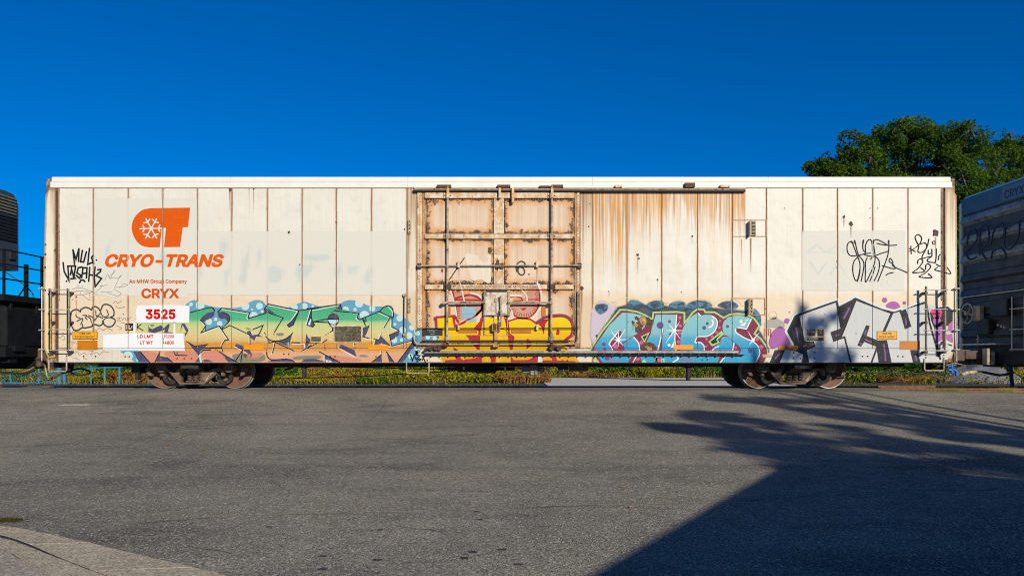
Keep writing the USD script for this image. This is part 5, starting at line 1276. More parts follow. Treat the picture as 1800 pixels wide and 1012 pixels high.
# ------------------------------------------------------------------ white and black letters at the right end
M_WLET = m_spray('spray_white_letters', col=(0.51, 0.51, 0.50), var=0.10)
M_BLK = m_spray('spray_charcoal', col=(0.030, 0.032, 0.038), var=0.35)
M_MAGE = m_soft('spray_magenta', lin(172, 95, 165, 0.8), 0.95, 0.12, 7, (1, 1, 1), 0.08, 0.7)
top = T('F', '90,985 160,800 420,750 320,560 430,335 515,295 830,185 1032,118 1060,200 1272,82') + T('G', '30,85 390,238 560,278 650,248 670,262 700,245 970,142 1000,180 1160,225 1220,210 1300,215 1362,270 1360,700 1350,820 1290,940 1290,985')
body3 = Polygon(top).buffer(0)
purple = unary_union([poly('F', '90,720 140,570 240,500 320,545 345,640 390,740 250,765 140,790', True), disc('F', 340, 420, 36), disc('F', 372, 300, 8), disc('G', 430, 133, 32), disc('G', 700, 173, 22), poly('G', '450,220 500,165 555,155 610,175 640,225 640,250 560,275', True), disc('G', 1070, 255, 30)])
g3 = decal('graffiti', body3, 2, M_WLET, car, label='white graffiti letters with black shadow sides and purple dots')
soft('magenta_cloud', purple, 1, M_MAGE, g3, 1.2, 0.8)
decal('ghost_face', disc('F', 150, 340, 62).difference(disc('F', 150, 335, 42)).union(disc('F', 150, 335, 48).difference(disc('F', 150, 335, 42))), 1, M_PEACHL, g3)
soft('grey_wash', poly('F', '30,440 160,360 310,440 300,510 30,510'), 1, m_soft('spray_grey_wash', lin(185, 185, 180), 0.7, 0.3, 5, (1, 1, 1), 0.1, 0.8), g3, 2.0, 1.2)
decal('striped_band', unary_union([sbox(1343 + k * 3.6, 577 + (k % 2), 1345.2 + k * 3.6, 592 - (k % 3)) for k in range(4)]), 1, m_spray('spray_brick', col=lin(195, 130, 115), var=0.15), g3)
blk = unary_union([poly('F', s) for s in ('440,345 505,340 580,690 700,690 730,770 610,820 560,880 470,830 400,750 330,560', '1060,215 1275,105 1285,150 1090,640 980,695 945,580 1085,530 1020,190 1030,165', '160,815 310,815 240,985 100,985', '560,870 610,820 640,985 535,985')] +
    [poly('G', s) for s in ('680,258 722,265 795,495 705,535 640,300 655,285', '175,475 225,490 180,622 350,690 325,775 150,705 105,770 55,755', '350,685 460,680 525,985 345,985 318,800', '775,815 870,815 922,985 815,985', '1190,700 1250,700 1230,730 1190,760', '1130,740 1195,730 1190,945 1150,900', '1290,730 1355,745 1350,765 1290,745', '1050,300 1150,232 1290,222 1362,275 1360,600 1290,480 1210,520 1110,530 1060,400')])
bl = unary_union([stroke('F', '430,345 515,330 1015,150 1085,530', 3.6), stroke('F', '1085,530 945,580 980,690 1125,640 1210,985', 3.2), stroke('F', '1280,120 1401,170', 4.5), stroke('G', '0,110 530,310 420,560', 4.5), stroke('G', '520,310 640,275 700,440', 3.6), stroke('G', '700,245 970,172', 4.0), stroke('G', '1000,180 1020,300 1045,450 1130,750 1190,940', 3.5), stroke('G', '325,780 250,985', 3.2), stroke('F', '540,860 470,830 330,800', 1.6)])
decal('shadow_side', blk.union(bl), 3, M_BLK, g3)
decal('white_outline', LineString(top[2:14]).buffer(1.9, join_style=2).union(LineString(top[13:17]).buffer(1.5, join_style=2)).union(stroke('F', '90,985 165,800 230,785', 2.4)).union(stroke('G', '1130,740 1200,690 1260,680 1290,720 1360,740', 2.0)).union(stroke('G', '1150,240 1210,212 1300,212 1362,272', 1.8)), 4, m_spray('spray_pale_line', col=(0.62, 0.62, 0.60), var=0.12), g3)
sm = m_soft('spray_mauve_soft', lin(150, 100, 155, 0.75), 0.85, 0.2, 8, (1, 1, 1), 0.1, 0.9)
soft('mauve_streak', unary_union([stroke('F', '460,510 480,600 495,700', 2.2), stroke('F', '1190,245 1120,375', 3.0), stroke('F', '565,765 600,750', 2.5), stroke('F', '680,740 700,735', 2), stroke('F', '1010,620 1040,610', 3), stroke('F', '180,930 235,870', 3), stroke('G', '715,390 725,470', 2.4), stroke('G', '175,550 155,605', 2.4), stroke('G', '165,675 250,710', 2.6), stroke('G', '420,740 435,870 440,960', 2.6), stroke('G', '845,885 865,960', 2.6), stroke('G', '1160,755 1170,770', 2.5), stroke('G', '95,720 105,735', 2)]), 4, sm, g3, 1.2, 0.7)
hot = m_spray('spray_hot_pink', col=lin(215, 75, 130, 0.85), var=0.1)
decal('pink_dot', unary_union([disc('G', 1145, 330, 62), disc('G', 1090, 300, 35), disc('G', 1185, 300, 32)]).difference(disc('G', 1165, 352, 16)), 5, hot, g3)
decal('mauve_dot', unary_union([disc('G', 1145, 420, 54), poly('G', '1110,530 1160,500 1250,500 1280,600 1350,600 1358,715 1260,670 1200,690 1140,715 1115,600', True), poly('G', '1360,415 1300,470 1300,550 1360,590')]), 5, m_spray('spray_mauve', col=lin(182, 110, 170, 0.82), var=0.1), g3)

# ------------------------------------------------------------------ yellow letters across the lower door
M_YEL = m_spray('spray_yellow', stops=[(0.0, lin(225, 165, 20)), (0.45, lin(238, 182, 10)), (0.75, lin(246, 200, 8)), (1.0, lin(250, 212, 20))], z0=zpx(637), z1=zpx(560), var=0.12)
M_CRIM = m_spray('spray_crimson', col=lin(178, 42, 48, 0.82), var=0.22)
yel = poly('P', T('K', '340,985 340,800 385,760 285,680 265,560 265,435 480,412 500,550 545,505 640,450 800,480 850,425 1012,425') + T('L', '0,425 150,440 230,428 300,430 430,440 530,495 640,460 700,425 850,412 950,440 990,540 960,670 900,740 930,830 1030,930 1080,985'))
g4 = decal('graffiti', yel, 1, M_YEL, car, label='yellow graffiti letters with crimson outlines across the lower door')
red = unary_union([stroke('K', s, 4.2) for s in ('245,440 270,415 480,400 505,530 600,490 770,390 845,310 850,250', '500,400 545,475', '845,430 820,520 815,640', '265,435 270,560')] + [poly('K', s) for s in ('640,640 825,640 820,830 790,830 720,740', '480,790 540,830 590,960 520,975', '340,900 330,985 345,985', '740,560 850,430 870,430 830,600', '960,890 1030,890 1020,985 960,985', '380,960 740,940 840,900 850,985 380,985')] +
    [stroke('L', '170,465 300,428 440,440 520,490', 3.0, True), stroke('L', '530,490 600,440 650,412 850,395 950,440 990,530 975,640 900,700', 5.5, True)] + [poly('L', s) for s in ('520,470 640,440 690,440 640,500 620,640 590,540', '120,430 170,430 190,620 250,660 225,830 190,830 150,560', '405,685 465,715 460,780 400,820', '775,640 785,580 805,558 825,600 810,640', '200,900 240,960 420,955 560,890 540,985 200,985', '0,900 20,905 0,985', '720,900 770,900 800,985 730,985', '860,740 930,735 950,790 910,780', '600,985 610,960 1010,970 1030,985')])
wr = unary_union([stroke('K', '445,60 500,250 525,395', 2.6), stroke('K', '590,60 640,290', 2.2), stroke('K', '710,110 790,130 850,180 860,240', 3.0, True), stroke('L', '560,0 590,120 590,250 540,350 470,430', 3.2, True), stroke('L', '340,70 400,140 410,230', 2.5, True), stroke('L', '210,330 230,420 170,440', 2.5, True), stroke('L', '200,140 330,140', 3.5)])
fig = unary_union([stroke('K', '470,65 505,230 530,400', 3.4), stroke('K', '490,180 600,150 700,130 800,165 835,185', 3.8, True), stroke('K', '500,190 840,200', 3.2), stroke('K', '855,230 840,320 780,385', 3.4, True), stroke('L', '200,330 260,400 370,432 480,385 550,280 570,150 545,0', 2.6, True), stroke('L', '200,160 260,150 340,170 350,200 230,215', 2.2), stroke('L', '410,190 560,190', 1.8), poly('L', '320,290 345,300 400,290 390,315 355,330'), stroke('L', '390,110 400,190', 1.6)] +
    [stroke('L', [(370 + 205 * math.cos(a), 215 + 200 * math.sin(a)), (370 + (160 + 14 * math.sin(9 * a)) * math.cos(a), 215 + 158 * math.sin(a))], 1.2) for a in np.linspace(-0.6, 2.9, 22)] + [stroke('K', f'{530 + k * 3},{280 + k * 28} {565},{285 + k * 28}', 1.5) for k in range(6)])
arc2 = [stroke('M', '590,790 640,770 720,760 860,775 940,810', 1.4, True), stroke('M', '740,790 750,830 790,970', 1.6), stroke('M', '960,815 1000,850', 1.2), stroke('N', '470,830 490,800 690,798 720,850', 1.2), stroke('N', '700,700 720,850 760,960', 1.6)]
decal('crimson_outline', red, 2, M_CRIM, g4)
soft('pink_mist', unary_union([poly('K', '470,80 640,120 800,150 850,240 800,370 700,400 560,480 520,400 490,240'), poly('L', '200,300 230,170 380,160 420,60 560,0 580,180 520,360 370,430 250,400')]), 1, m_soft('spray_pink_mist', lin(226, 150, 128), 0.45, 0.5, 6, (1, 1, 1.5), 0.2, 1.0), g4, 2.0, 1.2)
decal('crimson_lines', fig.union(stroke('M', '600,900 640,980', 2.2)), 2, M_CRIM, g4)
decal('white_line', wr.union(unary_union(arc2)), 3, m_spray('spray_cream_line', col=(0.66, 0.58, 0.50), var=0.1), g4)
soft('maroon_mist', unary_union([stroke('L', '530,480 650,410 850,388 960,440 1000,540 980,650', 4, True), stroke('K', '245,420 265,560', 3), stroke('L', '870,740 930,740 960,800', 4)]), 3, m_soft('spray_plum_soft', lin(150, 70, 90, 0.75), 0.65, 0.2, 8, (1, 1, 1), 0.1, 0.9), g4, 1.6, 0.9)
paper = unary_union([poly('K', '590,290 770,290 772,375 690,372 592,372'), poly('K', '592,376 690,378 765,376 720,420 650,435 595,432'), poly('K', '640,465 770,420 770,470 650,478')])
decal('pale_blue_sheet', paper, 4, m_spray('sheet_blue', col=lin(150, 195, 215), var=0.15), g4)
decal('pale_figure', poly('M', '820,410 930,395 1010,420 1040,480 1110,520 1200,480 1200,800 1110,800 1060,770 930,780 890,700', True).union(poly('M', '1140,410 1200,400 1200,470 1150,460', True)), 1, m_spray('spray_pale_figure', col=(0.66, 0.58, 0.46), var=0.12), g4)
decal('lozenge', unary_union([stroke('K', '250,225 280,185 350,172 470,175', 0.7, True), stroke('K', '250,225 290,258 350,268 450,270', 0.7, True), stroke('L', '600,175 720,175 800,200 820,228 790,250 720,268', 0.7, True)]), 3, m_spray('thin_cream', col=(0.70, 0.60, 0.46), var=0.05), g4)
decal('blue_dots', unary_union([poly('K', '0,580 80,580 90,660 300,660 280,740 90,760 60,860 0,900')]), 1, M_CLOUD, g4)
decal('blue_bubbles', discs([('K', 160, 670, 26), ('K', 245, 685, 26), ('K', 30, 620, 30), ('K', 40, 800, 28), ('K', 110, 760, 20)]), 2, M_BUB, g4)
decal('grey_stripe', poly('L', '550,895 605,895 600,985 545,985'), 3, m_spray('pale_grey', col=(0.55, 0.55, 0.54), var=0.1), g4)
decal('cream_lines', unary_union([stroke('K', '560,890 620,960', 0.9), stroke('K', '900,900 920,975', 1.2), stroke('K', '1050,890 1090,960', 1.0), stroke('K', '1090,920 1040,985', 0.9), stroke('L', '20,930 60,985', 1.0), stroke('K', '265,890 330,960 340,985', 2.2, True)]), 3, m_spray('thin_yellow', col=lin(240, 205, 110), var=0.1), g4)

# ------------------------------------------------------------------ hand tags
tagA = ['490,160 515,375', '495,175 535,300 580,145', '580,145 575,330', '630,170 605,335 650,340 690,190', '735,140 710,375 780,345 800,360', '790,245 765,275 795,350', '345,350 360,480 430,610 415,405', '415,400 530,400', '455,525 470,440 500,560', '530,400 505,570 520,580 460,590', '625,415 570,425 550,500 612,540 590,580 540,540', '620,570 640,425 700,425 690,575', '635,510 700,505', '740,420 725,625', '735,530 830,540', '820,415 805,540 820,710', '830,540 900,480 905,450 860,455', '840,545 915,585 825,700', '590,645 610,605 650,610 668,630']
t1 = decal('tag', strokes('H', tagA, 2.9).union(discs([('H', 838, 312, 13), ('H', 395, 625, 13)])), 3, M_INK, car, label='black two line spray tag at the left end')
tagB = ['430,575 400,510 390,420 400,350 440,320 480,318 515,345 520,320 570,290 620,298 655,320 665,295 700,278 745,300 770,330 800,265 850,250 910,280 942,340 935,395 900,415 950,440 955,480 920,525 870,535 820,510 800,460 795,500 750,522 700,505 660,530 600,545 560,550 540,545 480,580 430,575']
tagB2 = ['455,380 470,410 510,425', '470,465 545,430 520,505', '545,390 590,390 580,420 600,445', '590,395 640,430 655,480', '620,390 690,435 660,530', '710,330 715,390 740,395 765,365', '770,340 790,390 830,410 870,385 850,320', '700,450 740,405 800,425', '800,470 830,430 900,415', '545,545 540,500']
decal('tag', strokes('I', tagB, 2.4, True).union(strokes('I', tagB2, 1.8, True)), 3, m_spray('ink_grey', col=(0.05, 0.05, 0.048), var=0.3), car, label='rounded bubble letter tag outlined in grey')
decal('tag', strokes('I', ['1092,500 1092,575 1180,575 1180,500 1092,500', '1115,510 1115,560', '1140,515 1170,515 1145,535 1172,560', '1240,500 1235,570', '1285,505 1240,540 1310,580'], 1.6), P1L + 2, M_INK, car)
tagJ = ['205,190 165,210 148,270 160,345 205,385 300,380 380,360 470,348', '220,205 290,390 325,500 318,640 290,735', '255,180 300,360 370,460 375,560 340,735', '375,170 362,250 372,310 405,345', '400,330 402,240 440,170 485,190 505,370', '310,390 250,450 225,540 235,650 268,725 300,690 325,560', '425,410 402,470 400,600 403,745 480,600 525,480 532,390 515,250', '465,435 520,392 580,440 592,520 570,620 520,728', '520,175 560,165 640,200 715,242 825,238', '555,215 640,235 715,242', '720,180 718,300 690,430 570,735', '540,382 610,355 705,325', '375,365 430,385 520,395', '460,730 500,640 530,540', '630,522 800,563 775,500 725,460 740,420 775,470 785,530 970,614', '682,650 725,625 780,615']
decal('tag', strokes('J', tagJ, 2.0, True).union(strokes('J', ['205,190 230,215', '515,175 500,230', '250,180 262,215', '718,180 718,215', '372,175 366,215'], 3.0)), 3, M_INK, car, label='tall black looping tag on the repainted patch')
tagK = ['1095,265 1150,215 1170,140 1125,95 1082,125 1100,190 1130,250 1122,330 1180,335 1240,270 1220,210 1150,225', '1270,155 1245,260 1175,410 1260,400 1310,390', '1262,310 1265,360 1305,345', '1310,295 1308,390 1255,430 1260,465 1360,480', '1372,290 1370,400 1358,480', '1400,440 1410,380 1450,362 1488,390 1480,470 1430,525 1370,500', '1390,540 1352,575 1460,605 1568,630 1520,545', '1115,490 1125,440 1165,428 1185,470 1120,560 1050,615 1210,600 1160,550', '1225,570 1230,510 1265,495 1292,540 1220,620 1140,672 1308,685 1262,630']
decal('tag', strokes('J', tagK, 1.8, True).union(strokes('J', ['1022,250 1030,358', '1000,325 1080,280', '1005,285 1085,328'], 1.6)).union(disc('J', 1337, 205, 27).difference(disc('J', 1337, 205, 15))), 3, M_INK, car, label='thin black tag with the number 22 by the right ladder')
fa = strokes('H', ['965,610 1005,520 1040,590 1100,470 1110,490 1030,560 1150,580 1210,530 1150,620', '830,790 930,690 890,700 1000,680', '900,780 1070,780', '1150,630 1110,740 1200,800 1150,840 1000,800', '1180,720 1260,660 1270,700 1130,710', '480,740 600,720 740,770 760,790 600,830 480,810 560,770 720,780', '640,830 735,905 740,800', '760,770 860,830', '550,690 580,700', '620,690 640,700', '600,780 610,830'], 0.6, True)
fb = strokes('I', ['930,240 960,210 990,235 1040,205', '960,270 1010,300 1080,280', '980,440 990,470', '985,430 1020,420 1000,450 1030,465', '1040,415 1050,450 1080,420 1090,450', '1110,420 1115,450 1160,410', '1030,480 1080,490', '1050,375 1065,370 1060,385', '680,560 720,575 760,550 800,580 850,555 920,575', '970,520 1040,550 1010,570', '440,870 480,850 500,890 560,870 590,890', '620,850 680,840 640,890 720,860 760,890 800,850 880,860', '430,935 470,940 500,960', '550,930 600,950', '225,640 260,680 290,640 320,690 280,700', '290,610 320,630'], 0.7, True)
decal('scribble', fa.union(fb), 2, M_FAINT, car)
decal('tag', strokes('C', ['1530,870 1560,960 1590,880 1640,970', '1600,930 1687,935'], 1.8).union(strokes('K', ['0,890 60,900 20,940 70,950 10,980', '90,900 130,985', '90,960 120,900'], 1.8)), 7, M_INK, car)
decal('tag', strokes('N', ['548,585 520,520 470,500 425,530 398,580 410,650', '405,620 440,580 500,600 525,650 500,700 450,690 425,640 440,590'], 2.6, True).union(disc('N', 590, 692, 12)), 3, m_spray('ink_olive', col=(0.06, 0.065, 0.05), var=0.2), door)
decal('slash', stroke('M', '810,450 590,770', 1.8), 3, M_INK, door)
# ------------------------------------------------------------------ rust chips and bolts
rr = np.random.default_rng(21)
def chip(x, y, r, stretch=1.0):
    a = np.linspace(0, 2 * np.pi, 15)[:-1]
    q = r * rr.uniform(0.55, 1.15, 14)
    return Polygon(np.column_stack([x + q * np.cos(a), y + stretch * q * np.sin(a)])).buffer(0)
chips_xy = [(405, 333, 3.6), (446, 332, 1.6), (438, 332, 1.0), (591, 391, 1.8), (527, 465, 1.5), (508, 408, 2.5), (711, 403, 1.3), (608, 322, 1.3), (1121, 448, 2.4), (1123.5, 454, 1.6), (1217, 415, 1.8), (1156, 491, 1.7), (1198, 513, 1.0), (1484, 381, 2.4), (1496, 393, 4.2), (1530, 366, 0.9), (1543, 366, 0.9), (1530, 383, 0.9), (1645, 409, 5.6), (1379, 366, 0.9), (134, 522, 1.8), (128, 526, 1.0), (1113, 567, 3.4), (1049, 590, 2.4), (1023, 507, 3.8), (1012, 507, 3.0), (1276, 540, 2.0), (1345, 543, 1.2), (1035, 398, 1.2), (1037, 358, 1.0), (1070, 512, 1.0), (1450, 552, 0.9), (1505, 586, 1.0), (569, 561, 1.6), (661, 561, 0.6), (602, 553, 0.8), (1347, 430, 0.9), (1347, 470, 1.2), (1471, 470, 1.0), (164, 465, 1.0), (1534, 480, 1.0), (1104, 566, 1.0), (80, 430, 1.6), (79.5, 447, 2.0), (79, 470, 2.4), (80, 510, 1.8), (100, 445, 3.2), (101, 462, 4.0), (101, 474, 3.2), (97, 440, 2.2)]
blobs = [chip(x, y, r, 1.2) for x, y, r in chips_xy]
blobs += [chip(x, y, r, 2.2) for x, y, r in ((744, 395, 2.6), (744, 415, 2.0), (743.5, 437, 3.0), (745, 466, 3.2), (777, 475, 2.0), (861, 440, 3.2), (875, 461, 3.2), (875, 470, 3.0), (1009.5, 420, 2.6), (1009.5, 438, 2.2), (1009, 462, 2.2), (1011, 505, 2.8), (1010, 480, 1.6), (738, 467, 3.0))]
blobs += [chip(x + rr.normal(0, 0.5), y, rr.uniform(0.4, 0.95), rr.uniform(1, 2.2)) for x in (225, 286, 407, 470, 531, 591, 653, 1102, 1163, 1226, 1287, 1347, 1411, 1472, 1534, 1596) for y in rr.uniform(333, 600, 5)]
rst = decal('rust_chips', unary_union(blobs), P1L, M_RUST, car, whole=True)
if rst: tag(rst, kind='stuff', label='dark rust chips in the paint')
big = unary_union([poly('D', '720,310 750,298 790,330 830,300 890,320 930,310 960,350 1010,345 1000,420 950,470 900,460 870,430 830,470 830,530 770,555 730,520 730,450 690,425 740,400 780,370 730,345', False), poly('D', '810,780 860,710 930,682 1000,700 1050,760 1055,795 810,795', False)])
decal('rust_hole', big, 9, M_RUST, g2)
decal('torn_filler', unary_union([poly('D', '790,350 830,310 890,330 900,400 870,440 820,420'), poly('D', '700,420 740,400 780,430 750,465'), poly('D', '870,760 890,735 930,750 985,770 975,800 930,805')]), 10, m_plain('torn_filler', (0.42, 0.24, 0.09), 0.9, var=0.6, scale=18, dirt=(0.15, 0.08, 0.04)), g2)
M_RUN = m_soft('rust_run', (0.34, 0.15, 0.04), 0.75, 0.35, 3.0, (12, 1, 0.6), 0.25, 1.0)
runs = [Polygon([(x - r * 0.7, y), (x + r * 0.7, y), (x + r * 0.25, y + L), (x - r * 0.25, y + L)]) for x, y, r, L in ((404, 336, 1.6, 34), (409, 336, 1.2, 60), (446, 334, 1.0, 42), (438, 334, 0.8, 34), (591, 394, 1.2, 18), (1121, 452, 1.2, 30), (1217, 418, 1.0, 10), (1156, 494, 0.9, 14), (1484, 384, 1.4, 16), (1496, 398, 1.8, 20), (1645, 416, 1.6, 40), (134, 526, 1.4, 30), (1023, 512, 2.4, 40), (608, 324, 0.8, 9), (807, 471, 1.5, 22), (944, 471, 1.8, 24), (872, 472, 1.6, 26), (1071, 514, 0.8, 8), (1113, 572, 1.4, 12), (719, 412, 2.0, 60), (105, 480, 1.4, 40), (1049, 593, 0.8, 24), (1320, 418, 2.4, 60), (1304, 420, 1.4, 44))]
tag(soft_one('rust_runs', unary_union(runs), P1L + 1, M_RUN, car, 1.1, 0.7), kind='stuff', label='rust runs below chips and bolts')
bolts = [(x, y) for x, y in ((147, 626), (168, 626), (220, 626.5), (227.5, 626.5), (311.5, 620), (311.5, 630), (324, 630), (336.5, 630), (432.5, 626), (441, 626), (499, 622), (507.5, 622), (499, 632), (507.5, 632), (580.5, 626), (589, 626.5), (661, 626.5), (825, 626.5), (834, 626.5), (751, 633), (907.5, 626.5), (916.5, 626.5), (989, 633.5), (997.5, 633.5), (1234.5, 632), (1243.5, 632), (1395.5, 619.5), (1395, 629.5), (1407, 630), (1432, 619.5), (1432, 629.5), (1516, 626), (1525.5, 626), (1578.5, 626), (1587, 626.5), (1627.5, 623.5), (1627.5, 628), (1659, 624.5), (1659, 629.5), (87, 625), (87, 629), (117, 625), (117, 629))]
for x, y in bolts:
    obj('bolt', stud(x, y, -0.012, 0.022, 0.012), M_RUST, car)
# ================================================================== the next cars of the train
# right car: we look at its end wall, which lies in its own shade
XE = 12.95
def EP(px, py, x=XE):
    """pixel -> point of the plane X = x (the end wall of the right car)"""
    d = (x - EYE[0]) * F / (px - 900.0)
    return np.array([x, EYE[1] + d, EYE[2] + (HORIZON - py) * d / F])
M_ENDP = m_plain('end_wall_shade_paint', (0.035, 0.035, 0.035), 0.6, var=0.5, scale=3, dirt=(0.05, 0.038, 0.03))  # near-black base: the deep shade of the end wall is put into its colour
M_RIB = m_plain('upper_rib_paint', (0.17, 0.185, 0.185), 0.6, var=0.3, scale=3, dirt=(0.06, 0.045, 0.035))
M_BAND = m_plain('end_band_blue', (0.045, 0.075, 0.10), 0.5, var=0.2, scale=3)  # band darkened along with the wall, shade included in the colour
M_SIDE2 = m_plain('second_car_side', (0.50, 0.47, 0.42), 0.55, var=0.15, scale=2)
rc = thing('refrigerator_car', 'shaded end of the next car at right, with horizontal ribs and brake wheel', 'rail car')
W0, W1 = 0.02, 3.16
ztop = EP(1690, 351)[2]
zb2 = 0.66
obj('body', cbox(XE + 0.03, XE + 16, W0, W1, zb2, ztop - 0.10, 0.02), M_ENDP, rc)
obj('roof', [cbox(XE + 0.02, XE + 16, W0 + 0.10, W1 - 0.10, ztop - 0.10, ztop + 0.05, 0.04)], M_SIDE2, rc)
# top band with lettering
zb0 = EP(1690, 380)[2]
band = obj('end_band', extrude_xz(Polygon([(0, 0), (1, 0), (1, 1), (0, 1)]), 0, 1), M_BAND, rc)
band_m = cbox(XE - 0.012, XE + 0.03, W0 + 0.06, W1 - 0.02, zb0, ztop - 0.01, 0.006)
stage.RemovePrim(band.GetPath()); _used.discard(str(band.GetPath()))
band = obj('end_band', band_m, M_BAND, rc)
M_PALE = m_plain('pale_letters', (0.11, 0.14, 0.16), 0.6, var=0.2)
def end_text(text, y_left, z0, h, mat, parent, x=XE - 0.014, bold=False):
    """lettering on the end wall reads from far edge (left in the photo) to the near edge"""
    m = meshkit.text_mesh(text, h, 0.002, bold)
    v = m.vertices
    return obj('lettering', trimesh.Trimesh(np.column_stack([x - v[:, 2], y_left - v[:, 0], z0 + v[:, 1]]), m.faces, process=False), mat, parent, smooth=False)
end_text('EXCESS HEIGHT CAR', 2.95, zb0 + 0.12, 0.115, M_PALE, rc)
obj('stencil_patch', cbox(XE - 0.0135, XE - 0.011, 0.40, 1.32, zb0 + 0.05, ztop - 0.06, 0.001), m_plain('pale_patch', (0.085, 0.13, 0.16), 0.6, var=0.1), rc)
end_text('CRYX 3525'[:6] + '3', 1.25, zb0 + 0.10, 0.20, M_BLACK, rc, XE - 0.0145, True)
# ribs of the corrugated end
tops = [EP(1690, q)[2] for q in (397, 431, 465, 498, 524, 548)] + [1.95, 1.35]
for k, z in enumerate(tops):
    prof = [(0.0, 0.24), (-0.05, 0.20), (-0.085, 0.10), (-0.085, 0.04), (-0.03, 0.0), (0.0, -0.03)]
    v = np.array([[XE + 0.03 + a, y, z + b] for y in (W0 + 0.10, W1 - 0.10) for a, b in prof]); n = len(prof)
    f = []
    for i in range(n):
        j = (i + 1) % n
        f += [(i, j, n + j), (i, n + j, n + i)]
    for i in range(1, n - 1):
        f += [(0, i, i + 1), (n, n + i + 1, n + i)]
    m = trimesh.Trimesh(v, np.array(f), process=False); trimesh.repair.fix_normals(m)
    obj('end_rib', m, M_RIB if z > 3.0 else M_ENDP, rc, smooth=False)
for y in (W0 + 0.05, W1 - 0.05):
    obj('corner_post', cbox(XE - 0.03, XE + 0.05, y - 0.05, y + 0.05, zb2, ztop - 0.12, 0.012), M_SIDE2, rc)
# graffiti scrawl on the ribs
M_SCR = m_plain('scrawl_dark_blue', (0.015, 0.02, 0.05), 0.6, var=0.2)
def wall_stroke(pts, r=0.022):
    P = [EP(a, b, XE - 0.066) for a, b in pts]
    return tube(catmull(P, 4), r, 5)
for pts in ([(1700, 430), (1703, 410), (1714, 404), (1718, 420), (1706, 436), (1699, 445), (1704, 456), (1716, 452)], [(1722, 448), (1724, 402), (1736, 398), (1738, 425), (1726, 440), (1733, 456)], [(1742, 430), (1748, 402), (1760, 392), (1766, 408), (1758, 420)], [(1764, 400), (1778, 395), (1794, 388)], [(1768, 398), (1766, 430), (1774, 438), (1790, 418), (1792, 392)], [(1742, 455), (1746, 440), (1760, 436), (1768, 452), (1750, 458)]):
    obj('scrawl', wall_stroke(pts), M_SCR, rc)
# brake wheel, gear box and chain
bw = EP(1700, 551, XE - 0.30)
ang = np.linspace(0, 2 * np.pi, 33)
ring = np.column_stack([np.full(33, bw[0]), bw[1] + 0.27 * np.cos(ang), bw[2] + 0.27 * np.sin(ang)])
M_BW = m_plain('brake_wheel_tan', (0.30, 0.25, 0.17), 0.6, var=0.3)
brk = obj('brake_wheel', tube(ring, 0.022, 8, False), M_BW, rc)
for a in np.arange(4) * np.pi / 2 + 0.4:
    obj('spoke', tube([bw, bw + [0.05, 0.14 * math.cos(a), 0.14 * math.sin(a)], bw + [0, 0.265 * math.cos(a), 0.265 * math.sin(a)]], 0.018, 6), M_BW, brk)
obj('hub', lathe([(0, -0.05), (0.05, -0.05), (0.05, 0.05), (0, 0.05)], 14, 'x', bw), M_BW, brk)
obj('brake_gear', [cbox(XE - 0.24, XE - 0.08, bw[1] - 0.42, bw[1] - 0.10, bw[2] - 0.22, bw[2] + 0.20, 0.03), rod(bw + [0, 0, 0], bw + [0.2, -0.05, 0], 0.03)], M_BW, rc)
obj('chain', [tube(np.column_stack([np.full(9, XE - 0.16) + 0.02 * np.cos(t), np.full(9, bw[1] - 0.25) + 0.02 * np.sin(t) * (k % 2), np.linspace(z0, z0 + 0.10, 9)]), 0.012, 5) for k, z0 in enumerate(np.arange(bw[2] - 1.02, bw[2] - 0.25, 0.085)) for t in [np.linspace(0, 2 * np.pi, 9)]], M_GALV, rc)
# handrail, equipment boxes, ladder, running board
hr0, hr1 = EP(1684, 524, XE - 0.18), EP(1860, 501, XE - 0.18)
obj('handrail', rod(hr0, hr1, 0.016), M_GALV, rc)
bx = EP(1751, 525, XE - 0.05); by = EP(1781, 553, XE - 0.05)
obj('equipment_box', cbox(XE - 0.22, XE - 0.02, min(bx[1], by[1]), max(bx[1], by[1]), EP(1766, 556)[2], EP(1766, 526)[2], 0.02), M_BLACK, rc)
bx = EP(1728, 560); by = EP(1750, 588)
obj('equipment_box', cbox(XE - 0.20, XE - 0.02, by[1], bx[1], EP(1740, 588)[2], EP(1740, 561)[2], 0.03), M_UNDER, rc)
for q in (1757, 1763, 1768):
    p = EP(q, 571 + (q - 1757) * 0.4, XE - 0.2)
    obj('air_fitting', lathe([(0, -0.05), (0.035, -0.05), (0.035, 0.05), (0, 0.05)], 10, 'x', p), M_BW, rc)
st = EP(1779, 570, XE - 0.16)
lad2 = obj('ladder', rod([st[0], st[1], EP(1779, 617, XE - 0.16)[2]], [st[0], st[1], EP(1779, 522, XE - 0.16)[2]], 0.018), M_GALV, rc)
obj('stile', rod([st[0], st[1] - 0.46, EP(1779, 617, XE - 0.16)[2]], [st[0], st[1] - 0.46, EP(1779, 522, XE - 0.16)[2]], 0.018), M_GALV, lad2)
for q in (543, 579, 614):
    zq = EP(1779, q, XE - 0.16)[2]
    obj('rung', rod([st[0] - 0.02, st[1] + 0.06, zq], [st[0] - 0.02, st[1] - 0.50, zq], 0.014), M_GALV, lad2)
a, b = EP(1692, 606, XE - 0.2), EP(1765, 606, XE - 0.2)
obj('running_board', cbox(XE - 0.42, XE - 0.02, b[1], a[1], a[2] - 0.02, a[2] + 0.02, 0.006), M_GALV, rc)
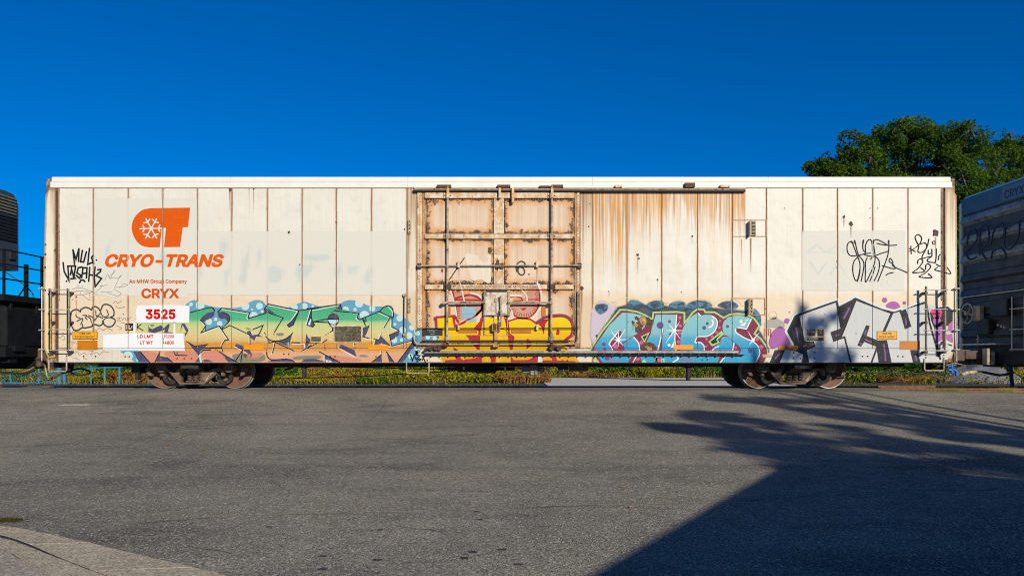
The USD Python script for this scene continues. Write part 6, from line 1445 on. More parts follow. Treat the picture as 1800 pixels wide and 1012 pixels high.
# end sill and black underbody
obj('end_sill', cbox(XE - 0.10, XE + 0.6, W0 + 0.05, W1 - 0.05, 0.60, 0.95, 0.03), M_UNDER, rc)
obj('centre_sill', cbox(XE - 0.2, XE + 14, 1.35, 1.85, 0.55, 0.92, 0.02), M_UNDER, rc)
M_COUP = m_plain('coupler_rust', (0.085, 0.055, 0.042), 0.8, var=0.35, scale=10, dirt=(0.14, 0.08, 0.05))
def coupler(x, s, parent, yc=1.6, z=0.86):
    """knuckle coupler: shank, head, knuckle and guard arm; s = +1 points to +x"""
    obj('coupler_shank', cbox(x, x + s * 0.62, yc - 0.10, yc + 0.10, z - 0.09, z + 0.09, 0.015), M_COUP, parent)
    head = Polygon([(0.0, -0.14), (0.16, -0.20), (0.34, -0.22), (0.36, -0.12), (0.22, -0.08), (0.20, 0.06), (0.34, 0.12), (0.33, 0.20), (0.10, 0.18), (0.0, 0.12)])
    m = trimesh.creation.extrude_polygon(head, 0.28, engine='earcut')
    v = m.vertices; m = trimesh.Trimesh(np.column_stack([x + s * (0.60 + v[:, 0]), yc + s * v[:, 1], z - 0.14 + v[:, 2]]), m.faces, process=False); trimesh.repair.fix_normals(m)
    obj('coupler_head', m, M_COUP, parent)
    obj('coupler_knuckle', [cbox(x + s * 0.80, x + s * 0.96, yc - s * 0.13 - 0.06, yc - s * 0.13 + 0.06, z - 0.12, z + 0.12, 0.03)], M_COUP, parent)
    obj('lock_lifter', [cbox(x + s * 0.66 - 0.05, x + s * 0.66 + 0.05, yc - 0.12, yc + 0.12, z - 0.26, z - 0.14, 0.02)], M_COUP, parent)
coupler(XE - 0.1, -1, rc); coupler(xR + 0.02, 1, car); coupler(xL - 0.02, -1, car)
pts = [(1690, 612), (1690, 632), (1684, 640), (1694, 644)]
obj('striker', [pbox(1683, 1696, 614, 634, 1.2, 1.3, 0.01), pbox(1697, 1733, 616, 631, 1.25, 1.45, 0.02), pbox(1718, 1732, 612, 640, 1.3, 1.5, 0.02)], M_COUP, rc)
obj('draft_bracket', [pbox(1735, 1741, 612, 641, 1.0, 1.2, 0.01)], M_BW, rc); obj('draft_bracket', [pbox(1742, 1749, 618, 641, 1.0, 1.2, 0.01)], M_ROD, rc)
# blue lever and handle by the hose
M_BLUE = m_plain('blue_paint', (0.02, 0.16, 0.50), 0.5, var=0.2)
obj('angle_cock', [prod([(1659, 641), (1663, 648), (1672, 650), (1674, 655)], 0.6, 0.03), prod([(1672, 640), (1674, 648), (1681, 652), (1681.5, 662)], 0.6, 0.032), prod([(1666, 644), (1680, 641)], 0.6, 0.02)], M_BLUE, car)
obj('air_hose', tube(catmull([PX(1608, 654, 0.7), PX(1625, 657, 0.7), PX(1640, 660, 0.8), PX(1655, 667, 0.9), PX(1670, 668, 1.0), PX(1683, 664, 1.1), PX(1697, 656, 1.2)], 6), 0.034, 8), M_COUP, car)
obj('air_hose', tube(catmull([PX(1697, 656, 1.2), PX(1708, 653, 1.2), PX(1724, 653, 1.2), PX(1740, 656, 1.2), PX(1760, 659, 1.1), PX(1782, 655, 1.0)], 6), 0.034, 8), M_BLACK, rc)
obj('hose_coupling', tube([PX(1690, 659, 1.15), PX(1699, 655, 1.2), PX(1716, 653, 1.2)], 0.045, 10), M_ROD, rc)
obj('hose_bracket', [prod([(1782, 655), (1772, 652), (1766, 640)], 1.0, 0.03)], M_COUP, rc)
[obj('under_equipment', q, M_UNDER, car) for q in (pbox(1660, 1668, 637, 648, 0.5, 0.8, 0.02), pbox(1640, 1654, 637, 646, 0.6, 0.9, 0.02), pbox(1628, 1640, 640, 652, 0.7, 0.9, 0.02))]
obj('uncoupling_lever', prod([(1640, 640), (1660, 643), (1676, 638), (1690, 640)], 0.3, 0.012), M_ROD, car)

# left car: an end platform with railing and a refrigeration unit on the end wall
XP, XW = -12.5, -13.9            # platform edge, wall with the unit
lc = thing('refrigerator_car', 'shaded end of the next car at left with refrigeration unit above a railed platform', 'rail car')
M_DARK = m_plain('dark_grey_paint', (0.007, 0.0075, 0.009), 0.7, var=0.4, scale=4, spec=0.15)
M_UNIT = m_plain('unit_shaded_white', (0.032, 0.042, 0.052), 0.5, var=0.1, scale=3)  # white casing coloured dark and bluish, its shade painted in
M_SLAT = m_plain('unit_slats', (0.16, 0.135, 0.08), 0.5, var=0.2)
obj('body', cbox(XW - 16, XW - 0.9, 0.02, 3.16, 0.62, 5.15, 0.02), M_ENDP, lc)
zu0, zu1 = 3.22, 5.36
yu0, yu1 = 0.30, 2.62
prof = Polygon([(yu0, zu0), (yu1, zu0), (yu1, zu1 - 0.34), (yu1 - 0.07, zu1 - 0.15), (yu1 - 0.22, zu1 - 0.03), (yu1 - 0.5, zu1), (yu0 + 0.5, zu1), (yu0 + 0.22, zu1 - 0.03), (yu0 + 0.07, zu1 - 0.15), (yu0, zu1 - 0.34)])
m = trimesh.creation.extrude_polygon(prof, 0.9, engine='earcut'); v = m.vertices
m = trimesh.Trimesh(np.column_stack([XW - v[:, 2], v[:, 0], v[:, 1]]), m.faces, process=False); trimesh.repair.fix_normals(m)
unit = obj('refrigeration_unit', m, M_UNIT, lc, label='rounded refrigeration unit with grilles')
obj('upper_grille', cbox(XW - 0.01, XW + 0.012, yu0 + 0.15, yu1 - 0.12, zu1 - 0.62, zu1 - 0.12, 0.005), M_BLACK, unit)
for z in np.arange(zu1 - 0.60, zu1 - 0.12, 0.085):
    obj('grille_slat', cbox(XW + 0.012, XW + 0.035, yu0 + 0.15, yu1 - 0.12, z, z + 0.042, 0.004), M_SLAT, unit)
obj('lower_grille', cbox(XW - 0.01, XW + 0.012, yu0 + 0.10, yu1 - 0.10, zu1 - 1.38, zu1 - 0.68, 0.005), M_BLACK, unit)
for z in np.arange(zu1 - 1.36, zu1 - 0.70, 0.09):
    obj('grille_slat', cbox(XW + 0.012, XW + 0.03, yu0 + 0.10, yu1 - 0.10, z, z + 0.05, 0.004), M_DARK, unit)
obj('lower_panel', cbox(XW - 0.01, XW + 0.02, yu0 + 0.06, yu1 - 0.06, zu0 + 0.06, zu1 - 1.46, 0.02), M_UNIT, unit)
obj('control_box', cbox(XW + 0.02, XW + 0.08, yu1 - 0.45, yu1 - 0.22, zu0 + 0.28, zu0 + 0.50, 0.01), M_BLACK, unit)
obj('exhaust', cbox(XW - 0.3, XW - 0.05, yu1, yu1 + 0.09, zu1 - 0.68, zu1 - 0.32, 0.02), M_BLACK, unit)
zd = 2.36
def YP(px, x=XP):
    return EYE[1] + (x - 0) * F / (px - 900.0)
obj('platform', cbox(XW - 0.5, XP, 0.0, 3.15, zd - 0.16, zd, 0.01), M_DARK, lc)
zr1 = 3.46
for y in (0.05, YP(75) , 3.1):
    obj('railing_post', cbox(XP - 0.05, XP, y - 0.03, y + 0.03, zd + 0.001, zr1, 0.006), M_DARK, lc)
for z in (zr1, 3.10, 2.74):
    obj('railing_bar', rod([XP - 0.02, 0.0, z], [XP - 0.02, 3.15, z], 0.018), M_DARK, lc)
    obj('railing_bar', rod([XP - 0.02, 0.05, z], [XW, 0.05, z], 0.018), M_DARK, lc)
py_ = YP(46, -13.0)
obj('stanchion', cbox(-13.04, -12.96, py_ - 0.05, py_ + 0.05, zd, 3.28, 0.008), M_DARK, lc)
obj('stanchion_brace', tube(catmull([[-13, py_, 2.9], [-13.1, py_ + 0.1, 2.7], [-13.4, py_ + 0.2, zd]], 5), 0.02, 6), M_DARK, lc)
obj('cable', tube(catmull([[XW, 1.9, 3.2], [-13.5, 2.0, 2.9], [-13.2, 2.1, 2.6], [-13.1, 2.1, zd]], 5), 0.015, 6), M_BLACK, lc)
obj('fuel_tank', cbox(XW - 0.4, XP - 0.08, 0.15, 3.0, 1.00, 2.12, 0.10), M_DARK, lc)
obj('tank_bracket', [cbox(XP - 0.12, XP - 0.06, y - 0.05, y + 0.05, 1.95, zd - 0.16, 0.01) for y in (0.4, 1.4, 2.6)], M_DARK, lc)
obj('end_sill', cbox(XP - 0.5, XP, 0.05, 3.1, 0.80, 1.06, 0.02), M_DARK, lc)
obj('brace', rod([XP - 0.05, 2.6, 1.0], [XP - 0.05, 2.1, 1.9], 0.02), M_DARK, lc)
obj('under_box', [pbox(4, 26, 607, 618, 0.3, 0.7, 0.02), pbox(0, 16, 618, 638, 0.3, 0.6, 0.02)], M_DARK, lc)
obj('centre_sill', cbox(XP - 14, XP - 0.1, 1.35, 1.85, 0.50, 0.92, 0.02), M_DARK, lc)
obj('drawbar', [pbox(23, 70, 618, 629.5, 1.35, 1.7, 0.03)], M_COUP, lc)
obj('drawbar_head', [pbox(58, 78, 612, 633, 1.3, 1.8, 0.04), pbox(62, 70, 628, 645, 1.35, 1.6, 0.03)], M_COUP, lc)
obj('air_hose', tube(catmull([PX(-10, 655, 0.9), PX(10, 656, 0.9), PX(30, 655, 0.9), PX(48, 651, 0.9), PX(60, 645, 1.0)], 5), 0.026, 8), m_plain('hose_ochre', (0.20, 0.10, 0.03), 0.7, var=0.3), lc)
obj('air_hose', tube(catmull([PX(-10, 653, 0.7), PX(20, 655, 0.7), PX(44, 656, 0.7), PX(60, 650, 0.7)], 5), 0.032, 8), M_BLACK, lc)
obj('air_hose', tube(catmull([PX(64, 655, 0.6), PX(74, 664, 0.6), PX(84, 667, 0.6), PX(95, 663, 0.6), PX(110, 655, 0.6), PX(125, 652, 0.6)], 6), 0.034, 8), M_COUP, car)
obj('hose_loop', tube(catmull([PX(125, 652, 0.6), PX(140, 648, 0.6), PX(155, 651, 0.6), PX(158, 655, 0.6), PX(145, 659, 0.6), PX(130, 657, 0.6)], 6, True), 0.022, 8), M_BLACK, car)
obj('uncoupling_lever', prod([(78, 640), (83, 662), (85, 667)], 0.4, 0.014), M_ROD, car)
[obj('under_equipment', q, M_UNDER, car) for q in (pbox(93, 104, 636, 646, 0.3, 0.6, 0.03), pbox(104, 112, 632, 644, 0.4, 0.7, 0.02), pbox(108, 118, 640, 652, 0.2, 0.5, 0.02), pbox(230, 246, 638, 656, 0.5, 0.9, 0.02), pbox(237, 242, 655, 667, 0.5, 0.7, 0.01))]
# ================================================================== plants, fence, pole and what casts the shade
def m_leaf(name, cols_, transl=0.35):
    g = G()
    r = g('geometry', 'random_per_island')
    p = g.pos()
    n = g.noise(p, 0.9, 3)
    t = g.add(g.mul(r, 0.75), g.mul(g.math('subtract', n, 0.35), 0.7))
    c = g.ramp(t, [(i / (len(cols_) - 1), k) for i, k in enumerate(cols_)])
    d = g.principled(base_color=c, roughness=0.6, specular_ior_level=0.12)
    tr = g('translucent_bsdf', 'BSDF', color=g.mix(1.0, c, (1.3, 1.35, 0.7), 'multiply'))
    return g.done(name, g('mix_closure', 'closure', fac=transl, closure1=d, closure2=tr))
def leaves(pts, size, rng, up=0.0, aspect=0.55, jitter=0.4):
    """a small folded leaf (two triangles) at every point"""
    n = len(pts)
    a = rng.normal(size=(n, 3)); a[:, 2] += up; a /= np.linalg.norm(a, axis=1, keepdims=True)
    b = rng.normal(size=(n, 3)); b -= a * (a * b).sum(1, keepdims=True); b /= np.linalg.norm(b, axis=1, keepdims=True)
    s = size * rng.uniform(1 - jitter, 1 + jitter, (n, 1))
    c = np.cross(a, b)
    p0, p2 = pts - a * s * 0.5, pts + a * s * 0.5
    p1, p3 = pts + b * s * aspect * 0.5 + c * s * 0.08, pts - b * s * aspect * 0.5 + c * s * 0.08
    v = np.stack([p0, p1, p2, p3], 1).reshape(-1, 3)
    k = np.arange(n)[:, None] * 4
    return v, np.vstack([k + [0, 1, 2], k + [0, 2, 3]])
def crown_points(lobes, n, rng, shell=0.55, gap=0.42, gapf=1.5):
    """points spread through overlapping lobes, thicker near the outside, in clumps with gaps"""
    vol = np.array([l[1][0] * l[1][1] * l[1][2] for l in lobes]) ** 0.7
    idx = rng.choice(len(lobes), n, p=vol / vol.sum())
    C = np.array([l[0] for l in lobes])[idx]; R = np.array([l[1] for l in lobes])[idx]
    d = rng.normal(size=(n, 3)); d /= np.linalg.norm(d, axis=1, keepdims=True)
    r = 1 - rng.random(n) ** 1.6 * shell
    w = meshkit.fbm(d * 2.2 + C * 0.7, 3, 9)
    p = C + d * R * (r * (0.72 + 0.56 * w))[:, None]
    keep = meshkit.fbm(p * gapf, 3, 17) > gap
    return p[keep]
M_TRUNK = m_plain('bark', (0.085, 0.065, 0.048), 0.9, var=0.4, scale=9, bump=0.6, bscale=20)
M_OAK = m_leaf('tree_leaves', [(0.030, 0.070, 0.006), (0.13, 0.215, 0.012), (0.27, 0.345, 0.018), (0.44, 0.46, 0.03)], 0.28)
def tree(name, base, lobes, n, leaf, seed, label, mat, cat='tree', group=None, trunk_r=0.28, gap=0.47, gapf=0.9):
    rng = np.random.default_rng(seed)
    t = thing(name, label, cat, group=group)
    base = np.array(base, float)
    C = np.array([l[0] for l in lobes])
    top = C.mean(0)
    fork = base + (top - base) * 0.45
    fork[:2] = base[:2] + (top[:2] - base[:2]) * 0.25
    tr = obj('trunk', tube(catmull([base, base + [0.05, 0.03, (fork[2] - base[2]) * 0.5], fork, fork + (top - fork) * 0.7], 5), np.linspace(trunk_r, trunk_r * 0.35, 16), 10), M_TRUNK, t)
    for c in C[:8]:
        mid = fork + (c - fork) * 0.5 + rng.normal(0, 0.3, 3)
        obj('limb', tube(catmull([fork - [0, 0, 0.4], mid, c], 5), np.linspace(trunk_r * 0.5, 0.04, 11), 7), M_TRUNK, tr)
    # twigs from the heart of each lobe outwards
    tw = []
    for c, r in lobes:
        for _ in range(5):
            d = rng.normal(size=3); d /= np.linalg.norm(d)
            e = np.array(c) + d * np.array(r) * 0.85
            tw.append(tube([np.array(c), (np.array(c) + e) / 2 + rng.normal(0, 0.15, 3), e], [0.05, 0.03, 0.012], 5))
    obj('twigs', join(tw), M_TRUNK, tr, kind='stuff')
    p = crown_points(lobes, n, rng, 0.55, gap, gapf)
    obj('crown', leaves(p, leaf, rng), mat, t, smooth=False)
    return t
# big trees standing behind the right end of the car
def TP(px, py, y):
    return PX(px, py, y)
def lobes_at(lst, y, rng, depth=2.2):
    out = []
    for px, py, rpx in lst:
        k = (y - EYE[1]) / F
        yy = y + rng.uniform(-depth, depth) * 0.5
        out.append((PX(px, py, yy), (rpx * k, rpx * k * 1.0, rpx * k * 0.9)))
    return out
r0 = np.random.default_rng(31)
YT = 16.0
gz = lambda x, y: float(ground_z(np.array([[x]]), np.array([[y]]))[0, 0])
def tree_px(name, base_px, y, lst, n, leaf, seed, label, group='leafy trees behind the right cars'):
    b = PX(base_px, 600, y); b[2] = gz(b[0], y) - 0.1
    lb = lobes_at(lst, y, np.random.default_rng(seed)); rg = np.random.default_rng(seed + 500)
    for c, r in list(lb):
        for _ in range(3):
            d = rg.normal(size=3); d[2] = abs(d[2]) * 0.8; d /= np.linalg.norm(d)
            s = rg.uniform(0.22, 0.42)
            lb.append((np.array(c) + d * np.array(r) * rg.uniform(0.85, 1.12), tuple(np.array(r) * s)))
    return tree(name, b, lb, n, leaf, seed, label, M_OAK, group=group)
tree_px('tree', 1490, 31.0, [(1462, 298, 34), (1440, 292, 24), (1500, 262, 36), (1520, 300, 48), (1475, 325, 46), (1530, 345, 50), (1500, 390, 50)], 48000, 0.165, 1, 'leafy green tree at the left of the group, low lobe over the car roof')
tree_px('tree', 1590, 33.0, [(1570, 250, 40), (1600, 240, 40), (1545, 262, 34), (1585, 290, 58), (1620, 275, 46), (1560, 330, 56), (1625, 335, 58), (1590, 390, 60)], 60000, 0.165, 2, 'tallest leafy green tree, in the middle of the group')
tree_px('tree', 1690, 31.5, [(1672, 255, 42), (1700, 250, 38), (1650, 280, 40), (1715, 290, 50), (1680, 320, 56), (1660, 380, 60), (1715, 390, 60), (1690, 460, 60), (1690, 530, 50)], 72000, 0.165, 3, 'leafy green tree just behind the gap between the cars at right')
tree_px('tree', 1790, 33.5, [(1765, 280, 42), (1790, 270, 40), (1820, 275, 50), (1775, 330, 56), (1830, 340, 60), (1790, 400, 60), (1860, 300, 60)], 60000, 0.165, 4, 'leafy green tree at the right edge of the photo')

# bushes and weeds in the sun beyond the shadow of the train
M_BUSH = m_leaf('bush_leaves', [(0.020, 0.070, 0.006), (0.10, 0.22, 0.012), (0.28, 0.38, 0.02), (0.48, 0.50, 0.03)], 0.3)
M_YBUSH = m_leaf('goldenrod', [(0.14, 0.16, 0.01), (0.55, 0.42, 0.02), (0.90, 0.60, 0.015), (0.95, 0.70, 0.015)], 0.3)
M_DRY = m_leaf('dry_bush', [(0.12, 0.05, 0.015), (0.50, 0.24, 0.06), (0.80, 0.48, 0.16), (0.45, 0.36, 0.05)], 0.25)
def bush_at(px, py_top, w_px, d, n, seed, label, mat, leaf=0.11, group='bushes beyond the track', name='bush'):
    y = d + EYE[1]
    rng = np.random.default_rng(seed)
    k = d / F
    c = PX(px, py_top, y)
    g0 = gz(c[0], y)
    h = c[2] - g0
    w = w_px * k
    nl = 3 + int(w / max(h, 0.4))
    lob = []
    for i in range(nl):
        hh = h * rng.uniform(0.65, 1.0)
        lob.append((np.array([c[0] + (i + 0.5 - nl / 2) / nl * w, y + rng.uniform(-0.5, 0.5), g0 + hh * 0.5]), (w / nl * 0.85, 0.6, hh * 0.62)))
    p = crown_points(lob, n, rng, 0.8)
    p = p[p[:, 2] > g0 - 0.05]
    t = thing(name, label, 'bush', group=group)
    stems = [tube([np.array([l[0][0] + rng.uniform(-0.2, 0.2), l[0][1], g0 - 0.05]), l[0], l[0] + rng.normal(0, 0.25, 3)], [0.03, 0.02, 0.008], 5) for l in lob for _ in range(3)]
    obj('stems', join(stems), M_TRUNK, t, kind='stuff')
    obj('foliage', leaves(p, leaf, rng), mat, t, smooth=False)
    return t
for a in ((205, 640, 40, 46, 3500, 51, 'green bush between the fence and the left wheels', M_BUSH, 0.16),
          (222, 652, 62, 42, 4000, 52, 'dry brown bush just left of the left wheels', M_DRY, 0.14),
          (150, 660, 60, 41.5, 2000, 68, 'low tawny weeds right of the blue fence', M_YBUSH, 0.11),
          (45, 648, 75, 44, 3800, 53, 'green bush behind the blue fence at the far left', M_BUSH, 0.16),
          (20, 640, 60, 50, 3000, 69, 'yellow green bush beyond the blue fence at the left edge', M_YBUSH, 0.16),
          (150, 640, 80, 50, 3000, 54, 'dark green bush behind the sloping blue pipe', M_BUSH, 0.16),
          (1160, 640, 84, 50, 5500, 55, 'bright green bush left of the thin post under the car', M_YBUSH, 0.15),
          (1130, 634, 130, 54, 6000, 70, 'dark green bush behind the bright one under the blue letters', M_BUSH, 0.18),
          (1245, 642, 60, 51, 3500, 56, 'green bush right of the thin post under the car', M_BUSH, 0.15),
          (1515, 636, 70, 43, 6000, 57, 'dense green bush just right of the right wheels', M_BUSH, 0.16),
          (1600, 634, 120, 48, 6500, 58, 'long green bush under the right end of the car', M_BUSH, 0.18),
          (1585, 658, 70, 41, 2600, 59, 'dry grassy clump in front of the green bush at right', M_DRY, 0.11),
          (1640, 660, 60, 41.5, 2200, 71, 'yellow green weeds below the right step', M_YBUSH, 0.11),
          (1785, 655, 74, 41.5, 3600, 60, 'yellow flowering weeds by the blue pole', M_YBUSH, 0.13),
          (1722, 667, 34, 39.6, 900, 61, 'yellow flowering weeds in front of the gravel heap', M_YBUSH, 0.11),
          (1060, 655, 110, 51, 3600, 62, 'low pinkish dry weeds at the edge of the gravel yard', M_DRY, 0.11),
          (1040, 638, 90, 57, 3500, 72, 'dark green bush beyond the gravel yard', M_BUSH, 0.18),
          (920, 655, 90, 42, 4000, 63, 'tawny bush under the valve of the car', M_DRY, 0.13),
          (700, 646, 130, 43, 6000, 64, 'yellow flowering bush under the step of the car', M_YBUSH, 0.14),
          (505, 638, 50, 45, 3200, 65, 'green bush right of the left wheels', M_BUSH, 0.15),
          (520, 658, 70, 41.5, 2800, 73, 'low yellow weeds right of the left wheels', M_YBUSH, 0.12),
          (600, 644, 110, 43, 4500, 66, 'tawny dry bush beside the left jacking post', M_DRY, 0.13),
          (660, 664, 60, 40, 1800, 74, 'dark green low weeds in front of the yellow bush', M_BUSH, 0.11),
          (830, 650, 120, 43, 5500, 67, 'yellow flowering bush under the dark air tank', M_YBUSH, 0.14),
          (770, 640, 90, 47, 3000, 75, 'green bush behind the step under the door', M_BUSH, 0.16)):
    bush_at(*a)
for a in ((575, 633, 150, 52, 5000, 81, 'yellow green bush in the second row left of the step', M_YBUSH, 0.17),
          (740, 633, 190, 54, 6000, 82, 'broad green bush in the second row behind the step', M_BUSH, 0.18),
          (890, 634, 140, 52, 5000, 83, 'tawny bush in the second row behind the valve', M_DRY, 0.16),
          (1000, 636, 80, 55, 3000, 84, 'yellow green bush at the far left of the gravel yard', M_YBUSH, 0.17),
          (480, 634, 60, 50, 2500, 85, 'dry brown bush in the second row just right of the left wheels', M_DRY, 0.15)):
    bush_at(*a)
# far hedge of trees closing the view below the car
far = []
rr = np.random.default_rng(77)
for k in range(15):
    x = -46 + 7.2 * k + rr.uniform(-1, 1)
    y = 62 + rr.uniform(-3, 3)
    h = rr.uniform(3.0, 4.2)
    lob = [(np.array([x + rr.uniform(-2.5, 2.5), y + rr.uniform(-1, 1), -0.6 + h * rr.uniform(0.25, 0.6)]), (2.4, 1.6, h * 0.42)) for _ in range(6)]
    g0 = gz(x, y)
    t = thing('shrub', 'far green shrub of the hedge closing the view beyond the weeds', 'shrub', group='far hedge shrubs')
    obj('stems', join([tube([np.array([l[0][0], l[0][1], g0 - 0.1]), l[0]], [0.06, 0.02], 5) for l in lob]), M_TRUNK, t, kind='stuff')
    obj('foliage', leaves(crown_points(lob, 3600, rr, 0.8), 0.30, rr), M_BUSH, t, smooth=False)
# grass and weeds as one mass: blades with some seed heads
rr = np.random.default_rng(8)
def blades(n, yr, hmin, hmax, xr, seed, w=0.022):
    rng = np.random.default_rng(seed)
    y = rng.uniform(*yr, n)
    x = rng.uniform(-1, 1, n) * xr * (y + 18) / 45
    dens = meshkit.fbm(np.stack([x * 0.35, y * 0.5, 0 * x], -1), 3, seed)
    k = (dens > 0.40) & ~((x > 1.5) & (x < 15.0) & (y < 31))
    x, y, dens = x[k], y[k], dens[k]
    z = ground_z(x, y)
    h = rng.uniform(hmin, hmax, len(x)) * (0.5 + dens)
    a = rng.uniform(0, np.pi, len(x)); lx, ly = rng.normal(0, 0.25, len(x)) * h, rng.normal(0, 0.2, len(x)) * h
    dx, dy = np.cos(a) * w, np.sin(a) * w
    v = np.stack([np.stack([x - dx, y - dy, z - 0.02], -1), np.stack([x + dx, y + dy, z - 0.02], -1), np.stack([x + lx, y + ly, z + h], -1)], 1).reshape(-1, 3)
    return v, np.arange(len(x) * 3).reshape(-1, 3)
M_GRASS = m_leaf('grass_blades', [(0.14, 0.12, 0.02), (0.45, 0.30, 0.07), (0.78, 0.48, 0.17), (0.80, 0.54, 0.24)], 0.25)
obj('grass', blades(20000, (21.5, 44.0), 0.10, 0.50, 34, 3, 0.03), M_GRASS, smooth=False, kind='stuff', label='tawny grass and weeds growing beyond the track', cat='grass')
obj('grass', blades(9000, (5.0, 19.5), 0.04, 0.16, 26, 4, 0.015), M_GRASS, smooth=False, kind='stuff', label='short grass in the shadow of the train', cat='grass')
rng = np.random.default_rng(12)
n = 40000
y = rng.uniform(21.2, 40, n); x = rng.uniform(-1, 1, n) * 32 * (y + 18) / 45
kk = (meshkit.fbm(np.stack([x * 0.3, y * 0.4, 0 * x], -1), 3, 14) > 0.45) & ~((x > 1.5) & (x < 15.0) & (y < 31))
x, y = x[kk], y[kk]
pts = np.column_stack([x, y, ground_z(x, y) + rng.uniform(0.10, 0.70, len(x))])
obj('wildflowers', leaves(pts, 0.10, rng, 0.2, 0.8), M_YBUSH, smooth=False, kind='stuff', label='yellow wildflowers scattered among the grass beyond the track', cat='flowers')
# clumps at the rail on the right
rng = np.random.default_rng(15)
for px, lab in ((1675, 'dry tuft of weeds at the rail, nearest the right ladder'), (1650, 'dry tuft of weeds at the rail under the right step'), (1770, 'dry tuft of weeds at the rail by the blue pole')):
    c = PX(px, 681, 0.45); n = 260
    bx_ = c[0] + rng.normal(0, 0.16, n); by_ = 0.40 + rng.normal(0, 0.10, n); h = rng.uniform(0.05, 0.20, n)
    v = np.stack([np.stack([bx_ - 0.008, by_, 0 * bx_ - 0.12], -1), np.stack([bx_ + 0.008, by_, 0 * bx_ - 0.12], -1), np.stack([bx_ + rng.normal(0, 0.06, n), by_ + rng.normal(0, 0.05, n), -0.12 + h], -1)], 1).reshape(-1, 3)
    t = thing('weed_tuft', lab, 'weeds', group='weed tufts at the right rail')
    obj('blades', (v, np.arange(3 * n).reshape(-1, 3)), M_GRASS, t, smooth=False, kind='stuff')
M_OLIVEW = m_leaf('olive_weeds', [(0.05, 0.05, 0.015), (0.12, 0.11, 0.025), (0.26, 0.20, 0.06)], 0.2)
q0 = on_road(12, 915)
n = 220; rg = np.random.default_rng(44)
bx_ = q0[0] + rg.normal(0, 0.06, n); by_ = q0[1] + rg.normal(0, 0.035, n); h = rg.uniform(0.006, 0.035, n)
v = np.stack([np.stack([bx_ - 0.006, by_, float(road_z(q0[1])) + 0 * bx_], -1), np.stack([bx_ + 0.006, by_, float(road_z(q0[1])) + 0 * bx_], -1), np.stack([bx_ + rg.normal(0, 0.03, n), by_ + rg.normal(0, 0.03, n), float(road_z(q0[1])) + h], -1)], 1).reshape(-1, 3)
t = thing('weed_tuft', 'small weed tuft where the gutter meets the asphalt at the left edge', 'weeds')
obj('blades', (v, np.arange(3 * n).reshape(-1, 3)), M_OLIVEW, t, smooth=False, kind='stuff')
# strip of earth beside the bare rail at right
vv = sheet(np.linspace(9.5, 40, 60), np.linspace(-0.6, 3.0, 14), lambda X, Y: -0.20 + 0.05 * (meshkit.fbm(np.stack([X * 2, Y * 2, 0 * X], -1), 3, 6) - 0.5) + 0.0 * X)
obj('earth_strip', vv, ground_mat('brown_earth', [(0.3, (0.10, 0.06, 0.035)), (0.7, (0.20, 0.13, 0.075))], 5.0), smooth=True, kind='structure', label='brown earth between the road edge and the bare rail at right', cat='earth')
# gravel heap and pale yard
gp = trimesh.creation.icosphere(4, 1.0)
v = gp.vertices * [2.3, 1.6, 0.95]
v[:, 2] = np.maximum(v[:, 2], 0) * (0.75 + 0.5 * meshkit.fbm(v * 1.2, 4, 2))
v = v + (meshkit.fbm(v * 9, 3, 5)[:, None] - 0.5) * 0.10
c = PX(1722, 668, 24.0); v += [c[0], c[1], gz(c[0], c[1]) - 0.05]
obj('gravel_heap', (v, gp.faces), ground_mat('blue_gravel', [(0.3, (0.10, 0.105, 0.12)), (0.7, (0.26, 0.27, 0.30))], 14.0, 1.0), smooth=True, label='grey gravel heap behind the hose at the right end', cat='gravel heap')
q = [PX(985, 672, 21), PX(1290, 668, 21), PX(1330, 660, 30), PX(1040, 661, 30)]
yv = sheet(np.linspace(1.8, 14.5, 24), np.linspace(17.5, 33.0, 20), lambda X, Y: ground_z(X, Y) + 0.03)
obj('gravel_yard', yv, M_GRAVEL, smooth=True, kind='structure', label='pale gravel yard seen under the right half of the car', cat='gravel yard')
# blue pole at the right, blue fence at the left
M_BLUEP = m_plain('pole_blue', (0.015, 0.07, 0.16), 0.5, var=0.3)
pl = thing('pole', 'dark blue leaning pole by the yellow weeds at the right edge', 'pole')
p0, p1 = PX(1776, 642, 3.6), PX(1781, 681, 3.6)
obj('shaft', rod(p1 - [0, 0, 0.3], p0 + [0, 0, 0.02], 0.055, 12), M_BLUEP, pl)
obj('cap', lathe([(0, 0.0), (0.06, 0.0), (0.06, 0.03), (0, 0.05)], 12, 'z', p0 + [0, 0, 0.02]), M_BLUEP, pl)
M_FENCE = m_plain('fence_blue', (0.025, 0.17, 0.27), 0.55, var=0.25, scale=3)
yf = 22.0
fn = thing('fence', 'blue pipe fence with wire mesh behind the couplers at the far left', 'fence')
zf0 = gz(PX(60, 660, yf)[0], yf)
for px, wpx, top in ((-20, 3, 644), (18, 3, 644), (68, 3, 646), (104, 8, 644), (113, 6, 650), (160, 3, 643), (184, 4, 643), (210, 4, 638)):
    a = PX(px, top, yf); r = wpx * 40 / F / 2
    obj('post', rod([a[0], yf, zf0 - 0.2], [a[0], yf, a[2]], r, 10), M_FENCE, fn)
zl, zh = PX(0, 673, yf)[2], PX(0, 655, yf)[2]
obj('rail', rod([PX(-60, 0, yf)[0], yf, zl], [PX(118, 0, yf)[0], yf, zl], 0.045, 8), M_FENCE, fn)
obj('rail', rod([PX(-60, 0, yf)[0], yf, zh], [PX(118, 0, yf)[0], yf, zh], 0.035, 8), M_FENCE, fn)
obj('rail', tube([PX(128, 653, yf), PX(160, 647, yf), PX(186, 646, yf), PX(215, 645, yf)], 0.05, 8), M_FENCE, fn)
wires = []
xa, xb = PX(-60, 0, yf)[0], PX(118, 0, yf)[0]
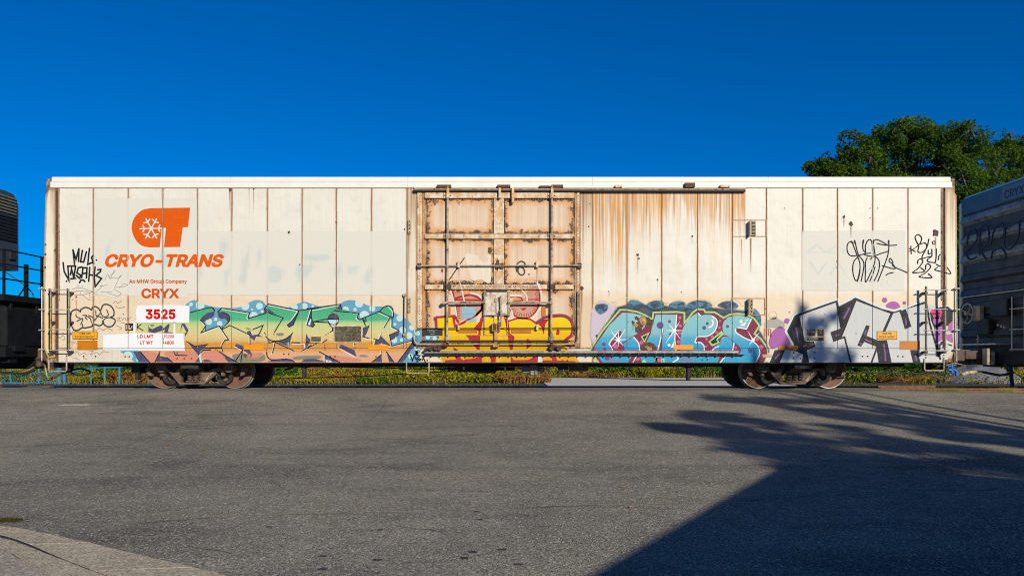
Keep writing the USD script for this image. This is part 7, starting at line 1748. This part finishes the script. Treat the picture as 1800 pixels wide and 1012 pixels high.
for x in np.arange(xa - 1.2, xb, 0.16):
    for s in (1, -1):
        x0 = x if s == 1 else x + (zh - zl)
        a = np.array([x0, yf, zl]); b = np.array([x0 + s * (zh - zl), yf, zh])
        if min(a[0], b[0]) > xa and max(a[0], b[0]) < xb: wires.append(tube([a, b], 0.006, 3, False))
obj('wire_mesh', join(wires), M_FENCE, fn, kind='stuff')

# behind the camera: the building and the tree whose shadows fall across the road
sun_xy = np.array([SUN_DIR[0], SUN_DIR[1]]) / math.hypot(SUN_DIR[0], SUN_DIR[1]); run = 1 / math.tan(SUN_EL)
e0, e1 = on_road(1030, 1012), on_road(1392, 808)
HB = 3.0
zroad = -0.62
c0_ = e0 + sun_xy * run * (zroad + HB - float(road_z(e0[1])))
corner = e1 + sun_xy * run * (zroad + HB - float(road_z(e1[1])))
u = (corner - c0_) / np.linalg.norm(corner - c0_); w = np.array([u[1], -u[0]])
bl_ = thing('shed', 'plain grey flat roofed shed standing behind the camera at right', 'building')
def prism(pts, z0, z1):
    m = trimesh.creation.extrude_polygon(Polygon(pts), z1 - z0, engine='earcut'); m.apply_translation([0, 0, z0]); return m
fp = [corner, corner - u * 9, corner - u * 9 + w * 14, corner + w * 14]
inset_ = [corner - u * 0.15 + w * 0.15, corner - u * 8.85 + w * 0.15, corner - u * 8.85 + w * 13.85, corner - u * 0.15 + w * 13.85]
M_WALLB = m_plain('shed_wall', (0.30, 0.27, 0.23), 0.8, var=0.2, scale=2)
obj('wall', prism(inset_, zroad - 0.4, zroad + HB - 0.18), M_WALLB, bl_, smooth=False)
obj('roof', prism(fp, zroad + HB - 0.18, zroad + HB), m_plain('shed_roof', (0.10, 0.10, 0.10), 0.8), bl_, smooth=False)
dc = corner - u * 0.13 + w * 4.0
obj('door', prism([dc, dc + w * 1.0, dc + w * 1.0 + u * 0.04, dc + u * 0.04], zroad - 0.2, zroad + 2.0), M_DARK, bl_, smooth=False)
# shade tree: its crown is placed from the shadow it throws
def up_sun(p, dist):
    return np.array(p) + SUN_DIR * dist
D = 21.0
lob = []
shade = [((1428, 575), 0.0, 0.30), ((1395, 612), 0.0, 0.34), ((1440, 622), 0.0, 0.34), ((1465, 556), 0.0, 0.16), ((1484, 632), 0.0, 0.30), ((1330, 632), 0.0, 0.22), ((1410, 545), 0.0, 0.14)]
for (px, py), y0, r in shade:
    lob.append((up_sun(PX(px, py, y0), D), (r, r * 1.2, r * 0.8)))
for px, py, rx, rz_ in ((1300, 700, 0.8, 0.22), (1250, 728, 0.7, 0.22), (1210, 752, 0.5, 0.16), (1400, 705, 1.0, 0.30), (1340, 745, 1.0, 0.34), (1290, 765, 0.6, 0.24), (1330, 790, 0.55, 0.20), (1380, 790, 0.6, 0.22), (1480, 720, 1.1, 0.34), (1450, 755, 1.0, 0.36), (1560, 735, 1.0, 0.32), (1520, 775, 1.2, 0.34), (1640, 745, 0.9, 0.28), (1620, 790, 1.1, 0.34), (1720, 760, 0.9, 0.26), (1700, 800, 1.2, 0.36), (1790, 775, 0.9, 0.26), (1440, 800, 1.0, 0.34), (1540, 820, 1.2, 0.4), (1640, 830, 1.2, 0.4), (1760, 820, 1.3, 0.4), (1860, 780, 1.2, 0.4), (1860, 830, 1.4, 0.5)):
    q = on_road(px, py)
    nsub = 7
    for _k in range(nsub):
        ox, oz = rr.uniform(-0.8, 0.8) * rx, rr.uniform(-0.9, 0.9) * rz_
        c_ = up_sun([q[0], q[1], float(road_z(q[1]))], D + rr.uniform(-1.0, 1.0)) + np.array([ox, 0, oz])
        rs = rr.uniform(0.18, 0.38)
        lob.append((c_, (rs * 1.3, rs, rs * 0.8)))
C = np.array([l[0] for l in lob]).mean(0)
tree('shade_tree', (C[0] + 0.5, C[1], -1.0), lob, 20000, 0.15, 91, 'tall leafy tree behind the camera whose shadow falls across the road', M_OAK, trunk_r=0.3, gap=0.44, gapf=1.6)
